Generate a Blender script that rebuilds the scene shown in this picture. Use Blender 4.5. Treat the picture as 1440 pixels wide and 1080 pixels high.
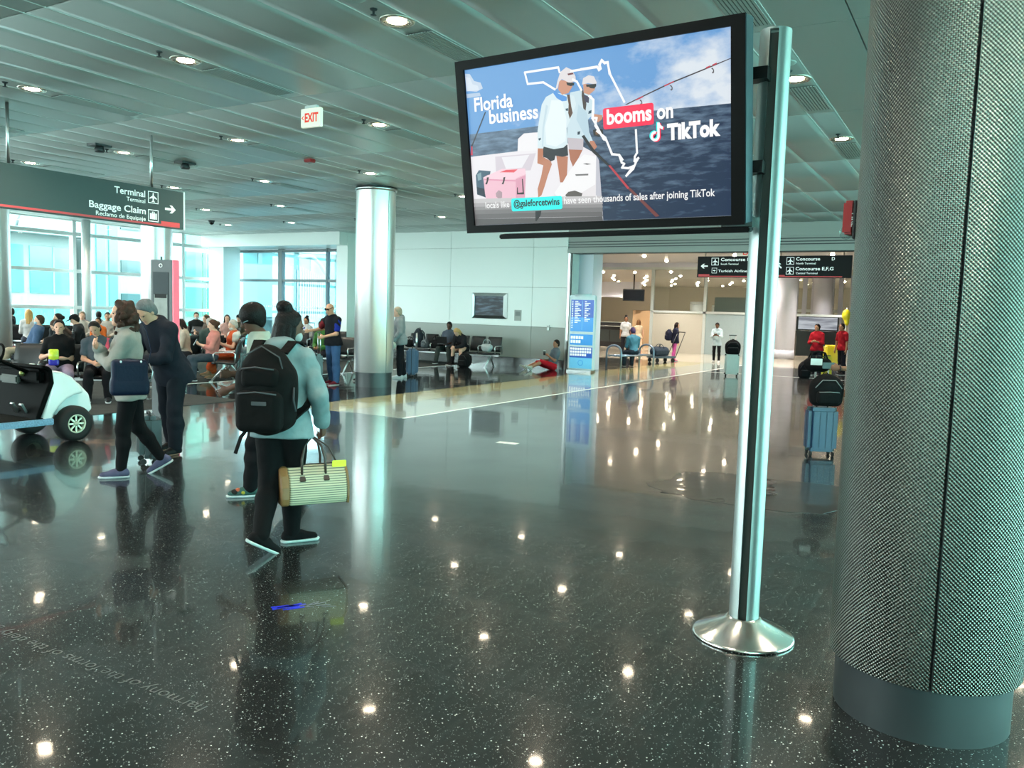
import bpy, bmesh, math, random
import numpy as np
from mathutils import Vector, Matrix

for o in list(bpy.data.objects):
    bpy.data.objects.remove(o)
scene = bpy.context.scene
COL = scene.collection
PI = math.pi
rnd = random.Random(7)

# ------------------------------------------------------------------ camera
# building axes: +X runs with the ceiling planks and the corridor, +Y to the window wall on the left
CAM_H, PITCH, ROLL, YAW, FPX = 1.70, 0.08622, 0.030176, 0.518823, 1160.3
cd = bpy.data.cameras.new('camera')
cam = bpy.data.objects.new('camera', cd)
COL.objects.link(cam)
_F = Vector((math.cos(YAW) * math.cos(PITCH), math.sin(YAW) * math.cos(PITCH), -math.sin(PITCH)))
_R = Vector((math.sin(YAW), -math.cos(YAW), 0))
_U = _R.cross(_F)
_R2 = _R * math.cos(ROLL) + _U * math.sin(ROLL)
_U2 = -_R * math.sin(ROLL) + _U * math.cos(ROLL)
cam.matrix_world = Matrix(((_R2.x, _U2.x, -_F.x, 0), (_R2.y, _U2.y, -_F.y, 0), (_R2.z, _U2.z, -_F.z, CAM_H), (0, 0, 0, 1)))
cd.sensor_width = 36
cd.lens = 36 * FPX / 1440
cd.clip_start = 0.05
cd.clip_end = 400
scene.camera = cam

# ------------------------------------------------------------------ sky, daylight, exposure
world = bpy.data.worlds.new('overcast_sky')
scene.world = world
world.use_nodes = True
_bg = world.node_tree.nodes['Background']
_bg.inputs['Color'].default_value = (0.92, 0.98, 1.0, 1)
_bg.inputs['Strength'].default_value = 12.0
scene.view_settings.view_transform = 'Standard'
scene.view_settings.look = 'None'
scene.view_settings.exposure = 0.55
scene.view_settings.gamma = 1.0
scene.view_settings.use_curve_mapping = False
scene.cycles.max_bounces = 8
scene.cycles.diffuse_bounces = 4
scene.cycles.glossy_bounces = 4
scene.cycles.transmission_bounces = 6
scene.cycles.transparent_max_bounces = 12
scene.cycles.sample_clamp_indirect = 6.0
scene.cycles.caustics_reflective = False
scene.cycles.caustics_refractive = False

def portal(name, loc, rot, sx, sy):
    # sampling portal in a window opening: it emits nothing of its own, it only steers sky light
    l = bpy.data.lights.new(name, 'AREA')
    l.shape = 'RECTANGLE'
    l.size, l.size_y = sx, sy
    l.cycles.is_portal = True
    o = bpy.data.objects.new(name, l)
    COL.objects.link(o)
    o.location = loc
    o.rotation_euler = rot
    return o
portal('daylight_portal', (8.0, 26.45, 2.15), (-PI / 2, 0, 0), 30, 4.3)
portal('daylight_portal', (8.0, -4.95, 2.15), (PI / 2, 0, 0), 36, 4.3)
portal('daylight_portal', (23.3, 23.1, 1.9), (0, PI / 2, 0), 3.5, 6.2)
portal('daylight_portal', (-7.0, 17.5, 2.15), (0, -PI / 2, 0), 4.2, 18)  # portal of the added, unseen window behind the viewpoint

# ------------------------------------------------------------------ helpers
MATS = {}
def mat(name, col, rough=0.5, metal=0.0, emit=None, estr=0.0, spec=0.5, noise=0.06, nscale=14.0, bump=0.0, bscale=60.0, coat=0.0):
    if name in MATS:
        return MATS[name]
    m = bpy.data.materials.new(name)
    m.use_nodes = True
    nt = m.node_tree
    b = nt.nodes['Principled BSDF']
    c = (col[0], col[1], col[2], 1)
    b.inputs['Base Color'].default_value = c
    b.inputs['Roughness'].default_value = rough
    b.inputs['Metallic'].default_value = metal
    b.inputs['Specular IOR Level'].default_value = spec
    b.inputs['Coat Weight'].default_value = coat
    if emit is not None:
        b.inputs['Emission Color'].default_value = (emit[0], emit[1], emit[2], 1)
        b.inputs['Emission Strength'].default_value = estr
    if noise > 0 or bump > 0:
        tc = nt.nodes.new('ShaderNodeTexCoord')
        nz = nt.nodes.new('ShaderNodeTexNoise')
        nz.inputs['Scale'].default_value = nscale
        nz.inputs['Detail'].default_value = 3
        nt.links.new(tc.outputs['Object'], nz.inputs['Vector'])
        if noise > 0:
            mx = nt.nodes.new('ShaderNodeMix')
            mx.data_type = 'RGBA'
            mx.inputs[6].default_value = (max(0, col[0] * (1 - noise)), max(0, col[1] * (1 - noise)), max(0, col[2] * (1 - noise)), 1)
            mx.inputs[7].default_value = (min(1, col[0] * (1 + noise)), min(1, col[1] * (1 + noise)), min(1, col[2] * (1 + noise)), 1)
            nt.links.new(nz.outputs['Fac'], mx.inputs[0])
            nt.links.new(mx.outputs[2], b.inputs['Base Color'])
        if bump > 0:
            n2 = nt.nodes.new('ShaderNodeTexNoise')
            n2.inputs['Scale'].default_value = bscale
            nt.links.new(tc.outputs['Object'], n2.inputs['Vector'])
            bp = nt.nodes.new('ShaderNodeBump')
            bp.inputs['Strength'].default_value = bump
            bp.inputs['Distance'].default_value = 0.01
            nt.links.new(n2.outputs['Fac'], bp.inputs['Height'])
            nt.links.new(bp.outputs['Normal'], b.inputs['Normal'])
    MATS[name] = m
    return m

def srgb(r, g, b):
    f = lambda v: ((v / 255 + 0.055) / 1.055) ** 2.4 if v > 10.3 else v / 255 / 12.92
    return (f(r), f(g), f(b))

def link(o, parent=None):
    COL.objects.link(o)
    if parent is not None:
        o.parent = parent
    return o

def tag(o, label=None, cat=None, group=None, kind=None):
    if label: o['label'] = label
    if cat: o['category'] = cat
    if group: o['group'] = group
    if kind: o['kind'] = kind
    return o

def thing(name, label, cat, loc=(0, 0, 0), rotz=0.0, group=None):
    o = bpy.data.objects.new(name, None)
    o.empty_display_size = 0.2
    COL.objects.link(o)
    o.location = loc
    o.rotation_euler = (0, 0, rotz)
    return tag(o, label, cat, group)

class MB:
    """collects simple solids and links them as ONE mesh object"""
    def __init__(s):
        s.v, s.f, s.sm = [], [], []
    def add(s, vs, fs, smooth=False):
        n = len(s.v)
        s.v += [tuple(p) for p in vs]
        s.f += [tuple(i + n for i in f) for f in fs]
        s.sm += [smooth] * len(fs)
        return s
    def box(s, c, d, rz=0.0, M=None):
        x, y, z = d[0] / 2, d[1] / 2, d[2] / 2
        vs = [Vector((a, b, e)) for e in (-z, z) for b in (-y, y) for a in (-x, x)]
        if M is None:
            M = Matrix.Rotation(rz, 3, 'Z')
        vs = [M @ p + Vector(c) for p in vs]
        return s.add(vs, [(0, 2, 3, 1), (4, 5, 7, 6), (0, 1, 5, 4), (2, 6, 7, 3), (0, 4, 6, 2), (1, 3, 7, 5)])
    def box2(s, x0, x1, y0, y1, z0, z1):
        return s.box(((x0 + x1) / 2, (y0 + y1) / 2, (z0 + z1) / 2), (abs(x1 - x0), abs(y1 - y0), abs(z1 - z0)))
    def rbox(s, c, d, r=0.02, M=None):
        """box with chamfered edges (12 chamfers)"""
        hx, hy, hz = d[0] / 2, d[1] / 2, d[2] / 2
        r = min(r, hx * .9, hy * .9, hz * .9)
        bm = bmesh.new()
        bmesh.ops.create_cube(bm, size=1)
        for v in bm.verts:
            v.co = Vector((v.co.x * 2 * hx, v.co.y * 2 * hy, v.co.z * 2 * hz))
        bmesh.ops.bevel(bm, geom=bm.edges[:], offset=r, segments=2, affect='EDGES')
        bm.verts.index_update()
        vs = [(M @ v.co if M is not None else v.co) + Vector(c) for v in bm.verts]
        fs = [tuple(v.index for v in f.verts) for f in bm.faces]
        sm = [max(abs(f.normal.x), abs(f.normal.y), abs(f.normal.z)) < 0.999 for f in bm.faces]
        bm.free()
        s.add(vs, fs, True)
        s.sm[len(s.sm) - len(fs):] = sm
        return s
    def tube(s, a, b, r, r2=None, n=12, caps=True):
        a, b = Vector(a), Vector(b)
        r2 = r if r2 is None else r2
        d = (b - a).normalized()
        u = d.orthogonal().normalized()
        w = d.cross(u)
        vs = []
        for p, q in ((a, r), (b, r2)):
            for i in range(n):
                t = 2 * PI * i / n
                vs.append(p + (u * math.cos(t) + w * math.sin(t)) * q)
        s.add(vs, [(i, (i + 1) % n, n + (i + 1) % n, n + i) for i in range(n)], True)
        if caps:
            s.add(vs, [tuple(range(n))[::-1], tuple(range(n, 2 * n))])
        return s
    def path(s, pts, r, n=8):
        """round tube swept along a polyline"""
        P = [Vector(p) for p in pts]
        m = len(P)
        rr = r if hasattr(r, '__len__') else [r] * m
        t0 = (P[1] - P[0]).normalized()
        u = t0.orthogonal().normalized()
        vs = []
        for i in range(m):
            t = (P[min(i + 1, m - 1)] - P[max(i - 1, 0)]).normalized()
            u = (u - t * u.dot(t)).normalized()
            w = t.cross(u)
            for k in range(n):
                a = 2 * PI * k / n
                vs.append(P[i] + (u * math.cos(a) + w * math.sin(a)) * rr[i])
        fs = [(i * n + k, i * n + (k + 1) % n, (i + 1) * n + (k + 1) % n, (i + 1) * n + k) for i in range(m - 1) for k in range(n)]
        s.add(vs, fs, True)
        s.add(vs, [tuple(range(n))[::-1], tuple(range((m - 1) * n, m * n))])
        return s
    def strap(s, pts, w, t, side):
        """flat band along a polyline; side = the band's width direction"""
        P = [Vector(p) for p in pts]
        m = len(P)
        vs = []
        for i in range(m):
            d = (P[min(i + 1, m - 1)] - P[max(i - 1, 0)]).normalized()
            sd = Vector(side)
            sd = (sd - d * sd.dot(d)).normalized()
            nn = d.cross(sd)
            for a, b in ((-1, -1), (1, -1), (1, 1), (-1, 1)):
                vs.append(P[i] + sd * (a * w / 2) + nn * (b * t / 2))
        fs = [(i * 4 + k, i * 4 + (k + 1) % 4, (i + 1) * 4 + (k + 1) % 4, (i + 1) * 4 + k) for i in range(m - 1) for k in range(4)]
        fs += [(3, 2, 1, 0), tuple((m - 1) * 4 + k for k in range(4))]
        return s.add(vs, fs, False)
    def lathe(s, prof, c=(0, 0, 0), n=32, a0=0.0, a1=2 * PI):
        full = abs(a1 - a0 - 2 * PI) < 1e-6
        k = n if full else n + 1
        vs = []
        for r, z in prof:
            for i in range(k):
                t = a0 + (a1 - a0) * i / n
                vs.append((c[0] + r * math.cos(t), c[1] + r * math.sin(t), c[2] + z))
        fs = []
        for j in range(len(prof) - 1):
            for i in range(n):
                i2 = (i + 1) % k
                fs.append((j * k + i, j * k + i2, (j + 1) * k + i2, (j + 1) * k + i))
        return s.add(vs, fs, True)
    def prism(s, pts, z0, z1, M=None):
        """polygon pts (2d) extruded z0..z1, then transformed by M (4x4)"""
        n = len(pts)
        vs = [Vector((p[0], p[1], z)) for z in (z0, z1) for p in pts]
        if M is not None:
            vs = [M @ v for v in vs]
        s.add(vs, [tuple(range(n))[::-1], tuple(range(n, 2 * n))])
        return s.add(vs, [(i, (i + 1) % n, n + (i + 1) % n, n + i) for i in range(n)])
    def ell(s, c, r, n=12, m=8, M=None):
        vs = []
        for j in range(m + 1):
            ph = PI * j / m
            for i in range(n):
                t = 2 * PI * i / n
                p = Vector((r[0] * math.sin(ph) * math.cos(t), r[1] * math.sin(ph) * math.sin(t), r[2] * math.cos(ph)))
                if M is not None:
                    p = M @ p
                vs.append(p + Vector(c))
        fs = [(j * n + i, (j + 1) * n + i, (j + 1) * n + (i + 1) % n, j * n + (i + 1) % n) for j in range(m) for i in range(n)]
        return s.add(vs, fs, True)
    def mesh(s, name):
        me = bpy.data.meshes.new(name)
        me.from_pydata(s.v, [], s.f)
        me.polygons.foreach_set('use_smooth', s.sm)
        bm = bmesh.new()
        bm.from_mesh(me)
        bmesh.ops.remove_doubles(bm, verts=bm.verts, dist=1e-5)
        bmesh.ops.recalc_face_normals(bm, faces=bm.faces)
        bm.to_mesh(me)
        bm.free()
        return me
    def build(s, name, material, parent=None, loc=None, rot=None):
        me = s.mesh(name)
        me.materials.append(material)
        o = bpy.data.objects.new(name, me)
        link(o, parent)
        if loc is not None: o.location = loc
        if rot is not None: o.rotation_euler = rot
        return o

def piece(name, me, parent, loc=(0, 0, 0), rot=None, scale=None):
    o = bpy.data.objects.new(name, me)
    link(o, parent)
    o.location = loc
    if rot is not None: o.rotation_euler = rot
    if scale is not None: o.scale = scale
    return o

def struct(name, mb, material, parent=None, label=None):
    o = mb.build(name, material, parent)
    if parent is None:
        o['kind'] = 'structure'
    if label: o['label'] = label
    return o

def shade_sharp(o, angle=40):
    me = o.data
    for p in me.polygons:
        p.use_smooth = True
    bm = bmesh.new(); bm.from_mesh(me)
    for e in bm.edges:
        if len(e.link_faces) == 2 and e.calc_face_angle(0) > math.radians(angle):
            e.smooth = False
    bm.to_mesh(me); bm.free()
    return o

def copy_tree(o, parent=None):
    c = o.copy()
    COL.objects.link(c)
    c.parent = parent
    for ch in [q for q in o.children if q.type != 'LIGHT']:
        copy_tree(ch, c)
    return c

def text_mesh(body, size, bold=0.0, align='LEFT', spacing=1.0):
    cu = bpy.data.curves.new('lettering', 'FONT')
    cu.body = body
    cu.size = size
    cu.offset = bold
    cu.align_x = align
    cu.space_character = spacing
    cu.resolution_u = 3
    o = bpy.data.objects.new('lettering', cu)
    COL.objects.link(o)
    dg = bpy.context.evaluated_depsgraph_get()
    me = bpy.data.meshes.new_from_object(o.evaluated_get(dg))
    bpy.data.objects.remove(o)
    bpy.data.curves.remove(cu)
    return me

def lettering(body, size, material, parent, M, bold=0.0, align='LEFT', spacing=1.0, width=None, name='lettering'):
    """flat text in the local x/y plane of the 4x4 matrix M; width stretches it to a measured length"""
    me = text_mesh(body, size, bold, align, spacing)
    xs = [v.co.x for v in me.vertices]
    if width and xs:
        k = width / (max(xs) - min(xs))
        for v in me.vertices:
            v.co.x *= k
    me.materials.clear()
    me.materials.append(material)
    o = bpy.data.objects.new(name, me)
    link(o, parent)
    o.matrix_local = M
    return o
# ------------------------------------------------------------------ structure materials
ZC, XW, YW, YR = 4.3, 22.75, 26.5, -5.0

def floor_mat(name, base, speck, rough, wave, specks=True, dens=0.07):
    m = bpy.data.materials.new(name)
    m.use_nodes = True
    nt = m.node_tree
    N, L = nt.nodes, nt.links
    b = N['Principled BSDF']
    tc = N.new('ShaderNodeTexCoord')
    nz = N.new('ShaderNodeTexNoise'); nz.inputs['Scale'].default_value = 0.7; nz.inputs['Detail'].default_value = 5
    L.new(tc.outputs['Object'], nz.inputs['Vector'])
    mx = N.new('ShaderNodeMix'); mx.data_type = 'RGBA'
    mx.inputs[6].default_value = tuple(c * 0.75 for c in base) + (1,)
    mx.inputs[7].default_value = tuple(c * 1.25 for c in base) + (1,)
    L.new(nz.outputs['Fac'], mx.inputs[0])
    out = mx.outputs[2]
    if specks:
        for sc, dn, rad, amt in ((95, dens * 0.8, 0.30, 0.85), (200, dens * 1.2, 0.34, 0.45)):
            vo = N.new('ShaderNodeTexVoronoi'); vo.inputs['Scale'].default_value = sc
            L.new(tc.outputs['Object'], vo.inputs['Vector'])
            sp = N.new('ShaderNodeSeparateColor'); L.new(vo.outputs['Color'], sp.inputs[0])
            a = N.new('ShaderNodeMath'); a.operation = 'LESS_THAN'; a.inputs[1].default_value = dn
            L.new(sp.outputs[0], a.inputs[0])
            d = N.new('ShaderNodeMath'); d.operation = 'LESS_THAN'; d.inputs[1].default_value = rad
            L.new(vo.outputs['Distance'], d.inputs[0])
            ml = N.new('ShaderNodeMath'); ml.operation = 'MULTIPLY'
            L.new(a.outputs[0], ml.inputs[0]); L.new(d.outputs[0], ml.inputs[1])
            m3 = N.new('ShaderNodeMath'); m3.operation = 'MULTIPLY'; m3.inputs[1].default_value = amt
            L.new(ml.outputs[0], m3.inputs[0])
            m2 = N.new('ShaderNodeMix'); m2.data_type = 'RGBA'
            m2.inputs[7].default_value = tuple(speck) + (1,)
            L.new(m3.outputs[0], m2.inputs[0]); L.new(out, m2.inputs[6])
            out = m2.outputs[2]
    L.new(out, b.inputs['Base Color'])
    b.inputs['Specular IOR Level'].default_value = 0.5
    b.inputs['Coat Weight'].default_value = 0.55
    b.inputs['Coat Roughness'].default_value = 0.045
    b.inputs['Coat IOR'].default_value = 1.5
    # worn polish: roughness wanders a little
    n2 = N.new('ShaderNodeTexNoise'); n2.inputs['Scale'].default_value = 1.3; n2.inputs['Detail'].default_value = 4
    L.new(tc.outputs['Object'], n2.inputs['Vector'])
    mr = N.new('ShaderNodeMapRange'); mr.inputs[3].default_value = rough * 0.7; mr.inputs[4].default_value = rough * 1.3
    L.new(n2.outputs['Fac'], mr.inputs[0]); L.new(mr.outputs[0], b.inputs['Roughness'])
    # gentle undulation of the ground surface
    n3 = N.new('ShaderNodeTexNoise'); n3.inputs['Scale'].default_value = 2.2; n3.inputs['Detail'].default_value = 2
    L.new(tc.outputs['Object'], n3.inputs['Vector'])
    bp = N.new('ShaderNodeBump'); bp.inputs['Strength'].default_value = 1.0; bp.inputs['Distance'].default_value = wave
    L.new(n3.outputs['Fac'], bp.inputs['Height']); L.new(bp.outputs['Normal'], b.inputs['Normal']); L.new(bp.outputs['Normal'], b.inputs['Coat Normal'])
    MATS[name] = m
    return m

M_FLOOR = floor_mat('dark_terrazzo', srgb(27, 30, 31), srgb(206, 218, 212), 0.2, 0.0012)
M_BLACKFLOOR = floor_mat('black_polished_terrazzo', srgb(26, 30, 32), srgb(150, 160, 160), 0.1, 0.004, dens=0.03)
M_BAND_Y = floor_mat('yellow_terrazzo', srgb(176, 172, 120), srgb(240, 236, 200), 0.12, 0.0012, dens=0.05)
M_BAND_W = floor_mat('pale_terrazzo', srgb(150, 160, 152), srgb(235, 240, 235), 0.14, 0.0012, dens=0.05)
M_BEIGE = floor_mat('beige_terrazzo', srgb(176, 168, 150), srgb(225, 220, 205), 0.2, 0.001, dens=0.05)
M_CARPET = mat('grey_carpet', srgb(58, 62, 62), 0.95, spec=0.05, noise=0.35, nscale=3.0, bump=0.4, bscale=300)
M_CEIL = mat('ceiling_plank_metal', srgb(178, 185, 182), 0.4, 0.2, noise=0.03, nscale=1.2)
M_CEILTRIM = mat('ceiling_white_trim', srgb(236, 240, 236), 0.4)
M_PLENUM = mat('plenum_dark', srgb(60, 68, 66), 0.8)
M_WHITE = mat('white_wall_panel', srgb(222, 228, 224), 0.32, noise=0.02, nscale=0.8)
M_GREYP = mat('grey_wall_panel', srgb(150, 154, 148), 0.4, noise=0.03, nscale=1.2)
M_STEEL = mat('brushed_steel', (0.60, 0.62, 0.62), 0.28, 1.0, noise=0.08, nscale=30)
M_POLSTEEL = mat('polished_steel', (0.22, 0.23, 0.23), 0.25, 0.9, noise=0.05)
M_FRAME = mat('white_aluminium', srgb(206, 214, 212), 0.4, 0.2)
M_DFRAME = mat('dark_frame', srgb(40, 46, 48), 0.45)
M_LAV = mat('lavender_grey_wall', srgb(206, 208, 220), 0.4, noise=0.02)
M_CONC = mat('apron_concrete', srgb(170, 176, 172), 0.9, noise=0.12, nscale=0.3)
M_BEIGEW = mat('beige_wall', srgb(184, 180, 168), 0.6, noise=0.03)
M_TAN = mat('tan_wall', srgb(150, 122, 88), 0.6)
M_BLACK = mat('black_plastic', srgb(14, 15, 16), 0.4, noise=0.1)
M_LAMP = mat('lamp_glow', (1, 0.9, 0.75), 0.5, emit=(1.0, 0.84, 0.62), estr=34, noise=0)
M_LAMPRING = mat('lamp_ring', srgb(214, 206, 190), 0.25, 0.7)

def glass_mat(name, tint, refl=0.08, rough=0.0):
    m = bpy.data.materials.new(name)
    m.use_nodes = True
    nt = m.node_tree
    N, L = nt.nodes, nt.links
    N.remove(N['Principled BSDF'])
    t = N.new('ShaderNodeBsdfTransparent'); t.inputs[0].default_value = tuple(tint) + (1,)
    g = N.new('ShaderNodeBsdfGlossy'); g.inputs['Roughness'].default_value = rough; g.inputs[0].default_value = (0.9, 1, 0.98, 1)
    lw = N.new('ShaderNodeLayerWeight'); lw.inputs[0].default_value = 0.5
    pw = N.new('ShaderNodeMath'); pw.operation = 'POWER'; pw.inputs[1].default_value = 5.0
    L.new(lw.outputs['Facing'], pw.inputs[0])
    fr = N.new('ShaderNodeMath'); fr.operation = 'MULTIPLY_ADD'; fr.inputs[1].default_value = 0.9; fr.inputs[2].default_value = refl * 0.5
    L.new(pw.outputs[0], fr.inputs[0])
    mx = N.new('ShaderNodeMixShader')
    L.new(fr.outputs[0], mx.inputs[0]); L.new(t.outputs[0], mx.inputs[1]); L.new(g.outputs[0], mx.inputs[2])
    L.new(mx.outputs[0], N['Material Output'].inputs[0])
    MATS[name] = m
    return m
M_GLASS = glass_mat('tinted_window_glass', (0.88, 0.97, 0.955))
M_GLASSV = glass_mat('vestibule_glass', (0.60, 0.80, 0.83))
M_GLASSR = glass_mat('right_window_glass', (0.62, 0.93, 0.89))
M_CLEAR = glass_mat('clear_glass', (0.88, 0.92, 0.92))

# ------------------------------------------------------------------ floor
fl = struct('floor', MB().box2(-7, 64, YR, 30, -0.3, 0), M_FLOOR, label='dark speckled polished terrazzo floor')
def patch(name, x0, x1, y0, y1, m, h=0.002):
    return MB().box2(x0, x1, y0, y1, -0.02, h).build(name, m, fl)
patch('yellow_inlay', 10.3, 31, 9.15, 10.15, M_BAND_Y)
patch('pale_inlay', 10.3, 31, 7.85, 9.14, M_BAND_W)
patch('divider_strip', 10.3, 31, 7.80, 7.845, M_CEILTRIM, 0.003)
patch('black_inlay', 10.3, 22.6, 10.2, 14.45, M_BLACKFLOOR)
patch('carpet', -7, 22.7, 14.5, 26.4, M_CARPET, 0.006)
patch('carpet', -7, 10.3, 11.4, 14.5, M_CARPET, 0.0065)
patch('divider_strip', -7, 22.7, 14.45, 14.5, M_CEILTRIM, 0.004)
patch('dark_inlay', 24.2, 30.5, 10.2, 15, M_BLACKFLOOR)
patch('beige_inlay', 31.05, 63, -9, 28, M_BEIGE)
patch('divider_strip', 26.0, 26.05, -9, 7.8, M_CEILTRIM, 0.003)

# engraved sentence running along Y across the foreground
M_ENGR = mat('engraved_letters', srgb(66, 74, 74), 0.35)
lettering('harmony of the forms of the deity globes. The music', 0.098, M_ENGR, fl,
          Matrix.Translation((2.30, 2.74, 0.0008)) @ Matrix.Rotation(PI / 2, 4, 'Z'), align='LEFT', width=2.35)

# ------------------------------------------------------------------ ceiling: planks, service strips, groove highlight beads
ce = struct('ceiling', MB().box2(-7, 23.9, YR, 27, ZC + 0.06, ZC + 0.4), M_PLENUM, label='suspended ceiling of grey green metal planks')
LX = [-3.65 + 3.265 * k for k in range(8)]          # fixture rows (…2.88, 6.15, 9.41, 12.68, 15.94, 19.2)
LY = [1.97 + 2.852 * k for k in range(-4, 9)]
XJ = [x - 1.66 for x in LX] + [LX[-1] + 1.6]
def plank_mesh(ln, w, bow, name):
    mb = MB()
    n = 6
    vs = []
    for x in (-ln / 2, ln / 2):
        for i in range(n + 1):
            y = -w / 2 + w * i / n
            vs.append((x, y, -bow * (1 - (2 * i / n - 1) ** 2)))
        vs += [(x, w / 2, 0.03), (x, -w / 2, 0.03)]
    k = n + 3
    fs = [(i, i + 1, k + i + 1, k + i) for i in range(n + 2)] + [(k - 1, 0, k, 2 * k - 1)]
    fs += [tuple(range(k))[::-1], tuple(range(k, 2 * k))]
    mb.add(vs, fs, False)
    me = mb.mesh(name)
    me.materials.append(M_CEIL)
    for p in me.polygons:
        p.use_smooth = abs(p.normal.z) > 0.9
    return me
PL = plank_mesh(3.253, 0.628, 0.007, 'plank')
SL = plank_mesh(3.253, 0.325, 0.0, 'service_plank')
far_planks = MB()
def visible(x, y):
    # plank rows that the photograph looks at
    a = math.atan2(y, x + 1.5)
    return x > 4.2 and -0.02 < a - 0.0 < 1.25
cnt = 0
for i in range(len(LX)):
    for j in range(len(LY)):
        xc = LX[i]
        vis = visible(xc, LY[j])
        rows = [(SL, LY[j])] + [(PL, LY[j] + 0.165 + 0.631 * (k + 0.5)) for k in range(4)]
        for me, y in rows:
            if y > 26.3: continue
            if vis and cnt < 300:
                piece(me.name, me, ce, (xc, y, ZC)); cnt += 1
            else:
                w = 0.325 if me is SL else 0.618
                far_planks.box((xc, y, ZC + 0.012), (3.253, w, 0.024))
PS = plank_mesh(1.92, 0.628, 0.007, 'plank'); SS = plank_mesh(1.92, 0.325, 0.0, 'service_plank')
for j in range(len(LY)):
    for me, y in [(SS, LY[j])] + [(PS, LY[j] + 0.165 + 0.631 * (k + 0.5)) for k in range(4)]:
        if 0.5 < y < 26.2: piece(me.name, me, ce, (LX[-1] + 1.63 + 0.965, y, ZC))
fp = far_planks.build('distant_planks', M_CEIL, ce); fp['kind'] = 'stuff'
for j in range(len(LY)):
    for dy in (-0.166, 0.166, 0.166 + 0.631 * 2):
        y = LY[j] + dy
        if y < 26.3:
            MB().box2(-6.9, 22.7, y - 0.004, y + 0.004, ZC - 0.004, ZC + 0.05).build('groove_highlight_bead', M_CEILTRIM, ce)  # white beads added as highlights along the plank grooves

# ------------------------------------------------------------------ back wall with panels
wb = MB()
wb.box2(XW + 0.06, XW + 0.4, 11.2, 19.4, 0, ZC)
wall_back = struct('wall_back', wb, M_PLENUM, label='white panelled wall over grey wainscot and steel base')
ys = [11.17, 12.36, 15.45, 18.54, 19.4]
zs = [(1.285, 2.5, M_WHITE), (2.508, 3.742, M_WHITE), (3.75, ZC, M_WHITE), (0.29, 1.277, M_GREYP), (0.0, 0.284, M_POLSTEEL)]
for a, b in zip(ys[:-1], ys[1:]):
    for z0, z1, m in zs:
        MB().rbox(((XW + 0.03), (a + b) / 2, (z0 + z1) / 2), (0.06, b - a - 0.006, z1 - z0), 0.006).build('panel', m, wall_back)
# corner return of the wall at the column bay
struct('wall_bay', MB().box2(22.2, XW + 0.4, 19.4, 19.9, 0, ZC), M_WHITE, label='white wall return beside the glass vestibule')

# opening to the concourse corridor
op = MB()
op.box2(XW - 0.02, XW + 0.42, 10.98, 11.17, 0, 3.54)
jamb = struct('trim_1', op, M_FRAME, label='pale metal jamb of the wide corridor opening')
MB().box2(XW - 0.05, XW - 0.02, 11.06, 11.12, 0, 3.54).build('guide_rail', M_STEEL, jamb)
MB().box2(XW - 0.05, XW - 0.02, 11.0, 11.03, 0, 3.54).build('guide_rail', M_DFRAME, jamb)
hd = struct('wall_header', MB().box2(XW, XW + 0.4, -1.0, 11.17, 3.95, ZC), M_GREYP, label='white header above the corridor opening')  # white header given grey: its weaker light is put into the colour
MB().box2(XW - 0.04, XW + 0.4, -1.0, 11.17, 3.55, 3.66).build('door_track', M_GREYP, hd)
MB().box2(XW + 0.05, XW + 0.3, -1.0, 11.17, 3.66, 3.95).build('shutter_box', M_GREYP, hd)
for z in (3.72, 3.79, 3.87):
    MB().box2(XW, XW + 0.06, -1.0, 11.17, z, z + 0.02).build('shutter_rail', M_DFRAME, hd)
MB().box2(XW - 0.02, XW + 0.3, -1.0, 11.1, 3.53, 3.55).build('shadow_gap', M_DFRAME, hd)
struct('wall_right', MB().box2(XW, XW + 0.4, YR, -1.0, 0, ZC), M_WHITE, label='white wall to the right of the corridor opening')
struct('wall_behind', MB().box2(-7.3, -7, YR, 8.4, 0, ZC), M_GREYP, label='grey wall behind the viewpoint')
wbh = struct('added_window', MB().box2(-7.3, -7.06, 8.4, 27, 0, 0.22), M_FRAME, label='curtain wall of the hall behind the viewpoint')  # added window, out of view: its daylight brightens the white back wall
for k in range(6):
    MB().box2(-7.26, -7.1, 8.46 + k * 3.66 - 0.06, 8.46 + k * 3.66 + 0.06, 0.2, ZC).build('mullion', M_FRAME, wbh)
    if k < 5:
        MB().box2(-7.19, -7.17, 8.56 + k * 3.66, 12.02 + k * 3.66, 0.22, ZC).build('pane', M_GLASS, wbh)
for z in (1.43, 2.64, 3.86):
    MB().box2(-7.24, -7.12, 8.4, 27, z - 0.055, z + 0.055).build('transom', M_FRAME, wbh)
struct('wall_corridor', MB().box2(23.2, 23.9, 10.52, 11.2, 0, 3.9), M_LAV, label='lavender grey wall stub inside the opening')

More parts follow.
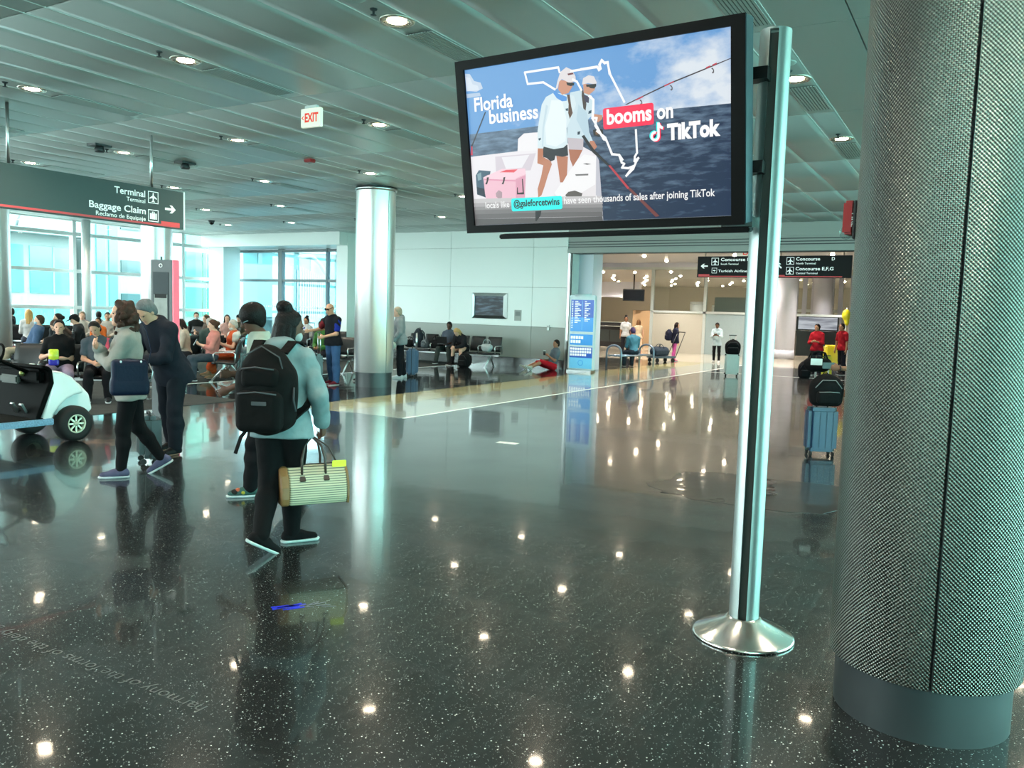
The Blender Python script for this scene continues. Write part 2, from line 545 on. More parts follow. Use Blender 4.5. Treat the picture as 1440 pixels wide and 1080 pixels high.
# ------------------------------------------------------------------ window wall on the left
def window_run(name, x0, x1, y, sgn, mull, zt, glass, label, portalz=0.25):
    """glazing along X at y; sgn: which way is indoors"""
    w = struct(name, MB().box2(x0, x1, y - 0.12, y + 0.12, 0, 0.22), M_FRAME, label=label)
    MB().box2(x0, x1, y - 0.12, y + 0.12, ZC - 0.02, ZC + 0.4).build('head_frame', M_FRAME, w)
    for x in mull:
        MB().box2(x - 0.06, x + 0.06, y - 0.1, y + 0.1, 0.2, ZC).build('mullion', M_FRAME, w)
    for z in zt:
        MB().box2(x0, x1, y - 0.08, y + 0.08, z - 0.055, z + 0.055).build('transom', M_FRAME, w)
    zz = [0.22] + list(zt) + [ZC]
    xs = [x0] + list(mull) + [x1]
    for xa, xb in zip(xs[:-1], xs[1:]):
        if xb - xa < 0.2: continue
        for za, zb in zip(zz[:-1], zz[1:]):
            MB().box2(xa + 0.05, xb - 0.05, y - 0.012, y + 0.012, za + 0.03, zb - 0.03).build('pane', glass, w)
    return w
window_run('window_1', -7, 22.2, YW, -1, [-3.1, 1.2, 5.5, 9.0, 12.9, 14.55, 16.72, 19.4, 21.0], [1.43, 2.64, 3.86], M_GLASS,
           'tall curtain wall of tinted glass with white mullions')
window_run('window_2', -7, 22.7, YR, 1, [-3.1, 1.2, 5.5, 9.8, 14.1, 18.4], [1.43, 2.64, 3.86], M_GLASSR,
           'tinted curtain wall on the right of the hall')

# vestibule: soffit, pillar, storefront
vs_ = struct('wall_soffit', MB().box2(21.8, 23.9, 19.42, 26.38, 3.85, ZC), M_WHITE, label='white soffit box over the glass vestibule')
struct('wall_pillar', MB().box2(21.95, 22.75, 25.32, 26.12, 0, 3.85), M_WHITE, label='square white pillar at the vestibule')
XV = 23.2
M_STORE = mat('storefront_grey', srgb(92, 106, 108), 0.5)
sf = struct('window_3', MB().box2(XV - 0.07, XV + 0.07, 19.9, 26.3, 0, 0.12), M_STEEL, label='glass storefront of the vestibule with double doors')
for y, w in ((26.2, 0.12), (23.55, 0.2), (21.2, 0.06), (19.98, 0.14)):
    MB().box2(XV - 0.09, XV + 0.09, y - w / 2, y + w / 2, 0.1, 3.86).build('mullion', M_STORE, sf)
for z in (2.66, 3.78):
    MB().box2(XV - 0.07, XV + 0.07, 19.9, 26.3, z - 0.05, z + 0.05).build('transom', M_STORE, sf)
for ya, yb in ((23.65, 26.14), (21.23, 23.45), (20.05, 21.17)):
    for za, zb in ((0.12, 2.61), (2.71, 3.73)):
        MB().box2(XV - 0.01, XV + 0.01, ya, yb, za, zb).build('pane', M_GLASSV, sf)
M_FROST = mat('white_film_dot', srgb(235, 245, 245), 0.6)
dots = MB()
y = 20.2
while y < 26.1:
    if abs(y - 23.55) > 0.14:
        dots.lathe([(0.0, 0), (0.035, 0), (0.035, 0.004), (0, 0.004)], (0, 0, 0), 8)
        k = len(dots.v) - 32
        for q in range(k, len(dots.v)):
            a, b, c = dots.v[q]
            dots.v[q] = (XV - 0.016 - c, y + a, 1.66 + b)
    y += 0.125
d_ = dots.build('film_dots', M_FROST, sf); d_['kind'] = 'stuff'

# ------------------------------------------------------------------ concourse hall beyond the opening
M_WARMC = mat('warm_ceiling', srgb(184, 178, 170), 0.4)
c2 = struct('ceiling_corridor', MB().box2(23.15, 39.1, -9, 19, 4.35, 4.6), mat('corridor_ceiling', srgb(200, 200, 204), 0.35), label='pale corridor ceiling beyond the opening')
c3 = struct('ceiling_hall', MB().box2(39.1, 64, -5, 30, 4.12, 4.4), M_WARMC, label='warm lit ceiling of the far hall')
struct('wall_far', MB().box2(63.6, 64, -9, 30, 0, 4.45), M_BEIGEW, label='beige end wall of the far hall')
struct('wall_far_side', MB().box2(39.0, 64, 28.5, 28.9, 0, 4.45), M_BEIGEW, label='side wall of the far hall')
struct('wall_corridor_side', MB().box2(23.4, 39.1, 19.0, 19.3, 0, 4.4), M_LAV, label='lavender grey side wall of the corridor on the left')
struct('wall_hall_side', MB().box2(39.0, 39.3, 19.0, 28.6, 0, 4.5), M_LAV, label='end wall of the far hall on the left')
struct('wall_lounge', MB().box2(44.0, 44.3, 14.6, 17.4, 0, 2.05), M_TAN, label='tan wall beside the shop entrance')
struct('wall_bulkhead', MB().box2(50, 50.4, 19.4, 26, 2.9, 3.9), M_LAV, label='pale curved bulkhead above the counters')
struct('wall_far_right', MB().box2(23.2, 64, -5.4, -5.0, 0, 4.45), M_LAV, label='side wall of the corridor on the right')
pt = struct('window_4', MB().box2(38.93, 39.07, 5.0, 19.0, 4.02, 4.14), M_FRAME, label='framed partition of glass over solid panels')
for y in (18.9, 14.42, 11.76, 9.3):
    MB().box2(38.93, 39.07, y - 0.07, y + 0.07, 0, 4.02).build('mullion', M_FRAME, pt)
MB().box2(38.93, 39.07, 5.0, 14.42, 1.93, 2.03).build('transom', M_FRAME, pt)
MB().box2(38.93, 39.07, 5.0, 19, 4.14, 4.4).build('head_panel', M_LAV, pt)
MB().box2(38.97, 39.03, 11.83, 14.35, 0.0, 1.93).build('panel', M_BEIGEW, pt)
MB().box2(38.97, 39.03, 9.37, 11.69, 0.0, 1.93).build('panel', mat('blue_grey_panel', srgb(150, 168, 172), 0.35), pt)
for ya, yb in ((11.83, 14.35), (9.37, 11.69)):
    MB().box2(38.99, 39.01, ya, yb, 2.03, 4.02).build('pane', M_CLEAR, pt)
struct('wall_grey_screen', MB().box2(40.0, 40.1, 9.5, 11.6, 1.9, 2.75), M_GREYP, label='grey screen behind the partition glass')
cw = struct('window_5', MB().box2(46.0, 46.15, 2.0, 9.0, 2.2, 2.34), M_FRAME, label='tall louvred glazing at the corridor end')
for k in range(16):
    MB().box2(45.98, 46.14, 2.1 + k * 0.45, 2.1 + k * 0.45 + (0.22 if k % 3 else 0.1), 0, 4.4).build('mullion', M_DFRAME if k % 4 == 0 else M_LAV, cw)
MB().box2(46.05, 46.07, 2.0, 9.0, 0.0, 4.4).build('pane', M_CLEAR, cw)

# ------------------------------------------------------------------ outside
gr = struct('ground_apron', MB().box2(-60, 120, 27.2, 150, -3.4, -3.2).box2(-60, 120, -120, -5.6, -3.4, -3.2).box2(-60, -7.6, -10.6, 27.2, -3.4, -3.2), M_CONC, label='pale concrete apron outside the windows')
# ------------------------------------------------------------------ buildings seen through the glazing
M_BWALL = mat('far_white_cladding', srgb(104, 122, 122), 0.7, noise=0.05, nscale=0.5)
M_BGLASS = mat('far_teal_glass', srgb(64, 128, 128), 0.15, noise=0.25, nscale=0.35)
M_BDARK = mat('far_dark_glass', srgb(44, 70, 72), 0.2, noise=0.2, nscale=0.6)
M_BGREEN = mat('far_green_glass', srgb(56, 116, 100), 0.15, noise=0.25, nscale=0.4)
M_BSTEEL = mat('far_steel', srgb(96, 112, 114), 0.5)
ba = thing('glass_concourse', 'long teal glazed concourse building outside the left windows', 'building', (22, 46, -3.2))
MB().box2(-14, 7.2, 0, 8, 0, 8.4).build('wall', M_BWALL, ba)
for k in range(7):
    x0 = -13.2 + k * 2.95
    for z0, z1 in ((2.0, 4.4), (5.2, 7.8)):
        MB().box2(x0, x0 + 2.6, -0.08, 0.05, z0, z1).build('window', M_BGLASS, ba)
        MB().box2(x0 + 1.28, x0 + 1.36, -0.12, 0.05, z0, z1).build('window_bar', M_BSTEEL, ba)
MB().box2(-14.4, 7.4, -1.2, 8, 8.4, 8.7).build('roof', M_BSTEEL, ba)
for k in range(6):
    x0 = -8 + k * 2.3
    MB().tube((x0, -0.6, 8.7), (x0 + 0.15, -0.9, 9.9), 0.07, n=6).build('floodlight_mast', M_BSTEEL, ba)
    MB().box((x0 - 0.05, -0.95, 10.0), (0.6, 0.3, 0.3)).build('floodlight', M_BDARK, ba)
bb = thing('office_block', 'white office block with dark window strips outside', 'building', (32.6, 45.5, -3.2))
MB().box2(-2.9, 3.2, 0, 8, 0, 12).build('wall', M_BWALL, bb)
for z0 in (1.6, 4.5, 6.5, 9.2):
    for x0 in (-0.9, 0.5, 1.9):
        MB().box2(x0, x0 + 1.25, -0.08, 0.05, z0, z0 + 0.85).build('window', M_BDARK, bb)
for x0 in (-2.5, -1.7): MB().box2(x0, x0 + 0.55, -0.1, 0.05, 3.6, 9.6).build('stair_glass', M_BGLASS, bb)
MB().box2(-3.0, 3.3, -0.15, 8, 12, 12.3).build('roof', M_BSTEEL, bb)
bt = thing('glass_tower', 'green glass stair tower outside near the vestibule', 'building', (29.3, 35.5, -3.2))
MB().box2(-1.0, 1.1, 0, 3, 0, 10).build('core', M_BWALL, bt)
for z0 in (0.6, 2.4, 4.2, 6.0, 7.8):
    for x0 in (-0.95, 0.1): MB().box2(x0, x0 + 0.95, -0.08, 0.04, z0, z0 + 1.5).build('window', M_BGREEN, bt)
jb = thing('jet_bridge', 'ribbed pale jet bridge outside the vestibule glass', 'jet bridge', (33.0, 33.5, 0), math.radians(38))
MB().rbox((2, 0, 2.3), (16, 2.8, 2.6), 0.15).build('tunnel', mat('jetway_pale', srgb(120, 150, 156), 0.5, noise=0.12, nscale=0.8), jb)
for k in range(13): MB().box((-5.6 + k * 1.25, 0, 2.3), (0.12, 2.95, 2.72)).build('rib', M_BSTEEL, jb)
for k in (-4, 6): MB().box((k, 0, -1.1), (0.5, 0.9, 4.2)).build('support', M_BSTEEL, jb)
pts_ = [(-7 + 16 * i / 10, -1.6, 3.9 + 0.5 * math.sin(i / 10 * PI)) for i in range(11)]
MB().path(pts_, 0.12, 6).build('cable_rail', M_BSTEEL, jb)
bc = thing('terminal_wing', 'far pale terminal wing with upright fins outside the vestibule', 'building', (44, 50, -3.2), math.radians(-40))
MB().box2(-14, 14, 0, 6, 0, 9).build('wall', M_BGLASS, bc)
for k in range(15): MB().box2(-13.6 + k * 1.95, -13.3 + k * 1.95, -0.5, 0.1, 0, 9).build('fin', M_BSTEEL, bc)
MB().box2(-14.3, 14.3, -0.8, 6, 9, 9.4).build('roof', M_BWALL, bc)
# ------------------------------------------------------------------ ceiling fixtures
def lamp_proto():
    t = thing('ceiling_downlight', 'x', 'light', (0, 0, 0))
    MB().lathe([(0.155, -0.012), (0.165, -0.004), (0.165, 0.02), (0.087, -0.0005), (0.087, -0.003), (0.155, -0.012)], n=24).build('trim_ring', M_LAMPRING, t)
    MB().lathe([(0.001, -0.006), (0.085, -0.006), (0.085, -0.001), (0.001, -0.001)], n=20).build('lens', M_LAMP, t)
    return t
def hall_proto():
    t = thing('hall_downlight', 'x', 'light', (0, 0, 0))
    MB().lathe([(0.14, 0.0), (0.16, -0.012), (0.12, -0.018), (0.10, -0.01)], n=16).build('trim_ring', M_LAMPRING, t)
    MB().ell((0, 0, -0.01), (0.085, 0.085, 0.085), 12, 8).build('lens', M_LAMP, t)
    return t
hp0 = hall_proto()
hall_first = [True]
def hall_lamp(x, y, label, group, z):
    o = hp0 if hall_first[0] else copy_tree(hp0)
    hall_first[0] = False
    o.location = (x, y, z)
    return tag(o, label, 'light', group)
SPOT = bpy.data.lights.new('downlight_beam', 'SPOT')
SPOT.energy = 260
SPOT.color = (1.0, 0.86, 0.68)
SPOT.spot_size = math.radians(125)
SPOT.spot_blend = 0.9
SPOT.shadow_soft_size = 0.09
def beam(parent, e=SPOT):
    o = bpy.data.objects.new('downlight_beam', e)
    link(o, parent)
    o.location = (0, 0, -0.11 if parent.name.startswith('hall') else -0.02)
    return o
def sprinkler_mesh():
    mb = MB()
    mb.lathe([(0.001, 0), (0.035, 0), (0.03, -0.012), (0.012, -0.018), (0.010, -0.05), (0.001, -0.05)], n=10)
    mb.lathe([(0.001, -0.05), (0.028, -0.052), (0.028, -0.056), (0.001, -0.058)], n=10)
    return mb.mesh('sprinkler')
SPRK = sprinkler_mesh(); SPRK.materials.append(M_DFRAME)
M_SLOT = mat('vent_dark', srgb(22, 26, 26), 0.8)
def vent_proto():
    t = thing('ceiling_vent', 'x', 'vent', (0, 0, 0))
    MB().box2(0, 1.12, -0.145, 0.145, -0.004, 0.002).build('backing', M_SLOT, t)
    me = MB().box2(0, 1.12, -0.011, 0.011, -0.012, -0.003).mesh('slat'); me.materials.append(M_CEIL)
    for k in range(9):
        piece('slat', me, t, (0, -0.134 + k * 0.0335, 0))
    return t
SPK = MB().lathe([(0.001, -0.006), (0.10, -0.008), (0.125, -0.004), (0.13, 0.002), (0.001, 0.002)], n=24).mesh('ceiling_speaker')
SPK.materials.append(mat('speaker_grille', srgb(190, 200, 196), 0.5))
lp, vp = lamp_proto(), vent_proto()
first = True
near_words = {}
def row_word(i, j):
    return 'in ceiling row %s' % i
COLN = ['window', 'second', 'third']
def lamp_at(x, y, label, group, z=ZC, on=True):
    global first
    if first:
        o = lp; first = False
    else:
        o = copy_tree(lp)
    o.location = (x, y, z)
    tag(o, label, 'light', group)
    if on: beam(o)
    return o
firstv = True
NEARL = {(6.15, 7.75): 'round warm downlight above and left of the exit sign', (6.15, 4.9): 'large round warm downlight nearest the top centre of the view',
         (9.41, 7.75): 'round warm downlight just right of the exit sign', (6.15, 10.6): 'round warm downlight at the far upper left over the hanging sign',
         (9.41, 10.6): 'round warm downlight left of and below the exit sign', (9.41, 1.95): 'round warm downlight peeking out beside the screen post'}
for i, x in enumerate(LX):
    for j, y in enumerate(LY):
        if y > 25.5: continue
        hid = x < 5
        ORD = ['first', 'second', 'third', 'fourth', 'fifth', 'sixth', 'seventh', 'eighth', 'ninth', 'tenth', 'eleventh', 'twelfth', 'thirteenth', 'fourteenth']
        rw = ORD[i - 3] + ' row ahead' if i >= 3 else ORD[2 - i] + ' row behind the view'
        cw_ = ORD[j - 4] + ' from the display side' if j >= 4 else ORD[3 - j] + ' beyond the big column'
        place = rw + ', ' + cw_
        lab = 'small round ceiling downlight, ' + place
        grp = 'downlights of the waiting hall ceiling'
        for (a, b), w in NEARL.items():
            if abs(a - x) < 0.4 and abs(b - y) < 0.4:
                lab = w
        if abs(x - 12.68) < 0.2 and 10 < y < 11.2:
            continue_x = x - 0.02
        lamp_at(x, y, lab, grp)
        if not hid and visible(x, y):
            sp = piece('sprinkler_head', SPRK, None, (x - 0.33, y, ZC))
            tag(sp, 'small dark ceiling sprinkler beside the downlight, ' + place, 'sprinkler', 'ceiling sprinkler heads')
            if x < 21 and y < 20:
                if firstv:
                    v = vp; firstv = False
                else:
                    v = copy_tree(vp)
                v.location = (x + 0.33, y, ZC - 0.001)
                tag(v, 'slotted linear ceiling vent beyond the downlight, ' + place, 'vent', 'slotted ceiling vents')
            if (i + j) % 2 == 0:
                s = piece('ceiling_speaker', SPK, None, (x - 0.62, y, ZC))
                tag(s, 'flat round ceiling speaker before the downlight, ' + place, 'speaker', 'round ceiling speakers')
# corridor and far hall lamps: smaller beams
SPOT2 = bpy.data.lights.new('corridor_beam', 'SPOT')
SPOT2.energy = 620; SPOT2.color = (1.0, 0.90, 0.80); SPOT2.spot_size = math.radians(130); SPOT2.spot_blend = 0.9; SPOT2.shadow_soft_size = 0.09
for x in (25.2, 28.6, 31.4, 34.3, 37.2):
    for y in (5.4, 9.2, 13.15):
        o = hall_lamp(x, y, 'warm corridor downlight, %s row beyond the opening, %s from the right' % (ORD[(25.2, 28.6, 31.4, 34.3, 37.2).index(x)], ORD[(5.4, 9.2, 13.15).index(y)]), 'corridor downlights', 4.35)
        beam(o, SPOT2)
for k, x in enumerate((42.5, 46.4, 49.0, 51.5, 54.0, 56.7, 59.5)):
    for y in (6.5, 9.5, 12.3, 14.6, 16.8, 18.6, 20.7, 22.6, 24.4):
        yy = y + (0.9 if k % 2 else 0)
        o = hall_lamp(x + rnd.uniform(-.5, .5), yy, 'tiny warm far hall downlight, %s row past the partition, %s from the right' % (ORD[k], ORD[(6.5, 9.5, 12.3, 14.6, 16.8, 18.6, 20.7, 22.6, 24.4).index(y)]), 'far hall downlights', 4.12)
        if k % 2 == 0: beam(o, SPOT2)

# exit sign under the ceiling
M_EXITW = mat('exit_face', srgb(240, 238, 220), 0.4, emit=srgb(240, 238, 222), estr=0.25, noise=0)
M_EXITR = mat('exit_red', srgb(228, 60, 40), 0.4, emit=srgb(228, 60, 40), estr=0.3, noise=0)
ex = thing('exit_sign', 'white exit sign with red lettering hung from the planked ceiling', 'sign', (8.2, 7.80, ZC))
MB().rbox((0, 0, -0.155), (0.06, 0.34, 0.24), 0.008).build('housing', M_EXITW, ex)
MB().box((0, 0, -0.018), (0.05, 0.2, 0.036)).build('canopy', M_FRAME, ex)
def face_mX(x, y, z):      # text plane facing -X: local x -> -Y, local y -> +Z
    return Matrix(((0, 0, -1, x), (-1, 0, 0, y), (0, 1, 0, z), (0, 0, 0, 1)))
lettering('EXIT', 0.155, M_EXITR, ex, face_mX(-0.032, 0.10, -0.208), bold=0.006, width=0.235)
MB().prism([(0, 0), (0.035, 0.03), (0.035, 0.015), (0.018, 0), (0.035, -0.015), (0.035, -0.03)], 0, 0.002, face_mX(-0.0312, 0.15, -0.155)).build('arrow', M_EXITR, ex)

# strobe, dome camera, ceiling camera
M_RED = mat('fire_red', srgb(150, 18, 18), 0.35)
st = thing('fire_strobe', 'red fire alarm strobe fixed to the ceiling near the exit sign', 'alarm', (11.1, 10.6, ZC))
MB().rbox((0, 0, -0.03), (0.13, 0.17, 0.06), 0.012).build('body', M_RED, st)
MB().ell((0, 0, -0.065), (0.035, 0.04, 0.018)).build('lens', M_CLEAR, st)
dc = thing('dome_camera', 'black dome security camera on the ceiling near the vestibule', 'camera', (18.0, 21.3, ZC))
MB().lathe([(0.001, 0), (0.1, 0), (0.1, -0.04), (0.001, -0.04)], n=20).build('mount', M_DFRAME, dc)
MB().ell((0, 0, -0.05), (0.085, 0.085, 0.09), 16, 10).build('dome', mat('smoked_dome', srgb(10, 10, 12), 0.08), dc)
for px_, py_, lb in ((8.76, 13.1, 'round ceiling projector bracket left of the hanging sign pole'), (10.47, 13.1, 'ceiling box fixture right of the hanging sign pole')):
    t = thing('ceiling_bracket', lb, 'fixture', (px_, py_, ZC))
    MB().box((0, 0, -0.02), (0.3, 0.24, 0.04)).build('plate', M_DFRAME, t)
    MB().lathe([(0.001, -0.04), (0.06, -0.04), (0.09, -0.1), (0.07, -0.13), (0.001, -0.13)], n=14).build('head', M_DFRAME, t)

# ------------------------------------------------------------------ columns
def mesh_metal(name, warm):
    m = bpy.data.materials.new(name); m.use_nodes = True
    nt = m.node_tree; N, L = nt.nodes, nt.links
    b = N['Principled BSDF']
    b.inputs['Base Color'].default_value = warm + (1,)
    b.inputs['Metallic'].default_value = 1.0
    b.inputs['Roughness'].default_value = 0.34
    uv = N.new('ShaderNodeUVMap'); uv.uv_map = 'UVMap'
    sx = N.new('ShaderNodeSeparateXYZ'); L.new(uv.outputs[0], sx.inputs[0])
    # staggered dimples: sin(u)*sin(v) lattice (uv in metres)
    def sinof(sock, k, ph=0):
        a = N.new('ShaderNodeMath'); a.operation = 'MULTIPLY_ADD'; a.inputs[1].default_value = k; a.inputs[2].default_value = ph
        L.new(sock, a.inputs[0])
        s = N.new('ShaderNodeMath'); s.operation = 'SINE'; L.new(a.outputs[0], s.inputs[0])
        return s.outputs[0]
    su = sinof(sx.outputs[0], 2 * PI / 0.0165); sv = sinof(sx.outputs[1], 2 * PI / 0.0165)
    pr = N.new('ShaderNodeMath'); pr.operation = 'MULTIPLY'; L.new(su, pr.inputs[0]); L.new(sv, pr.inputs[1])
    bp = N.new('ShaderNodeBump'); bp.inputs['Strength'].default_value = 1.0; bp.inputs['Distance'].default_value = 0.0022
    L.new(pr.outputs[0], bp.inputs['Height']); L.new(bp.outputs['Normal'], b.inputs['Normal'])
    mr = N.new('ShaderNodeMapRange'); mr.inputs[1].default_value = -1; mr.inputs[2].default_value = 1
    mr.inputs[3].default_value = 0.35; mr.inputs[4].default_value = 1.0
    L.new(pr.outputs[0], mr.inputs[0])
    mx = N.new('ShaderNodeMix'); mx.data_type = 'RGBA'; mx.blend_type = 'MULTIPLY'; mx.inputs[0].default_value = 1
    mx.inputs[6].default_value = warm + (1,)
    L.new(mr.outputs[0], mx.inputs[7]); L.new(mx.outputs[2], b.inputs['Base Color'])
    return m
M_MESHM = mesh_metal('dimpled_steel', (0.215, 0.22, 0.195))
M_COLM = mat('satin_column_steel', (0.80, 0.81, 0.80), 0.36, 0.85, noise=0.03, nscale=3)
def column(loc, r, pl_r, pl_h, panels, m, label, seam_at, plinth=M_POLSTEEL, ztop=ZC):
    t = thing('clad_column', label, 'column', (loc[0], loc[1], 0))
    MB().lathe([(r - 0.03, 0), (r - 0.03, ztop)], n=48).build('core', M_DFRAME, t)
    MB().lathe([(pl_r - 0.02, 0.0), (pl_r, 0.0), (pl_r, pl_h + 0.05), (pl_r - 0.02, pl_h + 0.05)], n=64).build('plinth', plinth, t)
    MB().lathe([(pl_r, 0.0), (pl_r + 0.008, 0.002), (pl_r + 0.008, 0.02), (pl_r, 0.024)], n=64).build('floor_ring', M_STEEL, t)
    for k in range(panels):
        a0 = seam_at + 2 * PI * k / panels + 0.006 / r
        a1 = seam_at + 2 * PI * (k + 1) / panels - 0.006 / r
        n = 40
        ang = [a0 + (a1 - a0) * i / n for i in range(n + 1)]
        prof = [(r - 0.015, pl_h), (r - 0.002, pl_h), (r, pl_h + 0.003), (r, ztop - 0.1)]
        vs, uvs = [], []
        for rr, z in prof:
            for q in ang:
                vs.append((rr * math.cos(q), rr * math.sin(q), z)); uvs.append((q * r, z))
        for q in (0, 1):      # folded edges down to the core
            pass
        fs = [(j * (n + 1) + i, j * (n + 1) + i + 1, (j + 1) * (n + 1) + i + 1, (j + 1) * (n + 1) + i) for j in range(len(prof) - 1) for i in range(n)]
        me = bpy.data.meshes.new('cladding_panel')
        me.from_pydata(vs, [], fs)
        ul = me.uv_layers.new(name='UVMap')
        for lp_ in me.loops:
            ul.data[lp_.index].uv = uvs[lp_.vertex_index]
        me.polygons.foreach_set('use_smooth', [True] * len(fs))
        me.materials.append(m)
        piece('cladding_panel', me, t)
        for q in (a0, a1):
            c, s_ = math.cos(q), math.sin(q)
            MB().add([(c * (r - 0.03), s_ * (r - 0.03), pl_h), (c * r, s_ * r, pl_h), (c * r, s_ * r, ztop - 0.1), (c * (r - 0.03), s_ * (r - 0.03), ztop - 0.1)], [(0, 1, 2, 3)]).build('panel_edge', M_STEEL, t)
    MB().lathe([(r - 0.03, ztop - 0.09), (r + 0.02, ztop - 0.09), (r + 0.02, ztop - 0.03), (r - 0.03, ztop - 0.03)], n=48).build('collar', M_STEEL, t)
    return t
bigcol = column((4.0, 0.15), 0.385, 0.34, 0.235, 2, M_MESHM, 'huge dimpled steel clad column filling the right edge', math.radians(180 + 8), mat('mirror_plinth', (0.3, 0.31, 0.31), 0.1, 1.0, noise=0.05))
column((14.17, 11.6), 0.425, 0.38, 0.32, 2, M_COLM, 'satin steel round column in the middle distance', math.radians(180 + 78), M_POLSTEEL)
column((15.57, 20.7), 0.42, 0.38, 0.3, 2, M_COLM, 'pale round column behind the dark kiosk', math.radians(330))
column((11.0, 20.7), 0.42, 0.38, 0.3, 2, M_COLM, 'pale round column cut by the left edge', math.radians(330))
sm = thing('wind_post', 'slim round white post standing at the window wall', 'post', (16.8, 25.9, 0))
MB().tube((0, 0, 0), (0, 0, ZC), 0.14, n=20).build('shaft', M_FRAME, sm)
MB().lathe([(0.14, 0), (0.2, 0), (0.2, 0.02), (0.14, 0.03)], n=20).build('base_plate', M_FRAME, sm)
column((37.9, 7.75), 0.43, 0.43, 0.4, 2, M_LAV, 'lavender round column beyond the screen post', math.radians(90), M_LAV, 4.35)
column((44.6, 7.35), 0.46, 0.46, 0.4, 2, M_LAV, 'paler lavender column farther down the corridor', math.radians(90), M_LAV, 4.12)

# pull station / fire alarm horn on the big column
fa = thing('fire_alarm_horn', 'red fire alarm horn mounted on the side of the big column', 'alarm')
_a = math.radians(180 - 98)
fa.location = (4.0 + 0.385 * math.cos(_a), 0.15 + 0.385 * math.sin(_a), 2.16)
fa.rotation_euler = (0, 0, _a)
MB().rbox((0.006, 0, 0), (0.012, 0.13, 0.17), 0.003).build('back_plate', M_BLACK, fa)
MB().rbox((0.035, 0, 0.012), (0.05, 0.115, 0.15), 0.01).build('body', M_RED, fa)
MB().ell((0.055, 0, -0.05), (0.03, 0.035, 0.032), 14, 8).build('strobe_lens', M_CLEAR, fa)
M_WHITEINK = mat('white_ink', srgb(240, 242, 240), 0.5, noise=0)
lettering('FIRE', 0.035, M_WHITEINK, fa, Matrix(((0, 0, -1, 0), (0, 0, 0, 0), (0, 0, 0, 0), (0, 0, 0, 1))) if False else
          Matrix(((-1, 0, 0, 0.020), (0, 0, 1, 0.0578), (0, 1, 0, 0.0), (0, 0, 0, 1))) @ Matrix.Rotation(-PI / 2, 4, 'Z'), align='CENTER')
TVW,TVH = 1.573,0.885
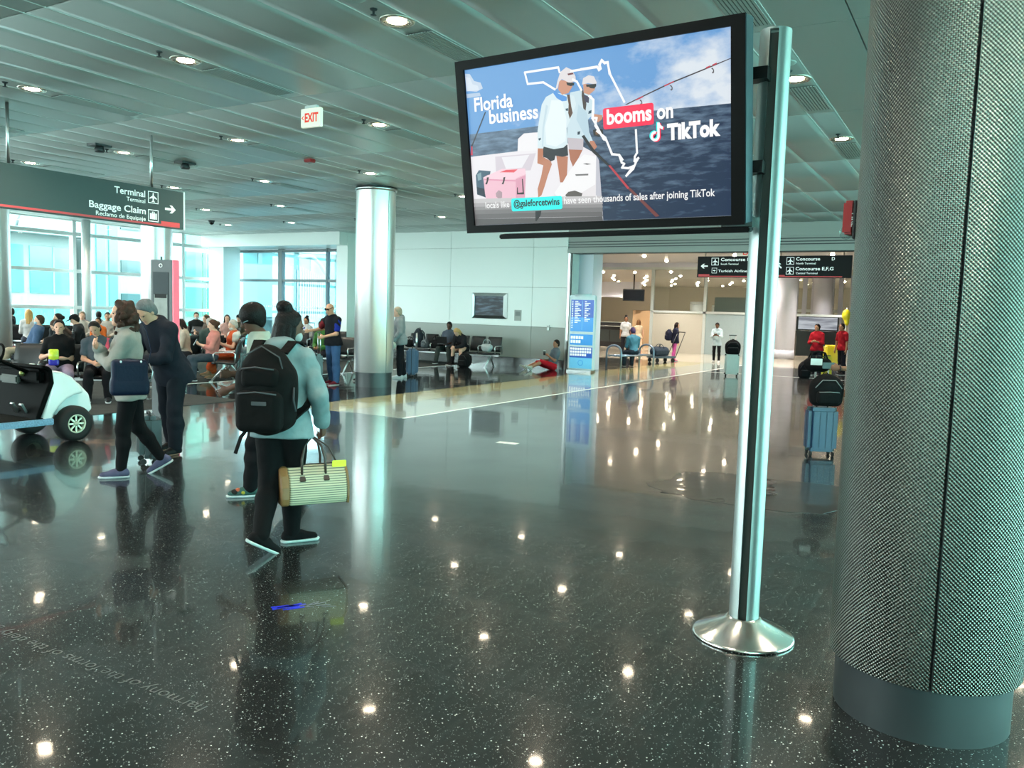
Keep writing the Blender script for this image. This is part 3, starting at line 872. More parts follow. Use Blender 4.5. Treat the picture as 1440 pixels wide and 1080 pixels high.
TV_POLYS = [
 ('sea','SEA',1,[(-784,85),(-308,89),(380,101),(786,94),(786,-442),(-58,-442),(-786,-442)]),
 ('left_cloud',(196,210,228),0.8,[(-785,423),(-752,417),(-725,376),(-681,362),(-668,329),(-714,316),(-781,329)]),
 ('left_cloud',(214,224,236),0.9,[(-785,406),(-753,396),(-737,359),(-701,347),(-695,323),(-783,326)]),
 ('left_cloud',(178,198,222),0.8,[(-786,312),(-692,308),(-686,290),(-784,288)]),
 ('boat',(236,232,236),2,[(-786,-42),(-457,-35),(-449,32),(-408,58),(-317,56),(-229,9),(-35,-45),(43,-89),(52,-191),(66,-442),(-786,-442),(-786,-315)]),
 ('boat',(214,205,214),3,[(-612,-54),(-336,-55),(-377,-146),(-614,-141)]),
 ('boat',(236,234,238),3.2,[(-568,-61),(-379,-61),(-433,-128),(-543,-127)]),
 ('boat',(232,228,230),3.4,[(-30,-85),(42,-101),(24,-441),(-278,-438),(-229,-280),(-128,-181)]),
 ('boat',(244,243,244),3.5,[(-78,-115),(-30,-85),(42,-101),(30,-247),(-176,-341),(-229,-280)]),
 ('boat',(196,196,206),3.6,[(42,-95),(58,-124),(70,-442),(23,-442)]),
 ('shade',(200,197,198),4.5,[(-783,-286),(-385,-296),(-174,-302),(69,-311),(72,-334),(-175,-326),(-386,-320),(-781,-311)]),
 ('shade',(172,169,170),4.52,[(-785,-311),(-386,-320),(-175,-326),(68,-334),(72,-354),(-176,-346),(-387,-341),(-782,-333)]),
 ('shade',(146,143,144),4.54,[(-786,-332),(-387,-341),(-176,-346),(68,-354),(71,-371),(-177,-364),(-388,-359),(-784,-351)]),
 ('shade',(122,119,120),4.56,[(-786,-351),(-388,-359),(-177,-364),(67,-371),(70,-394),(-178,-387),(-390,-383),(-785,-376)]),
 ('shade',(104,101,102),4.58,[(-786,-376),(-390,-383),(-178,-387),(66,-394),(69,-420),(-179,-414),(-391,-410),(-786,-404)]),
 ('shade',(88,85,86),4.6,[(-786,-404),(65,-420),(69,-442),(-786,-442)]),
 ('boat',(96,90,86),3.8,[(-160,-295),(-139,-278),(-98,-273),(-51,-291),(-59,-311),(-106,-315),(-147,-310)]),
 ('boat',(120,118,118),3.8,[(-42,-134),(-18,-132),(11,-139),(-15,-141)]),
 ('boat',(120,118,118),3.8,[(-91,-186),(-10,-188),(-11,-197),(-88,-195)]),
 ('boat',(240,238,240),3.0,[(-446,29),(-409,55),(-317,53),(-322,-41),(-457,-35)]),
 ('bag',(60,88,110),3.5,[(-759,-151),(-734,-122),(-651,-133),(-695,-283),(-759,-261)]),
 ('bag',(130,160,170),3.6,[(-747,-145),(-719,-135),(-719,-177),(-746,-182)]),
 ('bag',(30,40,60),3.6,[(-756,-218),(-696,-233),(-695,-279),(-755,-261)]),
 ('cooler',(240,190,206),4,[(-706,-166),(-671,-153),(-480,-181),(-486,-292),(-693,-307),(-701,-258)]),
 ('cooler',(246,208,220),4.1,[(-706,-166),(-572,-126),(-412,-134),(-410,-170),(-480,-190),(-703,-178)]),
 ('cooler',(224,160,182),4.1,[(-480,-184),(-410,-165),(-425,-295),(-487,-304)]),
 ('cooler',(232,84,96),4.3,[(-588,-144),(-543,-133),(-463,-135),(-489,-151)]),
 ('cooler',(226,150,176),4.2,[(-702,-173),(-481,-195),(-481,-202),(-701,-181)]),
 ('cooler',(40,34,36),4.4,[(-680,-167),(-665,-166),(-671,-186),(-682,-207),(-695,-205),(-684,-188)]),
 ('cooler',(40,34,36),4.4,[(-564,-174),(-550,-172),(-556,-192),(-566,-213),(-579,-211),(-568,-195)]),
 ('cooler',(40,34,36),4.4,[(-438,-190),(-431,-190),(-429,-277),(-478,-275),(-474,-235),(-469,-236),(-469,-266),(-438,-265)]),
 ('cooler',(176,150,158),4.4,[(-624,-261),(-602,-244),(-579,-257),(-582,-288),(-605,-294),(-623,-280)]),
 ('rod_rest',(50,44,52),2.5,[(-664,200),(-656,198),(-769,14),(-777,18)]),
 ('rod_rest',(206,80,100),2.5,[(-777,18),(-768,17),(-770,-34),(-786,-33)]),
 ('angler_behind',(198,190,196),5.0,[(-129,16),(-30,3),(-36,-61),(-122,-52)]),
 ('angler_behind',(176,112,84),4.9,[(-125,-50),(-39,-61),(-64,-99),(-103,-145),(-118,-107)]),
 ('angler_behind',(203,224,232),5.1,[(-100,243),(-30,247),(24,214),(45,179),(43,124),(3,95),(-8,62),(25,-18),(-5,-30),(-33,14),(-30,-3),(-130,11),(-127,72)]),
 ('angler_behind',(186,212,224),5.2,[(-53,177),(-2,128),(9,-6),(-4,-24),(-69,101)]),
 ('angler_behind',(70,56,52),5.3,[(-26,263),(-12,217),(-4,173),(-11,140),(-24,153),(-31,219)]),
 ('angler_behind',(204,150,122),5.4,[(-19,278),(55,265),(48,239),(14,218),(-18,232)]),
 ('angler_behind',(30,30,36),5.6,[(-2,272),(58,269),(58,257),(45,246),(23,251),(13,259),(0,260)]),
 ('angler_behind',(225,220,222),5.5,[(-26,274),(-18,306),(15,317),(47,307),(62,275),(58,265),(10,278)]),
 ('angler_behind',(60,54,80),5.5,[(-18,224),(14,209),(10,177),(-10,184)]),
 ('angler_behind',(190,128,100),5.5,[(6,-17),(32,-19),(50,-51),(27,-71),(8,-50)]),
 ('angler_behind',(200,140,110),5.5,[(37,119),(88,107),(87,88),(61,73),(36,92)]),
 ('angler_behind',(40,70,90),5.7,[(8,136),(25,140),(23,124),(4,122)]),
 ('angler_behind',(30,50,66),5.7,[(-65,36),(-48,38),(-52,21),(-66,20)]),
 ('angler_in_front',(190,130,102),5.9,[(-321,-35),(-283,-38),(-292,-87),(-279,-99),(-325,-96)]),
 ('angler_in_front',(192,128,98),5.9,[(-321,-30),(-283,-33),(-292,-78),(-241,-105),(-235,-123),(-266,-185),(-290,-242),(-313,-288),(-335,-299),(-336,-251),(-308,-182),(-291,-125),(-329,-111)]),
 ('angler_in_front',(186,120,90),5.9,[(-205,-73),(-131,-89),(-142,-186),(-171,-225),(-188,-224),(-195,-154)]),
 ('angler_in_front',(32,30,40),6.0,[(-285,-18),(-131,-26),(-129,-83),(-165,-88),(-209,-78),(-217,-101),(-241,-107),(-268,-86),(-289,-80)]),
 ('angler_in_front',(216,233,238),6.1,[(-197,255),(-252,236),(-281,199),(-299,132),(-316,65),(-322,-30),(-286,-34),(-282,-24),(-217,-43),(-156,-39),(-128,-21),(-131,61),(-98,115),(-66,179),(-77,224),(-123,234)]),
 ('angler_in_front',(232,243,246),6.2,[(-219,215),(-151,209),(-129,106),(-141,-6),(-203,-30),(-264,-14),(-266,84),(-235,161)]),
 ('angler_in_front',(196,218,228),6.25,[(-254,196),(-241,189),(-274,73),(-284,-24),(-293,-23),(-284,74)]),
 ('angler_in_front',(92,60,42),6.5,[(-120,234),(-103,232),(-96,170),(-89,136),(-109,107),(-117,139),(-112,183)]),
 ('angler_in_front',(84,150,222),6.4,[(-196,264),(-170,244),(-121,223),(-123,203),(-152,203),(-184,223),(-204,250)]),
 ('angler_in_front',(206,146,118),6.5,[(-163,316),(-81,296),(-85,269),(-110,241),(-150,237),(-172,267)]),
 ('angler_in_front',(28,28,34),6.7,[(-121,297),(-71,289),(-75,276),(-95,275),(-115,282)]),
 ('angler_in_front',(226,220,222),6.6,[(-189,268),(-174,311),(-155,353),(-117,374),(-82,356),(-63,321),(-62,297),(-101,292),(-147,317),(-164,305),(-175,273)]),
 ('angler_in_front',(110,40,50),6.8,[(-112,340),(-79,342),(-73,333),(-106,331)]),
 ('angler_in_front',(40,70,90),6.7,[(-315,22),(-297,25),(-298,15),(-309,10)]),
 ('angler_in_front',(40,70,90),6.7,[(-133,163),(-116,164),(-117,150),(-130,152)]),
 ('angler_in_front',(30,30,34),6.7,[(-359,-375),(-319,-374),(-326,-400),(-356,-433),(-362,-429)]),
 ('fishing_rod',(36,32,36),7,[(-41,11),(-25,17),(31,-63),(75,-106),(124,-152),(112,-158),(64,-115),(22,-79)]),
 ('fishing_rod',(190,60,70),7,[(112,-153),(125,-152),(233,-277),(222,-283)]),
 ('fishing_rod',(120,60,58),7,[(222,-280),(237,-277),(400,-429),(378,-434)]),
 ('fishing_rod',(70,60,64),5,[(218,146),(296,172),(477,228),(684,278),(786,303),(786,299),(684,272),(477,221),(296,166),(233,145)]),
 ('fishing_rod',(196,60,80),5.1,[(282,166),(307,173),(308,167),(283,160)]),
 ('fishing_rod',(196,60,80),5.1,[(298,172),(322,179),(323,172),(299,165)]),
 ('fishing_rod',(196,60,80),5.1,[(440,217),(464,224),(465,217),(441,210)]),
 ('fishing_rod',(196,60,80),5.1,[(467,225),(491,232),(492,226),(468,219)]),
 ('fishing_rod',(196,60,80),5.1,[(658,275),(680,281),(681,275),(659,268)]),
 ('fishing_rod',(196,60,80),5.1,[(690,283),(712,290),(713,283),(691,277)]),
 ('fishing_rod',(90,84,88),5.1,[(469,212),(477,214),(484,202),(484,191),(476,186),(471,196),(478,194),(479,202)]),
 ('fishing_rod',(90,84,88),5.1,[(684,267),(692,269),(699,257),(699,246),(692,241),(687,251),(693,249),(694,257)]),
 ('fishing_rod',(90,84,88),5.1,[(302,160),(311,162),(318,150),(318,138),(310,134),(304,144),(312,142),(313,150)]),
 ('fishing_reel',(40,36,36),6.9,[(29,37),(65,43),(88,33),(90,10),(64,-2),(32,9)]),
 ('fishing_reel',(120,84,60),6.95,[(42,30),(65,32),(68,12),(45,11)]),
]
TV_LINES = [[(-158,353),(-165,379),(-378,379),(-363,317),(-263,314),(-192,269)],[(-89,350),(71,351),(78,334),(89,340),(84,359),(95,380),(112,364),(131,367),(138,310)],[(-27,352),(66,353),(79,336),(88,341),(81,362),(96,382),(111,367),(128,367),(143,304),(218,160)],[(-80,307),(-55,293),(-30,247)],[(14,212),(39,191),(33,98),(55,96),(44,58),(94,-18)],[(23,209),(40,188),(28,98),(47,66),(89,-12),(108,-24),(138,-96),(180,-104),(198,-130)],[(53,30),(102,-9),(137,-97),(178,-103),(192,-143),(207,-151),(193,-170),(229,-175),(258,-167),(216,-214),(258,-180),(274,-148),(289,-127),(266,-142),(269,-119),(282,-100),(279,15)]]
TV_TEXT = {'florida': ((-737,209),(-472,202),(-733,265)),'business': ((-637,132),(-309,130),(-633,185)),'booms': ((112,58),(367,55)),'boombox': [(94,139),(377,140),(381,33),(93,40)],'on': ((397,58),(486,56)),'tiktok': ((455,-48),(734,-52)),'note': [(405,-9),(405,34),(435,-1)],'notec': (386,-26),'locals': ((-703,-344),(-534,-346)),'handlebox': [(-518,-297),(-179,-297),(-181,-370),(-517,-370)],'handle': ((-503,-344),(-197,-343)),'have': ((-170,-342),(699,-344))}
# ------------------------------------------------------------------ display on its post
SCR = 1.0 / (2 ** scene.view_settings.exposure)
def emat(col, k=1.0):
    n = 'lit_print_%d_%d_%d_%d' % (col[0], col[1], col[2], int(k * 100))
    if n in MATS: return MATS[n]
    m = bpy.data.materials.new(n); m.use_nodes = True
    nt = m.node_tree
    b = nt.nodes['Principled BSDF']
    c = srgb(*col)
    b.inputs['Base Color'].default_value = (0.01, 0.01, 0.01, 1)
    b.inputs['Roughness'].default_value = 0.35
    b.inputs['Specular IOR Level'].default_value = 0.25
    b.inputs['Emission Color'].default_value = c + (1,)
    b.inputs['Emission Strength'].default_value = SCR * k
    MATS[n] = m
    return m
def emat_noise(name, c1, c2, scale, stretch, lo, hi, ramp=None):
    m = bpy.data.materials.new(name); m.use_nodes = True
    nt = m.node_tree; N, L = nt.nodes, nt.links
    b = N['Principled BSDF']
    b.inputs['Base Color'].default_value = (0.01, 0.01, 0.01, 1); b.inputs['Roughness'].default_value = 0.35; b.inputs['Specular IOR Level'].default_value = 0.25
    tc = N.new('ShaderNodeTexCoord'); mp = N.new('ShaderNodeMapping'); mp.inputs['Scale'].default_value = stretch
    L.new(tc.outputs['Object'], mp.inputs['Vector'])
    nz = N.new('ShaderNodeTexNoise'); nz.inputs['Scale'].default_value = scale; nz.inputs['Detail'].default_value = 7; nz.inputs['Roughness'].default_value = 0.58
    L.new(mp.outputs[0], nz.inputs['Vector'])
    fac = nz.outputs['Fac']
    if ramp:
        sx = N.new('ShaderNodeSeparateXYZ'); L.new(tc.outputs['Object'], sx.inputs[0])
        ma = N.new('ShaderNodeMath'); ma.operation = 'MULTIPLY_ADD'; ma.inputs[1].default_value = ramp[0]; ma.inputs[2].default_value = ramp[1]
        L.new(sx.outputs[0], ma.inputs[0])
        my = N.new('ShaderNodeMath'); my.operation = 'MULTIPLY_ADD'; my.inputs[1].default_value = ramp[2]
        L.new(sx.outputs[1], my.inputs[0]); L.new(ma.outputs[0], my.inputs[2])
        ad = N.new('ShaderNodeMath'); ad.operation = 'ADD'; L.new(fac, ad.inputs[0]); L.new(my.outputs[0], ad.inputs[1])
        fac = ad.outputs[0]
    mr = N.new('ShaderNodeMapRange'); mr.inputs[1].default_value = lo; mr.inputs[2].default_value = hi
    L.new(fac, mr.inputs[0])
    mx = N.new('ShaderNodeMix'); mx.data_type = 'RGBA'
    mx.inputs[6].default_value = srgb(*c1) + (1,); mx.inputs[7].default_value = srgb(*c2) + (1,)
    L.new(mr.outputs[0], mx.inputs[0]); L.new(mx.outputs[2], b.inputs['Emission Color'])
    b.inputs['Emission Strength'].default_value = SCR
    return m
_y, _t = math.radians(177.05), math.radians(-9.74)
_n = Vector((math.cos(_y) * math.cos(_t), math.sin(_y) * math.cos(_t), math.sin(_t)))
_u = Vector((-math.sin(_y), math.cos(_y), 0))
_v = _n.cross(_u)
TVM = Matrix(((_u.x, _v.x, _n.x, 4.133), (_u.y, _v.y, _n.y, 1.933), (_u.z, _v.z, _n.z, 2.652), (0, 0, 0, 1)))
tv = thing('advertising_display', 'large tilted display showing two anglers on a boat', 'screen')
tv.matrix_world = TVM
M_BEZ = mat('bezel_black', srgb(6, 6, 7), 0.5, noise=0.05, spec=0.12)
MB().rbox((0.006, 0.003, -0.055), (1.69, 0.975, 0.085), 0.006).build('casing', M_BEZ, tv)
bz = MB()
x0, x1, y0, y1 = -0.842, 0.856, -0.487, 0.492
bz.box2(x0, x1, TVH / 2, y1, -0.02, 0.012).box2(x0, x1, y0, -TVH / 2, -0.02, 0.012)
bz.box2(x0, -TVW / 2, -TVH / 2, TVH / 2, -0.02, 0.012).box2(TVW / 2, x1, -TVH / 2, TVH / 2, -0.02, 0.012)
bz.build('bezel', M_BEZ, tv)
MB().box2(0.838, 0.86, -0.48, 0.487, -0.1, 0.006).build('side_trim', mat('blue_steel_edge', srgb(70, 92, 104), 0.3, 0.6), tv)
MB().rbox((0.12, -0.515, -0.05), (1.5, 0.028, 0.07), 0.006).build('cable_tray', M_BEZ, tv)
scr = MB().box2(-TVW / 2, TVW / 2, -TVH / 2, TVH / 2, -0.012, -0.006).build('screen', emat_noise('screen_sky', (104, 158, 214), (222, 230, 238), 3.4, (1, 1.6, 1), 0.40, 0.66, (0.30, 0.02, -0.50)), tv)
sea_m = emat_noise('screen_sea', (28, 46, 76), (120, 146, 172), 18, (0.5, 2.2, 1), 0.33, 0.78, (-0.12, 0.0, 0.45))
groups_ = {}
for nm, col, layer, pts in TV_POLYS:
    groups_.setdefault(nm, []).append((col, layer, pts))
for nm, polys in groups_.items():
    vs, fs, mi, ml = [], [], [], []
    for col, layer, pts in polys:
        m = sea_m if col == 'SEA' else emat(col)
        if m not in ml: ml.append(m)
        n0 = len(vs)
        vs += [(a / 1000, b / 1000, -0.006 + layer * 0.0006) for a, b in pts]
        idx = list(range(n0, len(vs)))
        ar = sum(pts[i - 1][0] * pts[i][1] - pts[i][0] * pts[i - 1][1] for i in range(len(pts)))
        fs.append(idx if ar > 0 else idx[::-1]); mi.append(ml.index(m))
    me = bpy.data.meshes.new(('printed_' + nm))
    me.from_pydata(vs, [], fs)
    for m in ml: me.materials.append(m)
    me.polygons.foreach_set('material_index', mi)
    piece(('printed_' + nm), me, scr)
for q in TV_LINES:
    ol = MB()
    for (a, b), (c, d) in zip(q[:-1], q[1:]):
        A_, B_ = Vector((a / 1000, b / 1000, 0)), Vector((c / 1000, d / 1000, 0))
        dd = (B_ - A_).normalized(); nn = Vector((-dd.y, dd.x, 0)) * 0.0058
        A_ -= dd * 0.004; B_ += dd * 0.004
        ol.add([A_ - nn, B_ - nn, B_ + nn, A_ + nn], [(0, 1, 2, 3)])
    o = ol.build('printed_state_outline', emat((250, 252, 252)), scr, (0, 0, -0.0012)); o['kind'] = 'stuff'
def pt_(k, i=0): return TV_TEXT[k][i][0] / 1000, TV_TEXT[k][i][1] / 1000
def tvtext(body, key, size, col, z, bold):
    a, b = pt_(key, 0), pt_(key, 1)
    lettering(body, size, emat(col), scr, Matrix.Translation((a[0], a[1], z)), bold=bold, width=b[0] - a[0], name='printed_words')
def rounded(pts, r=0.012, n=4):
    xs = [p[0] / 1000 for p in pts]; ys_ = [p[1] / 1000 for p in pts]
    xa, xb, ya, yb = min(xs), max(xs), min(ys_), max(ys_)
    out = []
    for cx, cy, a0 in ((xb - r, ya + r, -PI / 2), (xb - r, yb - r, 0), (xa + r, yb - r, PI / 2), (xa + r, ya + r, PI)):
        for i in range(n + 1):
            t = a0 + PI / 2 * i / n
            out.append((cx + r * math.cos(t), cy + r * math.sin(t), 0))
    return out
zt = 0.0
for key, col in (('boombox', (254, 44, 85)), ('handlebox', (37, 244, 238))):
    p = rounded(TV_TEXT[key])
    MB().add(p, [tuple(range(len(p)))]).build('printed_tag', emat(col), scr, (0, 0, zt))
tvtext('Florida', 'florida', 0.105, (255, 255, 255), zt, 0.0025)
tvtext('business', 'business', 0.105, (255, 255, 255), zt, 0.0025)
tvtext('booms', 'booms', 0.105, (255, 255, 255), zt + 0.0006, 0.0035)
tvtext('on', 'on', 0.105, (255, 255, 255), zt, 0.0035)
tvtext('TikTok', 'tiktok', 0.105, (255, 255, 255), zt, 0.0055)
tvtext('locals like', 'locals', 0.05, (245, 245, 245), zt, 0.0008)
tvtext('@galeforcetwins', 'handle', 0.052, (20, 20, 24), zt + 0.0006, 0.0014)
tvtext('have seen thousands of sales after joining TikTok', 'have', 0.052, (245, 245, 245), zt, 0.0008)
# music note mark: stem with hook and an open ring, in three offset colours
nx, ny = pt_('notec') if False else (TV_TEXT['notec'][0] / 1000, TV_TEXT['notec'][1] / 1000)
for dx, dy, col, dz in ((-0.006, 0.004, (37, 244, 238), 0), (0.006, -0.004, (254, 44, 85), 0.0003), (0, 0, (255, 255, 255), 0.0006)):
    nb = MB()
    ri, ro = 0.013, 0.0255
    ang = [math.radians(75 + 285 * i / 20) for i in range(21)]
    vs = [(ro * math.cos(t), ro * math.sin(t), 0) for t in ang] + [(ri * math.cos(t), ri * math.sin(t), 0) for t in ang]
    nb.add(vs, [(i, i + 1, 22 + i, 21 + i) for i in range(20)])
    nb.add([(ri, -0.002, 0), (ro, -0.002, 0), (ro, 0.066, 0), (ri, 0.066, 0)], [(0, 1, 2, 3)])
    hk = [math.radians(180 + 80 * i / 8) for i in range(9)]
    vs = [(ri + 0.036 + 0.036 * math.cos(t), 0.066 + 0.036 * math.sin(t), 0) for t in hk] + [(ri + 0.036 + 0.022 * math.cos(t), 0.066 + 0.022 * math.sin(t), 0) for t in hk]
    nb.add(vs, [(i, i + 1, 10 + i, 9 + i) for i in range(8)])
    nb.build('printed_note', emat(col), scr, (nx + dx, ny + dy, zt + dz))

# post with slotted aluminium profile and conical foot
po = thing('display_post', 'tall satin aluminium post with a slot and conical foot', 'post', (4.40, 1.03, 0))
M_ALU = mat('satin_aluminium', (0.40, 0.46, 0.45), 0.42, 0.85, noise=0.04, nscale=5)
M_SLOTD = mat('slot_shadow_steel', (0.06, 0.065, 0.06), 0.4, 0.5)
r_, na = 0.078, math.radians(193 - 6)
half = math.radians(16)
prof = []
for i in range(49):
    t = na + half + (2 * PI - 2 * half) * i / 48
    prof.append((r_ * math.cos(t), r_ * math.sin(t)))
c_, s_ = math.cos(na), math.sin(na)
w_ = r_ * math.sin(half)
for dep, sg in ((0.045, -1), (0.045, 1)):
    prof.append((c_ * dep - s_ * sg * w_, s_ * dep + c_ * sg * w_))
pp = MB().prism(prof, 0.06, 3.16).build('profile', M_ALU, po)
shade_sharp(pp, 30)
slot = MB().box((c_ * 0.05, s_ * 0.05, 1.6), (0.012, 2 * w_ - 0.002, 3.08), na).build('slot_insert', M_SLOTD, po)
MB().prism([(r_ * 0.99 * math.cos(2 * PI * i / 40), r_ * 0.99 * math.sin(2 * PI * i / 40)) for i in range(40)], 3.155, 3.165).build('end_cap', M_ALU, po)
MB().lathe([(0.001, 0.0), (0.262, 0.0), (0.266, 0.004), (0.266, 0.014), (0.258, 0.02), (0.095, 0.098), (0.088, 0.112), (0.08, 0.112)], n=64).build('foot', mat('foot_steel', (0.72, 0.72, 0.68), 0.2, 1.0, noise=0.04), po)
MB().box((-0.12, 0.12, 2.70), (0.05, 0.05, 0.75)).build('bracket_upright', M_BLACK, po)
MB().box((-0.115, 0.42, 2.70), (0.04, 0.62, 0.10)).build('bracket_arm', M_BLACK, po)
MB().box((-0.09, 0.06, 2.93), (0.09, 0.12, 0.06)).build('bracket_clamp', M_BLACK, po)
MB().box((-0.09, 0.06, 2.47), (0.09, 0.12, 0.06)).build('bracket_clamp', M_BLACK, po)
MB().box((-0.06, 0.12, 2.20), (0.10, 0.16, 0.05)).build('lower_arm', M_ALU, po)
MB().path([(-0.12, 0.12, 3.05), (-0.15, 0.09, 2.85), (-0.13, 0.1, 2.65), (-0.15, 0.12, 2.35)], 0.008, 6).build('cable', M_BLACK, po)

# ------------------------------------------------------------------ hanging direction signs
M_SIGND = mat('sign_charcoal', srgb(52, 62, 62), 0.45, noise=0.03)
M_SIGNB = mat('sign_black', srgb(9, 10, 11), 0.5, noise=0.03, spec=0.2)
M_SIGNR = mat('sign_red', srgb(196, 62, 66), 0.45, emit=srgb(196, 62, 66), estr=0.15, noise=0)
M_SIGNW = mat('sign_white', srgb(236, 240, 238), 0.5, emit=srgb(236, 240, 238), estr=0.28, noise=0)
def faceY(x, y, z):      # text plane facing -Y: local x -> +X, local y -> +Z
    return Matrix(((1, 0, 0, x), (0, 0, -1, y), (0, 1, 0, z), (0, 0, 0, 1)))
PLANE = [(0, .085), (.012, .07), (.014, .03), (.075, -.012), (.075, -.03), (.014, -.012), (.012, -.055), (.032, -.072), (.032, -.085), (0, -.078)]
PLANE = PLANE + [(-a, b) for a, b in PLANE[::-1][1:-1]]
ARROW = [(-.1, .018), (.03, .018), (-.015, .062), (.03, .062), (.1, 0), (.03, -.062), (-.015, -.062), (.03, -.018), (-.1, -.018)]
def icon(parent, Mf, x, y, s, kind):
    """square outline with a symbol, centred at (x, y) of the face"""
    t = 0.06 * s
    mb = MB()
    for a, b, c, d in ((-s / 2, s / 2, s / 2 - t, s / 2), (-s / 2, s / 2, -s / 2, -s / 2 + t), (-s / 2, -s / 2 + t, -s / 2, s / 2), (s / 2 - t, s / 2, -s / 2, s / 2)):
        mb.add([Mf(x + a, y + c), Mf(x + b, y + c), Mf(x + b, y + d), Mf(x + a, y + d)], [(0, 1, 2, 3)])
    if kind == 'plane':
        k = s / 0.21
        mb.add([Mf(x + a * k, y + b * k) for a, b in PLANE], [tuple(range(len(PLANE)))])
    elif kind == 'bag':
        for a, b, c, d in ((-.33, -.2, -.3, .2), (-.17, .17, -.3, .2), (.2, .33, -.3, .2), (-.12, -.08, .2, .32), (.08, .12, .2, .32), (-.12, .12, .29, .33)):
            mb.add([Mf(x + a * s, y + c * s), Mf(x + b * s, y + c * s), Mf(x + b * s, y + d * s), Mf(x + a * s, y + d * s)], [(0, 1, 2, 3)])
    elif kind == 'arrow':
        mb.add([Mf(x + a * s, y + b * s) for a, b in ((-.25, .15), (.05, .02), (.02, .2), (.25, 0), (-.05, -.25), (.0, -.08), (-.25, -.05))], [tuple(range(7))])
    return mb.build('pictogram', M_SIGNW, parent)
sg = thing('terminal_sign', 'long charcoal hanging sign pointing to terminal and baggage claim', 'sign', (6.1, 11.55, 2.89))
MB().rbox((0, 0, 0.3), (6.1, 0.1, 0.6), 0.004).build('panel', M_SIGND, sg)
MB().box((3.065, 0, 0.3), (0.03, 0.11, 0.61)).build('end_cap', M_FRAME, sg)
for x in (0.3 , 2.5):
    MB().tube((x, 0, 0.6), (x, 0, ZC - 2.89), 0.022, n=10).build('hanger_rod', M_STEEL, sg)
def fY(x, z): return (x - 6.1, -0.0515, z - 2.89)
def rectY(x0, x1, z0, z1, m, nm):
    MB().add([fY(x0, z0), fY(x1, z0), fY(x1, z1), fY(x0, z1)], [(0, 1, 2, 3)]).build(nm, m, sg)
rectY(3.1, 8.73, 2.908, 2.938, M_SIGNR, 'red_stripe'); rectY(8.73, 9.08, 2.908, 2.985, M_SIGNR, 'red_block')
for body, x, w, z, s, bd in (('Terminal', 7.922, 0.525, 3.318, 0.14, .0022), ('Terminal', 8.124, 0.322, 3.225, 0.088, .0006), ('Baggage Claim', 7.506, 0.94, 3.058, 0.14, .0022), ('Reclamo de Equipaje', 7.613, 0.832, 2.955, 0.088, .0006)):
    p = fY(x, z)
    lettering(body, s, M_SIGNW, sg, faceY(*p), bold=bd, width=w)
icon(sg, fY, 8.59, 3.333, 0.185, 'plane'); icon(sg, fY, 8.59, 3.05, 0.185, 'bag')
MB().add([fY(8.904 + a, 3.187 + b) for a, b in ARROW], [tuple(range(len(ARROW)))]).build('arrow', M_SIGNW, sg)

def csign(y0, y1, label, words, icons, arrow, reds):
    X = 23.6
    yc = (y0 + y1) / 2
    t = thing('concourse_sign', label, 'sign', (X + 0.06, yc, 2.885))
    MB().rbox((0, 0, 0.3), (0.1, abs(y1 - y0), 0.6), 0.004).build('panel', M_SIGNB, t)
    for s in (-0.4, 0.4):
        MB().tube((0, s * abs(y1 - y0), 0.6), (0, s * abs(y1 - y0), 4.35 - 2.885), 0.02, n=8).build('hanger_rod', M_STEEL, t)
    f = lambda y, z: (-0.0515, y - yc, z - 2.885)
    for body, y, w, z, s, bd in words:
        lettering(body, s, M_SIGNW, t, face_mX(*f(y, z)), bold=bd, width=w)
    for y, z, s, k in icons:
        icon(t, lambda a, b, y=y, z=z: f(y - a, z + b), 0, 0, s, k)
    if arrow:
        y, z, rot, s = arrow
        c, q = math.cos(rot), math.sin(rot)
        MB().add([f(y - (a * c - b * q) * s, z + (a * q + b * c) * s) for a, b in ARROW], [tuple(range(len(ARROW)))]).build('arrow', M_SIGNW, t)
    for a, b, c, d in reds:
        MB().add([f(a, c), f(b, c), f(b, d), f(a, d)], [(0, 1, 2, 3)]).build('red_stripe', M_SIGNR, t)
    return t
csign(7.40, 5.30, 'black hanging sign for Concourse H left of the display post',
      [('Concourse H', 6.73, 0.84, 3.35, 0.125, .002), ('South Terminal', 6.725, 0.50, 3.24, 0.075, .0005), ('Turkish Airlines Lounge', 6.789, 1.32, 3.035, 0.1, .001)],
      [(6.89, 3.335, 0.21, 'plane'), (6.90, 3.08, 0.15, 'arrow')], (7.2, 3.207, PI, 1.05), [(7.36, 7.04, 2.905, 2.975), (7.04, 5.32, 2.905, 2.93)])
csign(5.27, 3.22, 'black hanging sign for Concourses D to G beside the big column',
      [('Concourse', 4.654, 0.625, 3.355, 0.125, .002), ('D', 3.734, 0.078, 3.355, 0.125, .002), ('North Terminal', 4.648, 0.51, 3.25, 0.075, .0005),
       ('Concourse E,F,G', 4.654, 0.98, 3.09, 0.125, .002), ('Central Terminal', 4.639, 0.565, 2.985, 0.075, .0005)],
      [(4.80, 3.343, 0.20, 'plane'), (4.80, 3.077, 0.20, 'plane')], (5.10, 3.22, math.radians(135), 1.0), [(5.24, 4.93, 2.905, 2.96), (4.93, 3.44, 2.905, 2.93)])
rx = thing('corridor_exit_sign', 'small red lettered exit sign above the concourse sign', 'sign', (25.0, 6.35, 3.58))
MB().rbox((0, 0, 0.12), (0.05, 0.62, 0.24), 0.006).build('housing', M_EXITW, rx)
lettering('EXIT', 0.2, M_EXITR, rx, face_mX(-0.028, 0.12, 0.05), bold=0.006, width=0.4)
MB().tube((0, 0, 0.24), (0, 0, 4.35 - 3.58), 0.015, n=8).build('hanger_rod', M_STEEL, rx)

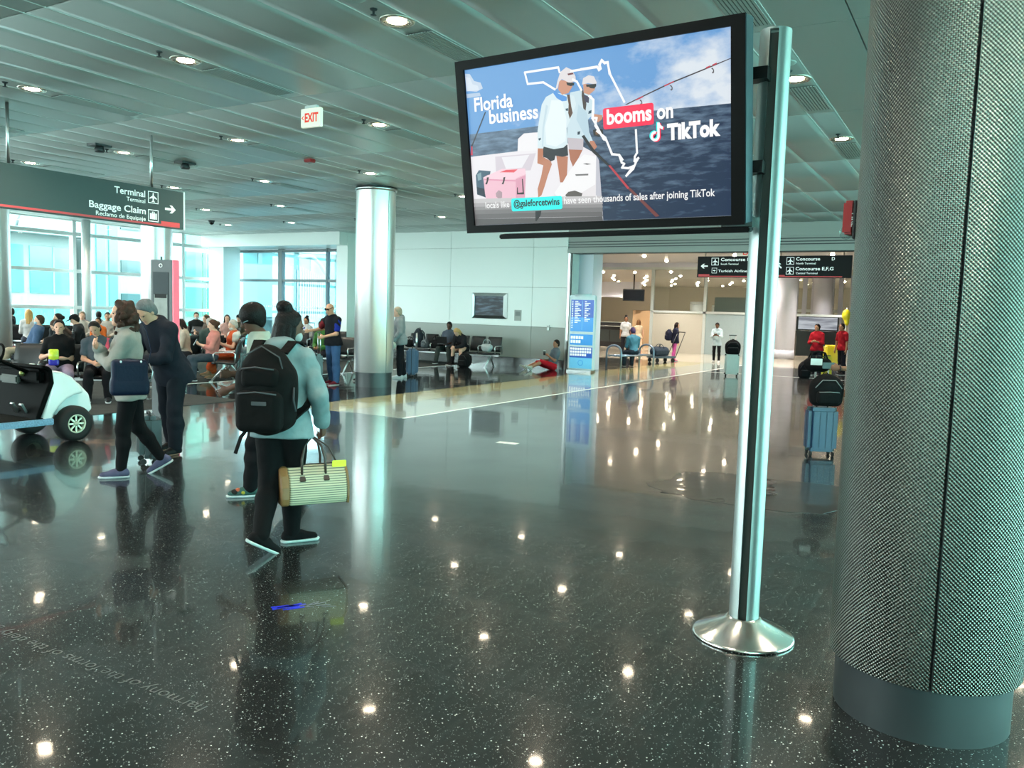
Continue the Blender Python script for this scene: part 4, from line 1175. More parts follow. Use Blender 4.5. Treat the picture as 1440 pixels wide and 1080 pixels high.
# ------------------------------------------------------------------ dark kiosk totem with pink red edge
ki = thing('information_kiosk', 'slim charcoal kiosk totem with a glossy pink red edge', 'kiosk', (8.1, 10.6, 0), math.radians(197))
M_KIOSK = mat('kiosk_charcoal', srgb(48, 56, 58), 0.4, noise=0.05)
M_PINK = mat('kiosk_pink_edge_glow', srgb(246, 122, 140), 0.25, noise=0.03, emit=srgb(246, 110, 130), estr=0.3)  # emission added so the edge looks bright on its shaded side
MB().rbox((0, 0, 1.16), (0.14, 0.36, 2.32), 0.006).build('body', M_KIOSK, ki)
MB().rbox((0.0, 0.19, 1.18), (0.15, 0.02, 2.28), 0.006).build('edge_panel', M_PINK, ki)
MB().rbox((0.073, -0.01, 1.78), (0.008, 0.26, 0.72), 0.003).build('display_glass', mat('kiosk_glass', srgb(52, 60, 64), 0.4, spec=0.15), ki)
MB().box((0.079, -0.01, 1.63), (0.003, 0.22, 0.36)).build('poster', mat('kiosk_poster', srgb(132, 138, 134), 0.5, noise=0.35, nscale=9), ki)
MB().box((0.079, -0.01, 1.79), (0.004, 0.2, 0.06)).build('poster_band', M_SIGNB, ki)
MB().lathe([(0.02, 0), (0.03, 0), (0.03, 0.003), (0.02, 0.003)], (0, 0, 0), 10).build('emblem', M_SIGNW, ki, (0.074, -0.01, 2.235), (0, PI / 2, 0))
MB().box((0, -0.05, 2.345), (0.02, 0.02, 0.05)).build('antenna', M_BLACK, ki)

# ------------------------------------------------------------------ blue airline directory by the opening
di = thing('airline_directory', 'tall blue airline directory panel standing at the corridor opening', 'sign', (22.4, 10.45, 0))
M_DIRW = mat('directory_frame', srgb(206, 222, 228), 0.35)
MB().rbox((0.03, 0, 1.17), (0.10, 0.86, 2.22), 0.02).build('frame', M_DIRW, di)
MB().box((0.02, 0, 0.03), (0.34, 0.8, 0.06)).build('foot', M_STEEL, di)
MB().tube((0.03, -0.25, 2.26), (0.03, 0.25, 2.26), 0.06, n=12).build('top_roll', M_DIRW, di)
B1 = mat('directory_blue', srgb(22, 74, 160), 0.3, emit=srgb(22, 84, 190), estr=0.3); B2 = mat('directory_azure', srgb(40, 130, 200), 0.3, emit=srgb(40, 140, 215), estr=0.3); B3 = mat('directory_light', srgb(96, 176, 214), 0.3, emit=srgb(96, 180, 220), estr=0.3)
def drect(nm, y0, y1, z0, z1, m, d=0.0):
    MB().box2(-0.024 - d, -0.02, y0, y1, z0, z1).build(nm, m, di)
drect('header_panel', -0.37, 0.37, 1.62, 2.14, B1); drect('list_panel', -0.37, 0.37, 1.20, 1.62, B2)
drect('logo_panel', -0.37, 0.37, 0.80, 1.12, B2); drect('icon_panel', -0.37, 0.37, 0.42, 0.74, B1); drect('map_panel', -0.37, 0.37, 0.10, 0.42, B3)
drect('column_rule', -0.01, 0.0, 1.25, 2.12, B3, 0.002)
tx = MB()
for k in range(16):
    z = 2.09 - k * 0.052
    tx.box2(-0.0275, -0.024, 0.30, 0.34, z - 0.01, z + 0.014)
    if k < 13: tx.box2(-0.0275, -0.024, 0.24 - (0.10 + 0.05 * (k * 7 % 3)), 0.24, z - 0.01, z + 0.014)
    if k < 12: tx.box2(-0.0275, -0.024, -0.08 - (0.06 + 0.06 * (k * 5 % 3)), -0.08, z - 0.01, z + 0.014)
o = tx.build('text_lines', M_SIGNW, di); o['kind'] = 'stuff'
chip = MB().box((0, 0, 0), (0.004, 0.056, 0.058)).mesh('icon_chip'); chip.materials.append(M_SIGNW)
for r0, n_, z in ((0, 5, 1.02), (0, 4, 0.90)):
    for k in range(n_): piece('icon_chip', chip, di, (-0.026, 0.31 - k * 0.085, z), scale=(1, 1.2, 1.5))
for q, n_ in enumerate((9, 9, 7)):
    for k in range(n_): piece('icon_chip', chip, di, (-0.026, 0.32 - k * 0.078, 0.685 - q * 0.09), scale=(1, 1.1, 1.15))
MB().lathe([(0.07, 0), (0.085, 0), (0.085, 0.004), (0.07, 0.004)], (0, 0, 0), 20).build('round_emblem', B2, di, (-0.024, 0, 0.27), (0, -PI / 2, 0))

# ------------------------------------------------------------------ wall monitor in steel frame, placards
wm = thing('wall_monitor', 'dark flat monitor in a steel frame on the white wall', 'screen', (XW, 13.9, 1.9))
for nm, pts in (('frame_bar', [(-.66, .41), (.66, .41), (.54, .31), (-.54, .31)]), ('frame_bar', [(-.66, -.41), (-.54, -.31), (.54, -.31), (.66, -.41)]),
                ('frame_bar', [(-.66, -.41), (-.66, .41), (-.54, .31), (-.54, -.31)]), ('frame_bar', [(.66, -.41), (.54, -.31), (.54, .31), (.66, .41)])):
    mb = MB()
    out_ = [abs(p[0]) > .6 for p in pts]
    mb.add([(-0.02 if o_ else -0.07, -p[0], p[1]) for p, o_ in zip(pts, out_)] + [(0.0, -p[0], p[1]) for p in pts], [(0, 1, 2, 3), (4, 5, 6, 7), (0, 1, 5, 4), (1, 2, 6, 5), (2, 3, 7, 6), (3, 0, 4, 7)])
    mb.build(nm, M_STEEL, wm)
MB().box((-0.015, 0, 0), (0.03, 1.08, 0.62)).build('screen', emat_noise('monitor_picture', (20, 32, 42), (96, 122, 140), 4.0, (1, 0.6, 3.2), 0.45, 0.8), wm)
pl = thing('wall_placard', 'small grey braille placard on the white wall', 'sign', (XW, 12.85, 1.62))
MB().rbox((-0.008, 0, 0), (0.016, 0.25, 0.34), 0.004).build('plate', M_GREYP, pl)
MB().box((-0.018, 0, 0.05), (0.004, 0.17, 0.14)).build('text_block', mat('placard_text', srgb(120, 126, 124), 0.5), pl)
th = thing('thermostat', 'tiny white thermostat at the wainscot line near the opening', 'device', (XW, 11.75, 1.27))
MB().rbox((-0.02, 0, 0), (0.04, 0.08, 0.16), 0.006).build('case', M_FRAME, th)
MB().box((-0.042, 0, 0.03), (0.004, 0.05, 0.04)).build('dial', M_GREYP, th)
# small floor decals
M_LABEL = mat('white_sticker', srgb(206, 214, 212), 0.4)
fd = MB().box2(-0.07, 0.07, -0.14, 0.14, 0, 0.002).build('floor_sticker', M_LABEL, None, (9.26, 5.33, 0.0005)); fd.rotation_euler = (0, 0, 0.1)
tag(fd, 'small white sticker lying on the open terrazzo floor', 'sticker')
bl = MB()
for k in range(9):
    a = rnd.uniform(-.08, .03); b = rnd.uniform(-.025, .025)
    bl.box((a, b, 0.001), (0.10, 0.013, 0.002), rnd.uniform(.3, .8))
o = bl.build('blue_tape_scuff', mat('vivid_blue_tape', srgb(30, 40, 200), 0.3, noise=0.2), None, (3.36, 3.30, 0), (0, 0, math.radians(-60)))
tag(o, 'vivid blue tape scrap on the floor in the foreground', 'tape')
wl = MB()
for k in range(8):
    a = rnd.uniform(-.08, .12); b = rnd.uniform(-.03, .04)
    wl.box((a, b, 0.001), (0.08, 0.003, 0.0015), rnd.uniform(-.5, .9))
o = wl.build('white_tape_scuff', mat('scratched_grey', srgb(120, 116, 124), 0.5), None, (3.44, 3.23, 0), (0, 0, math.radians(-60)))
tag(o, 'thin white scratches of tape beside the blue scrap', 'tape')
# damp patch with drying rim
pd = MB()
def blob(cx, cy, rx_, ry_, sd, n=28):
    q = random.Random(sd)
    return [(cx + rx_ * (1 + q.uniform(-.12, .12)) * math.copysign(abs(math.cos(2 * PI * i / n)) ** 0.55, math.cos(2 * PI * i / n)), cy + ry_ * (1 + q.uniform(-.12, .12)) * math.copysign(abs(math.sin(2 * PI * i / n)) ** 0.55, math.sin(2 * PI * i / n))) for i in range(n)]
M_DAMP = floor_mat('damp_terrazzo', srgb(22, 26, 27), srgb(120, 130, 128), 0.3, 0.006, dens=0.04)
p_ = blob(8.3, 1.9, 0.75, 0.95, 3)
o = MB().prism(p_, 0, 0.0015).build('damp_patch', M_DAMP)
tag(o, 'dark damp patch drying on the floor behind the post', 'patch')
# ------------------------------------------------------------------ smooth implicit surfaces -> one continuous mesh
def V3(*a): return np.array(a, dtype=np.float64)
def nrm(a):
    a = np.asarray(a, float)
    return a / (np.linalg.norm(a) + 1e-9)
def rotm(axis, ang):
    return np.array(Matrix.Rotation(ang, 3, axis))
class SDF:
    def __init__(s, k=0.03):
        s.ops, s.k = [], k
    def cap(s, a, b, ra, rb=None, k=None):
        s.ops.append(('c', np.asarray(a, float), np.asarray(b, float), ra, ra if rb is None else rb, s.k if k is None else k)); return s
    def ell(s, c, r, R=None, k=None):
        s.ops.append(('e', np.asarray(c, float), np.asarray(r, float), np.eye(3) if R is None else np.asarray(R, float), None, s.k if k is None else k)); return s
    def box(s, c, h, R=None, rd=0.02, k=None):
        s.ops.append(('b', np.asarray(c, float), np.asarray(h, float), np.eye(3) if R is None else np.asarray(R, float), rd, s.k if k is None else k)); return s
    def cut(s, p, n):
        """drop everything so far on the +n side of the plane"""
        s.ops.append(('x', np.asarray(p, float), nrm(n))); return s
    def merge(s, o):
        s.ops += o.ops; return s
    def mesh(s, res):
        lo, hi = V3(9, 9, 9), V3(-9, -9, -9)
        bbs = []
        for o in s.ops:
            if o[0] == 'c':
                r = max(o[3], o[4]); a, b = np.minimum(o[1], o[2]) - r, np.maximum(o[1], o[2]) + r
            elif o[0] in 'eb':
                e = np.abs(o[3]) @ o[2]; a, b = o[1] - e, o[1] + e
            else:
                bbs.append(None); continue
            bbs.append((a, b)); lo = np.minimum(lo, a); hi = np.maximum(hi, b)
        lo = lo - 3 * res; hi = hi + 3 * res
        n = np.ceil((hi - lo) / res).astype(int) + 1
        D = np.full(n, 1.0, np.float32)
        ax = [lo[i] + res * np.arange(n[i]) for i in range(3)]
        for o, bb in zip(s.ops, bbs):
            if o[0] == 'x':
                q = ((ax[0] - o[1][0]) * o[2][0])[:, None, None] + ((ax[1] - o[1][1]) * o[2][1])[None, :, None] + ((ax[2] - o[1][2]) * o[2][2])[None, None, :]
                D = np.maximum(D, q.astype(np.float32)); continue
            k = o[5]
            m = k + 2.5 * res
            i0 = np.clip(np.floor((bb[0] - m - lo) / res).astype(int), 0, n - 1)
            i1 = np.clip(np.ceil((bb[1] + m - lo) / res).astype(int) + 1, 1, n)
            sl = tuple(slice(i0[i], i1[i]) for i in range(3))
            X = ax[0][sl[0]][:, None, None]; Y = ax[1][sl[1]][None, :, None]; Z = ax[2][sl[2]][None, None, :]
            if o[0] == 'c':
                a, b = o[1], o[2]; d = b - a; L2 = d @ d + 1e-12
                t = np.clip(((X - a[0]) * d[0] + (Y - a[1]) * d[1] + (Z - a[2]) * d[2]) / L2, 0, 1)
                q = np.sqrt((X - a[0] - t * d[0]) ** 2 + (Y - a[1] - t * d[1]) ** 2 + (Z - a[2] - t * d[2]) ** 2) - (o[3] + (o[4] - o[3]) * t)
            else:
                c, h, R = o[1], o[2], o[3]
                x, y, z = X - c[0], Y - c[1], Z - c[2]
                u = R[0, 0] * x + R[1, 0] * y + R[2, 0] * z
                v = R[0, 1] * x + R[1, 1] * y + R[2, 1] * z
                w = R[0, 2] * x + R[1, 2] * y + R[2, 2] * z
                if o[0] == 'e':
                    g = np.sqrt((u / h[0]) ** 2 + (v / h[1]) ** 2 + (w / h[2]) ** 2)
                    g2 = np.sqrt((u / h[0] ** 2) ** 2 + (v / h[1] ** 2) ** 2 + (w / h[2] ** 2) ** 2) + 1e-9
                    q = g * (g - 1) / g2
                    q = np.where(g < 0.05, -h.min(), q)
                else:
                    rd = o[4]
                    qx, qy, qz = np.abs(u) - h[0] + rd, np.abs(v) - h[1] + rd, np.abs(w) - h[2] + rd
                    q = np.sqrt(np.maximum(qx, 0) ** 2 + np.maximum(qy, 0) ** 2 + np.maximum(qz, 0) ** 2) + np.minimum(np.maximum(np.maximum(qx, qy), qz), 0) - rd
            A = D[sl]
            hh = np.clip(0.5 + 0.5 * (A - q) / k, 0, 1)
            D[sl] = A * (1 - hh) + q * hh - k * hh * (1 - hh)
        return surface_nets(D, lo, res)
def surface_nets(D, lo, res):
    S = D < 0
    n = np.array(D.shape)
    c = np.zeros(n - 1, np.int8)
    offs = [(i, j, k) for i in (0, 1) for j in (0, 1) for k in (0, 1)]
    for o in offs:
        c += S[o[0]:n[0] - 1 + o[0], o[1]:n[1] - 1 + o[1], o[2]:n[2] - 1 + o[2]]
    act = (c > 0) & (c < 8)
    idx = np.argwhere(act)
    vid = np.full(n - 1, -1, np.int64)
    vid[act] = np.arange(len(idx))
    vals = np.stack([D[idx[:, 0] + o[0], idx[:, 1] + o[1], idx[:, 2] + o[2]] for o in offs], 1)
    P = np.zeros((len(idx), 3)); W = np.zeros(len(idx))
    for a in range(8):
        for b in range(a + 1, 8):
            d = np.array(offs[b]) - np.array(offs[a])
            if np.abs(d).sum() != 1: continue
            va, vb = vals[:, a], vals[:, b]
            m = (va < 0) != (vb < 0)
            t = np.where(m, va / np.where(m, va - vb, 1), 0)
            P += np.where(m[:, None], np.array(offs[a])[None] + t[:, None] * d[None], 0); W += m
    P = lo + (idx + P / W[:, None]) * res
    F = []
    for axn in range(3):
        sh = [slice(None)] * 3; sh2 = [slice(None)] * 3
        sh[axn] = slice(0, -1); sh2[axn] = slice(1, None)
        e = S[tuple(sh)] != S[tuple(sh2)]
        q = np.argwhere(e)
        u, v = (axn + 1) % 3, (axn + 2) % 3
        q = q[(q[:, u] > 0) & (q[:, v] > 0) & (q[:, u] < n[u] - 1) & (q[:, v] < n[v] - 1)]
        fl_ = S[q[:, 0], q[:, 1], q[:, 2]]
        def cell(du, dv):
            r = q.copy(); r[:, u] += du; r[:, v] += dv
            return vid[r[:, 0], r[:, 1], r[:, 2]]
        f = np.stack([cell(-1, -1), cell(0, -1), cell(0, 0), cell(-1, 0)], 1)
        f = np.where(fl_[:, None], f, f[:, ::-1])
        F.append(f)
    return P, np.concatenate(F)
def sdf_object(name, sdf, res, material, parent, smooth_it=1, wrinkle=0.0, seed=0):
    P, F = sdf.mesh(res)
    if wrinkle and len(P):
        A = P[F[:, 2]] - P[F[:, 0]]; B_ = P[F[:, 3]] - P[F[:, 1]]
        fn = np.cross(A, B_)
        vn = np.zeros_like(P)
        for i in range(4): np.add.at(vn, F[:, i], fn)
        vn /= np.linalg.norm(vn, axis=1)[:, None] + 1e-9
        x, y, z = P[:, 0] + seed, P[:, 1] + 0.7 * seed, P[:, 2]
        wv = np.sin(26 * z + 5 * np.sin(9 * x + 3 * y) + 4 * np.sin(11 * y)) * (0.6 + 0.4 * np.sin(13 * x - 7 * z)) + 0.6 * np.sin(41 * z + 17 * y - 9 * x + 3 * np.sin(15 * x))
        P = P + vn * (wrinkle * wv)[:, None]
    me = bpy.data.meshes.new(name)
    if smooth_it and len(P):
        for _ in range(smooth_it):
            acc = np.zeros_like(P); cn = np.zeros(len(P))
            for i in range(4):
                a, b = F[:, i], F[:, (i + 1) % 4]
                np.add.at(acc, a, P[b]); np.add.at(cn, a, 1)
                np.add.at(acc, b, P[a]); np.add.at(cn, b, 1)
            P = 0.55 * P + 0.45 * acc / np.maximum(cn, 1)[:, None]
    me.vertices.add(len(P)); me.vertices.foreach_set('co', P.astype(np.float32).ravel())
    me.loops.add(F.size); me.loops.foreach_set('vertex_index', F.astype(np.int32).ravel())
    me.polygons.add(len(F)); me.polygons.foreach_set('loop_start', np.arange(0, F.size, 4, dtype=np.int32))
    me.polygons.foreach_set('loop_total', np.full(len(F), 4, np.int32))
    me.polygons.foreach_set('use_smooth', np.ones(len(F), bool))
    me.update(calc_edges=True); me.validate()
    me.materials.append(material)
    return piece(name, me, parent)
# ------------------------------------------------------------------ people
def fabric(col, rough=0.85):
    return mat('fabric_%d_%d_%d' % tuple(col), tuple(c * 0.72 for c in srgb(*col)), rough, noise=0.25, nscale=11, bump=0.9, bscale=13, spec=0.15)
def skinm(col):
    return mat('skin_%d_%d_%d' % tuple(col), srgb(*col), 0.55, noise=0.08, nscale=20, spec=0.35)
def hairm(col):
    return mat('hair_%d_%d_%d' % tuple(col), srgb(*col), 0.5, noise=0.35, nscale=35, bump=0.6, bscale=80, spec=0.15)
LIGHT, OLIVE, TAN_, BROWN, DARK = (206, 160, 136), (186, 140, 112), (160, 112, 84), (112, 74, 54), (74, 48, 36)
M_EYE = mat('eye_white', srgb(225, 222, 216), 0.3, noise=0); M_IRIS = mat('eye_dark', srgb(24, 18, 16), 0.2, noise=0)
EYE_ME = MB().ell((0, 0, 0), (0.011, 0.013, 0.0075), 8, 6).mesh('eye'); EYE_ME.materials.append(M_IRIS)
MOUTH_ME = MB().ell((0, 0, 0), (0.008, 0.024, 0.006), 8, 6).mesh('mouth'); MOUTH_ME.materials.append(mat('lips', srgb(150, 84, 76), 0.5, noise=0))

def ik(sh, tgt, l1, l2, pole):
    d = tgt - sh; L = np.linalg.norm(d)
    L = min(L, (l1 + l2) * 0.995); d = nrm(d)
    tgt = sh + d * L
    a = (l1 * l1 + L * L - l2 * l2) / (2 * L)
    h = math.sqrt(max(l1 * l1 - a * a, 0))
    p = np.asarray(pole, float); p = nrm(p - d * (p @ d))
    return sh + d * a + p * h, tgt

def person(label, loc, heading, H=1.72, sit=None, lean=4, legs=((4, 6, 3), (-4, 6, 3)), arms=None, head=(0, 0, 0), turn=0,
           skin=LIGHT, hair=('short', (40, 30, 24)), top=None, bottom=None, shoes=(40, 40, 42), sole=(225, 228, 228), res=0.018, build=1.0,
           female=False, group=None, feet=(0, 0), curl=0.6, extra=None, z0=0.0, footyaw=(0, 0), name='person'):
    s = H / 1.72
    root = thing(name, label, 'person', (loc[0], loc[1], z0), math.radians(heading), group)
    B = build
    # --- skeleton
    P = V3(0, 0, 0.93) if sit is None else V3(0, 0, sit / s)
    th = math.radians(lean)
    t = V3(math.sin(th), 0, math.cos(th)); fw = V3(math.cos(th), 0, -math.sin(th))
    Rt = rotm('Y', th) @ rotm('Z', math.radians(turn))
    sw = 0.165 if female else 0.185
    hw = 0.092
    hips = [P + V3(0, hw, -0.03), P + V3(0, -hw, -0.03)]
    knees, ankles = [], []
    for i, (f, kb, sp) in enumerate(legs):
        sg_ = 1 if i == 0 else -1
        a, b, c = math.radians(f), math.radians(f - kb), math.radians(sp)
        k_ = hips[i] + 0.43 * V3(math.sin(a) * math.cos(c), sg_ * math.sin(c), -math.cos(a) * math.cos(c))
        an = k_ + 0.405 * V3(math.sin(b), sg_ * math.sin(c) * 0.3, -math.cos(b))
        knees.append(k_); ankles.append(an)
    if sit is None:
        dz = min(an[2] - (0.075 + 0.09 * max(0, math.sin(math.radians(-ft)))) for an, ft in zip(ankles, feet))
        sh_ = V3(0, 0, -dz)
        P = P + sh_; hips = [h + sh_ for h in hips]; knees = [k + sh_ for k in knees]; ankles = [a + sh_ for a in ankles]
    SC = P + t * 0.47
    N_ = P + t * 0.525
    Rsh = Rt
    shs = [SC + Rsh @ V3(0, sw, -0.035), SC + Rsh @ V3(0, -sw, -0.035)]
    hy, hp, hr = [math.radians(v) for v in head]
    Rh = rotm('Y', th * 0.35) @ rotm('Z', math.radians(turn) + hy) @ rotm('Y', hp) @ rotm('X', hr)
    HC = N_ + nrm(t * 0.75 + Rh @ V3(0.12, 0, 0.45)) * 0.155 + Rh @ V3(0.02, 0, 0)
    arms = arms or {}
    elb, wr, hd_, pn = [], [], [], []
    for i, key in enumerate('LR'):
        sg_ = 1 if i == 0 else -1
        spec = arms.get(key, {})
        tg = V3(*spec.get('to', (0.04, sg_ * 0.07, -0.535)))
        base = SC if spec.get('c', False) else shs[i]
        e_, w_ = ik(shs[i], base + tg, 0.285, 0.255, spec.get('pole', (-0.7, sg_ * 0.6, -0.3)))
        elb.append(e_); wr.append(w_)
        hd_.append(nrm(spec['dir']) if 'dir' in spec else nrm(w_ - e_))
        pn.append(V3(*spec.get('palm', (0, -sg_, 0))))
    q = lambda v: np.asarray(v) * s
    # --- body: one continuous surface
    b = SDF(0.03 * s)
    def torso(o, e=0.0, k=0.05):
        o.ell(q(P + t * 0.0), (V3(0.11 * B, 0.155 * B, 0.12) + e) * s, Rt, k * s)
        o.ell(q(P + t * 0.16 + fw * 0.012 * B), (V3(0.098 * B * B, 0.135 * B, 0.16) + e) * s, Rt, k * s)
        o.ell(q(P + t * 0.34), (V3(0.108 * B, 0.155, 0.165) + e) * s, Rt, k * s)
        if female: o.ell(q(P + t * 0.345 + Rt @ V3(0.075, 0, 0)), (V3(0.055, 0.115, 0.06) + e) * s, Rt, k * s)
        o.cap(q(shs[0] - (shs[0] - shs[1]) * 0.06), q(SC - t * 0.02), (0.048 + e) * s, (0.06 + e) * s, k=k * s); o.cap(q(shs[1] + (shs[0] - shs[1]) * 0.06), q(SC - t * 0.02), (0.048 + e) * s, (0.06 + e) * s, k=k * s)
        for i_ in range(2): o.cap(q(N_), q(shs[i_] * 0.8 + N_ * 0.2), (0.04 + e) * s, (0.036 + e) * s, k=k * s)
        o.cap(q(SC + t * 0.0), q(N_), (0.075 + e) * s, (0.055 + e) * s, k=k * s)
    torso(b)
    b.cap(q(N_ - t * 0.02), q(HC - nrm(HC - N_) * 0.05), 0.052 * s, 0.05 * s)
    hq = lambda x, y, z: q(HC + Rh @ V3(x, y, z))
    b.ell(hq(-0.005, 0, 0.02), V3(0.095, 0.075, 0.098) * s, Rh, 0.02 * s)
    b.ell(hq(0.025, 0, -0.045), V3(0.068, 0.058, 0.075) * s, Rh, 0.02 * s)
    b.ell(hq(0.062, 0, -0.098), V3(0.03, 0.03, 0.024) * s, Rh, 0.025 * s)
    b.cap(hq(0.088, 0, 0.008), hq(0.108, 0, -0.03), 0.009 * s, 0.0145 * s, 0.012 * s)
    for sg_ in (1, -1):
        b.ell(hq(-0.005, sg_ * 0.075, -0.012), V3(0.02, 0.01, 0.031) * s, Rh, 0.008 * s)
        b.ell(hq(0.07, sg_ * 0.03, 0.022), V3(0.02, 0.03, 0.01) * s, Rh, 0.012 * s)
    for i in range(2):
        b.cap(q(shs[i]), q(elb[i]), 0.046 * B ** 0.5 * s, 0.037 * s)
        b.cap(q(elb[i]), q(wr[i]), 0.039 * s, 0.027 * s)
        d = hd_[i]; nn = nrm(pn[i] - d * (pn[i] @ d)); w = np.cross(d, nn)
        Rm = np.stack([d, w, nn], 1)
        b.ell(q(wr[i] + d * 0.05), V3(0.055, 0.042, 0.021) * s, Rm, 0.012 * s)
        fr = max(0.0088, res * 0.55 / s)
        for m, (off, ln) in enumerate(((-0.03, 0.062), (-0.01, 0.075), (0.011, 0.08), (0.031, 0.072))):
            a0 = wr[i] + d * 0.09 + w * off
            c1 = curl * (1.0 + 0.08 * m)
            d1 = nrm(d * math.cos(c1 * 0.6) + nn * math.sin(c1 * 0.6)); d2 = nrm(d * math.cos(c1 * 1.7) + nn * math.sin(c1 * 1.7))
            a1 = a0 + d1 * ln * 0.5; a2 = a1 + d2 * ln * 0.5
            b.cap(q(a0), q(a1), fr * s, fr * 0.95 * s, 0.004 * s); b.cap(q(a1), q(a2), fr * 0.95 * s, fr * 0.8 * s, 0.004 * s)
        sgw = 1 if (w @ V3(0.3, 0, 1)) > 0 else -1
        if 'thumb' in arms.get('LR'[i], {}): sgw = arms['LR'[i]]['thumb']
        a0 = wr[i] + d * 0.03 + w * sgw * 0.032
        a1 = a0 + nrm(d * 0.7 + w * sgw * 0.6 + nn * 0.25) * 0.042; a2 = a1 + nrm(d * 0.9 + w * sgw * 0.1 + nn * 0.45) * 0.03
        b.cap(q(a0), q(a1), (fr + 0.002) * s, fr * s, 0.008 * s); b.cap(q(a1), q(a2), fr * s, fr * 0.85 * s, 0.004 * s)
    fd_ = []
    for i in range(2):
        b.cap(q(hips[i]), q(knees[i]), 0.082 * B * s, 0.054 * B ** 0.5 * s)
        b.cap(q(knees[i]), q(knees[i] * 0.65 + ankles[i] * 0.35 - fw * 0.012), 0.053 * B ** 0.5 * s, 0.052 * B ** 0.5 * s)
        b.cap(q(knees[i] * 0.65 + ankles[i] * 0.35 - fw * 0.012), q(ankles[i]), 0.052 * B ** 0.5 * s, 0.036 * s)
        ft = math.radians(feet[i]); fy = math.radians(footyaw[i])
        Rf = rotm('Z', fy) @ rotm('Y', -ft)
        fd_.append(Rf)
        b.cap(q(ankles[i] + Rf @ V3(-0.02, 0, -0.04)), q(ankles[i] + Rf @ V3(0.13, 0, -0.05)), 0.032 * s, 0.024 * s)
    bo = sdf_object('body', b, res, skinm(skin), root)
    # --- face
    RhM = Matrix([[*Rh[r]] for r in range(3)])
    for sg_ in (1, -1):
        p = hq(0.079, sg_ * 0.031, 0.002)
        piece('eye', EYE_ME, root, p, RhM.to_euler(), (s, s, s))
    piece('mouth', MOUTH_ME, root, hq(0.087, 0, -0.066), RhM.to_euler(), (s, s, s))
    # --- garments
    top = top or {}
    if top:
        e = top.get('e', 0.014)
        g = SDF(0.035 * s)
        torso(g, e, 0.06)
        hem = top.get('hem', 0.10 if sit is None else 0.03)
        if sit is None or top.get('coat'):
            for i in range(2):
                g.cap(q(P), q(hips[i] - t * max(0, hem - 0.03)), (0.115 * B + e) * s, (0.10 * B + e) * s, 0.06 * s)
            g.ell(q(P - t * hem * 0.5), (V3(0.115 * B, 0.165 * B, hem) + e) * s, Rt, 0.05 * s)
        g.cut(q(P - t * hem), -t)
        g.cut(q(N_ + t * (0.03 + e * 0.3)), t)
        sl = top.get('sleeve', 'long')
        if sl != 'none':
            for i in range(2):
                if sl == 'short':
                    m_ = shs[i] * 0.35 + elb[i] * 0.65
                    g.cap(q(shs[i]), q(m_), (0.049 * B ** 0.5 + e) * s, (0.047 + e) * s, 0.03 * s)
                    g.cut(q(m_ + nrm(elb[i] - shs[i]) * 0.01), nrm(elb[i] - shs[i])) if False else None
                else:
                    g.cap(q(shs[i]), q(elb[i]), (0.047 * B ** 0.5 + e) * s, (0.039 + e) * s, 0.03 * s)
                    m_ = elb[i] + (wr[i] - elb[i]) * (0.94 if sl == 'long' else 0.45)
                    g.cap(q(elb[i]), q(m_), (0.039 + e) * s, (0.031 + e) * s, 0.02 * s)
        if top.get('hood'):
            g.ell(q(N_ + Rt @ V3(-0.07, 0, 0.01)), V3(0.07, 0.12, 0.075) * s, Rt, 0.03 * s)
        if top.get('collar'):
            for a in range(-3, 4):
                an = a * 0.45
                p = N_ + Rt @ V3(-0.065 * math.cos(an), 0.07 * math.sin(an), 0.02)
                g.ell(q(p), V3(0.025, 0.03, 0.03) * s, Rt, 0.02 * s)
        sdf_object(top.get('name', 'shirt'), g, res, top.get('mat') or fabric(top['col']), root, wrinkle=top.get('w', 0.0045 if res < 0.01 else 0.004), seed=len(label))
    bottom = bottom or {}
    if bottom:
        e = bottom.get('e', 0.012); kind = bottom.get('kind', 'trousers')
        g = SDF(0.03 * s)
        g.ell(q(P), (V3(0.112 * B, 0.158 * B, 0.12) + e) * s, Rt, 0.05 * s)
        if kind in ('dress', 'skirt'):
            ln = bottom.get('len', 0.55)
            if sit is None:
                for a in range(8):
                    an = a * PI / 4
                    g.cap(q(P + V3(0.05 * math.cos(an), 0.08 * math.sin(an), 0)), q(P + V3(0.13 * math.cos(an), 0.16 * math.sin(an), -ln)), 0.07 * s, 0.05 * s, 0.06 * s)
            else:
                mid = [(knees[0] + knees[1]) / 2]
                for i in range(2):
                    g.cap(q(hips[i]), q(knees[i] + V3(0, 0, -0.0)), (0.10 * B) * s, 0.085 * s, 0.08 * s)
                    g.cap(q(knees[i]), q(knees[i] * 0.3 + ankles[i] * 0.7), 0.085 * s, 0.09 * s, 0.06 * s)
                g.cap(q((hips[0] + hips[1]) / 2), q((knees[0] + knees[1]) / 2), 0.09 * s, 0.07 * s, 0.08 * s)
        else:
            for i in range(2):
                g.cap(q(hips[i]), q(knees[i]), (0.084 * B + e) * s, (0.056 * B ** 0.5 + e) * s, 0.03 * s)
                if kind == 'shorts':
                    m_ = hips[i] * 0.25 + knees[i] * 0.75
                    continue
                wd = e + (0.012 if kind == 'trousers' else 0.0)
                mid = knees[i] * 0.65 + ankles[i] * 0.35 - fw * 0.012
                g.cap(q(knees[i]), q(mid), (0.054 * B ** 0.5 + e) * s, (0.052 * B ** 0.5 + wd) * s, 0.03 * s)
                g.cap(q(mid), q(ankles[i] + (mid - ankles[i]) * 0.04), (0.052 * B ** 0.5 + wd) * s, (0.038 + wd) * s, 0.03 * s)
        g.cut(q(P + t * 0.09), t)
        sdf_object(bottom.get('name', kind), g, res, bottom.get('mat') or fabric(bottom['col']), root, wrinkle=0.0015 if kind == 'leggings' else 0.003, seed=len(label))
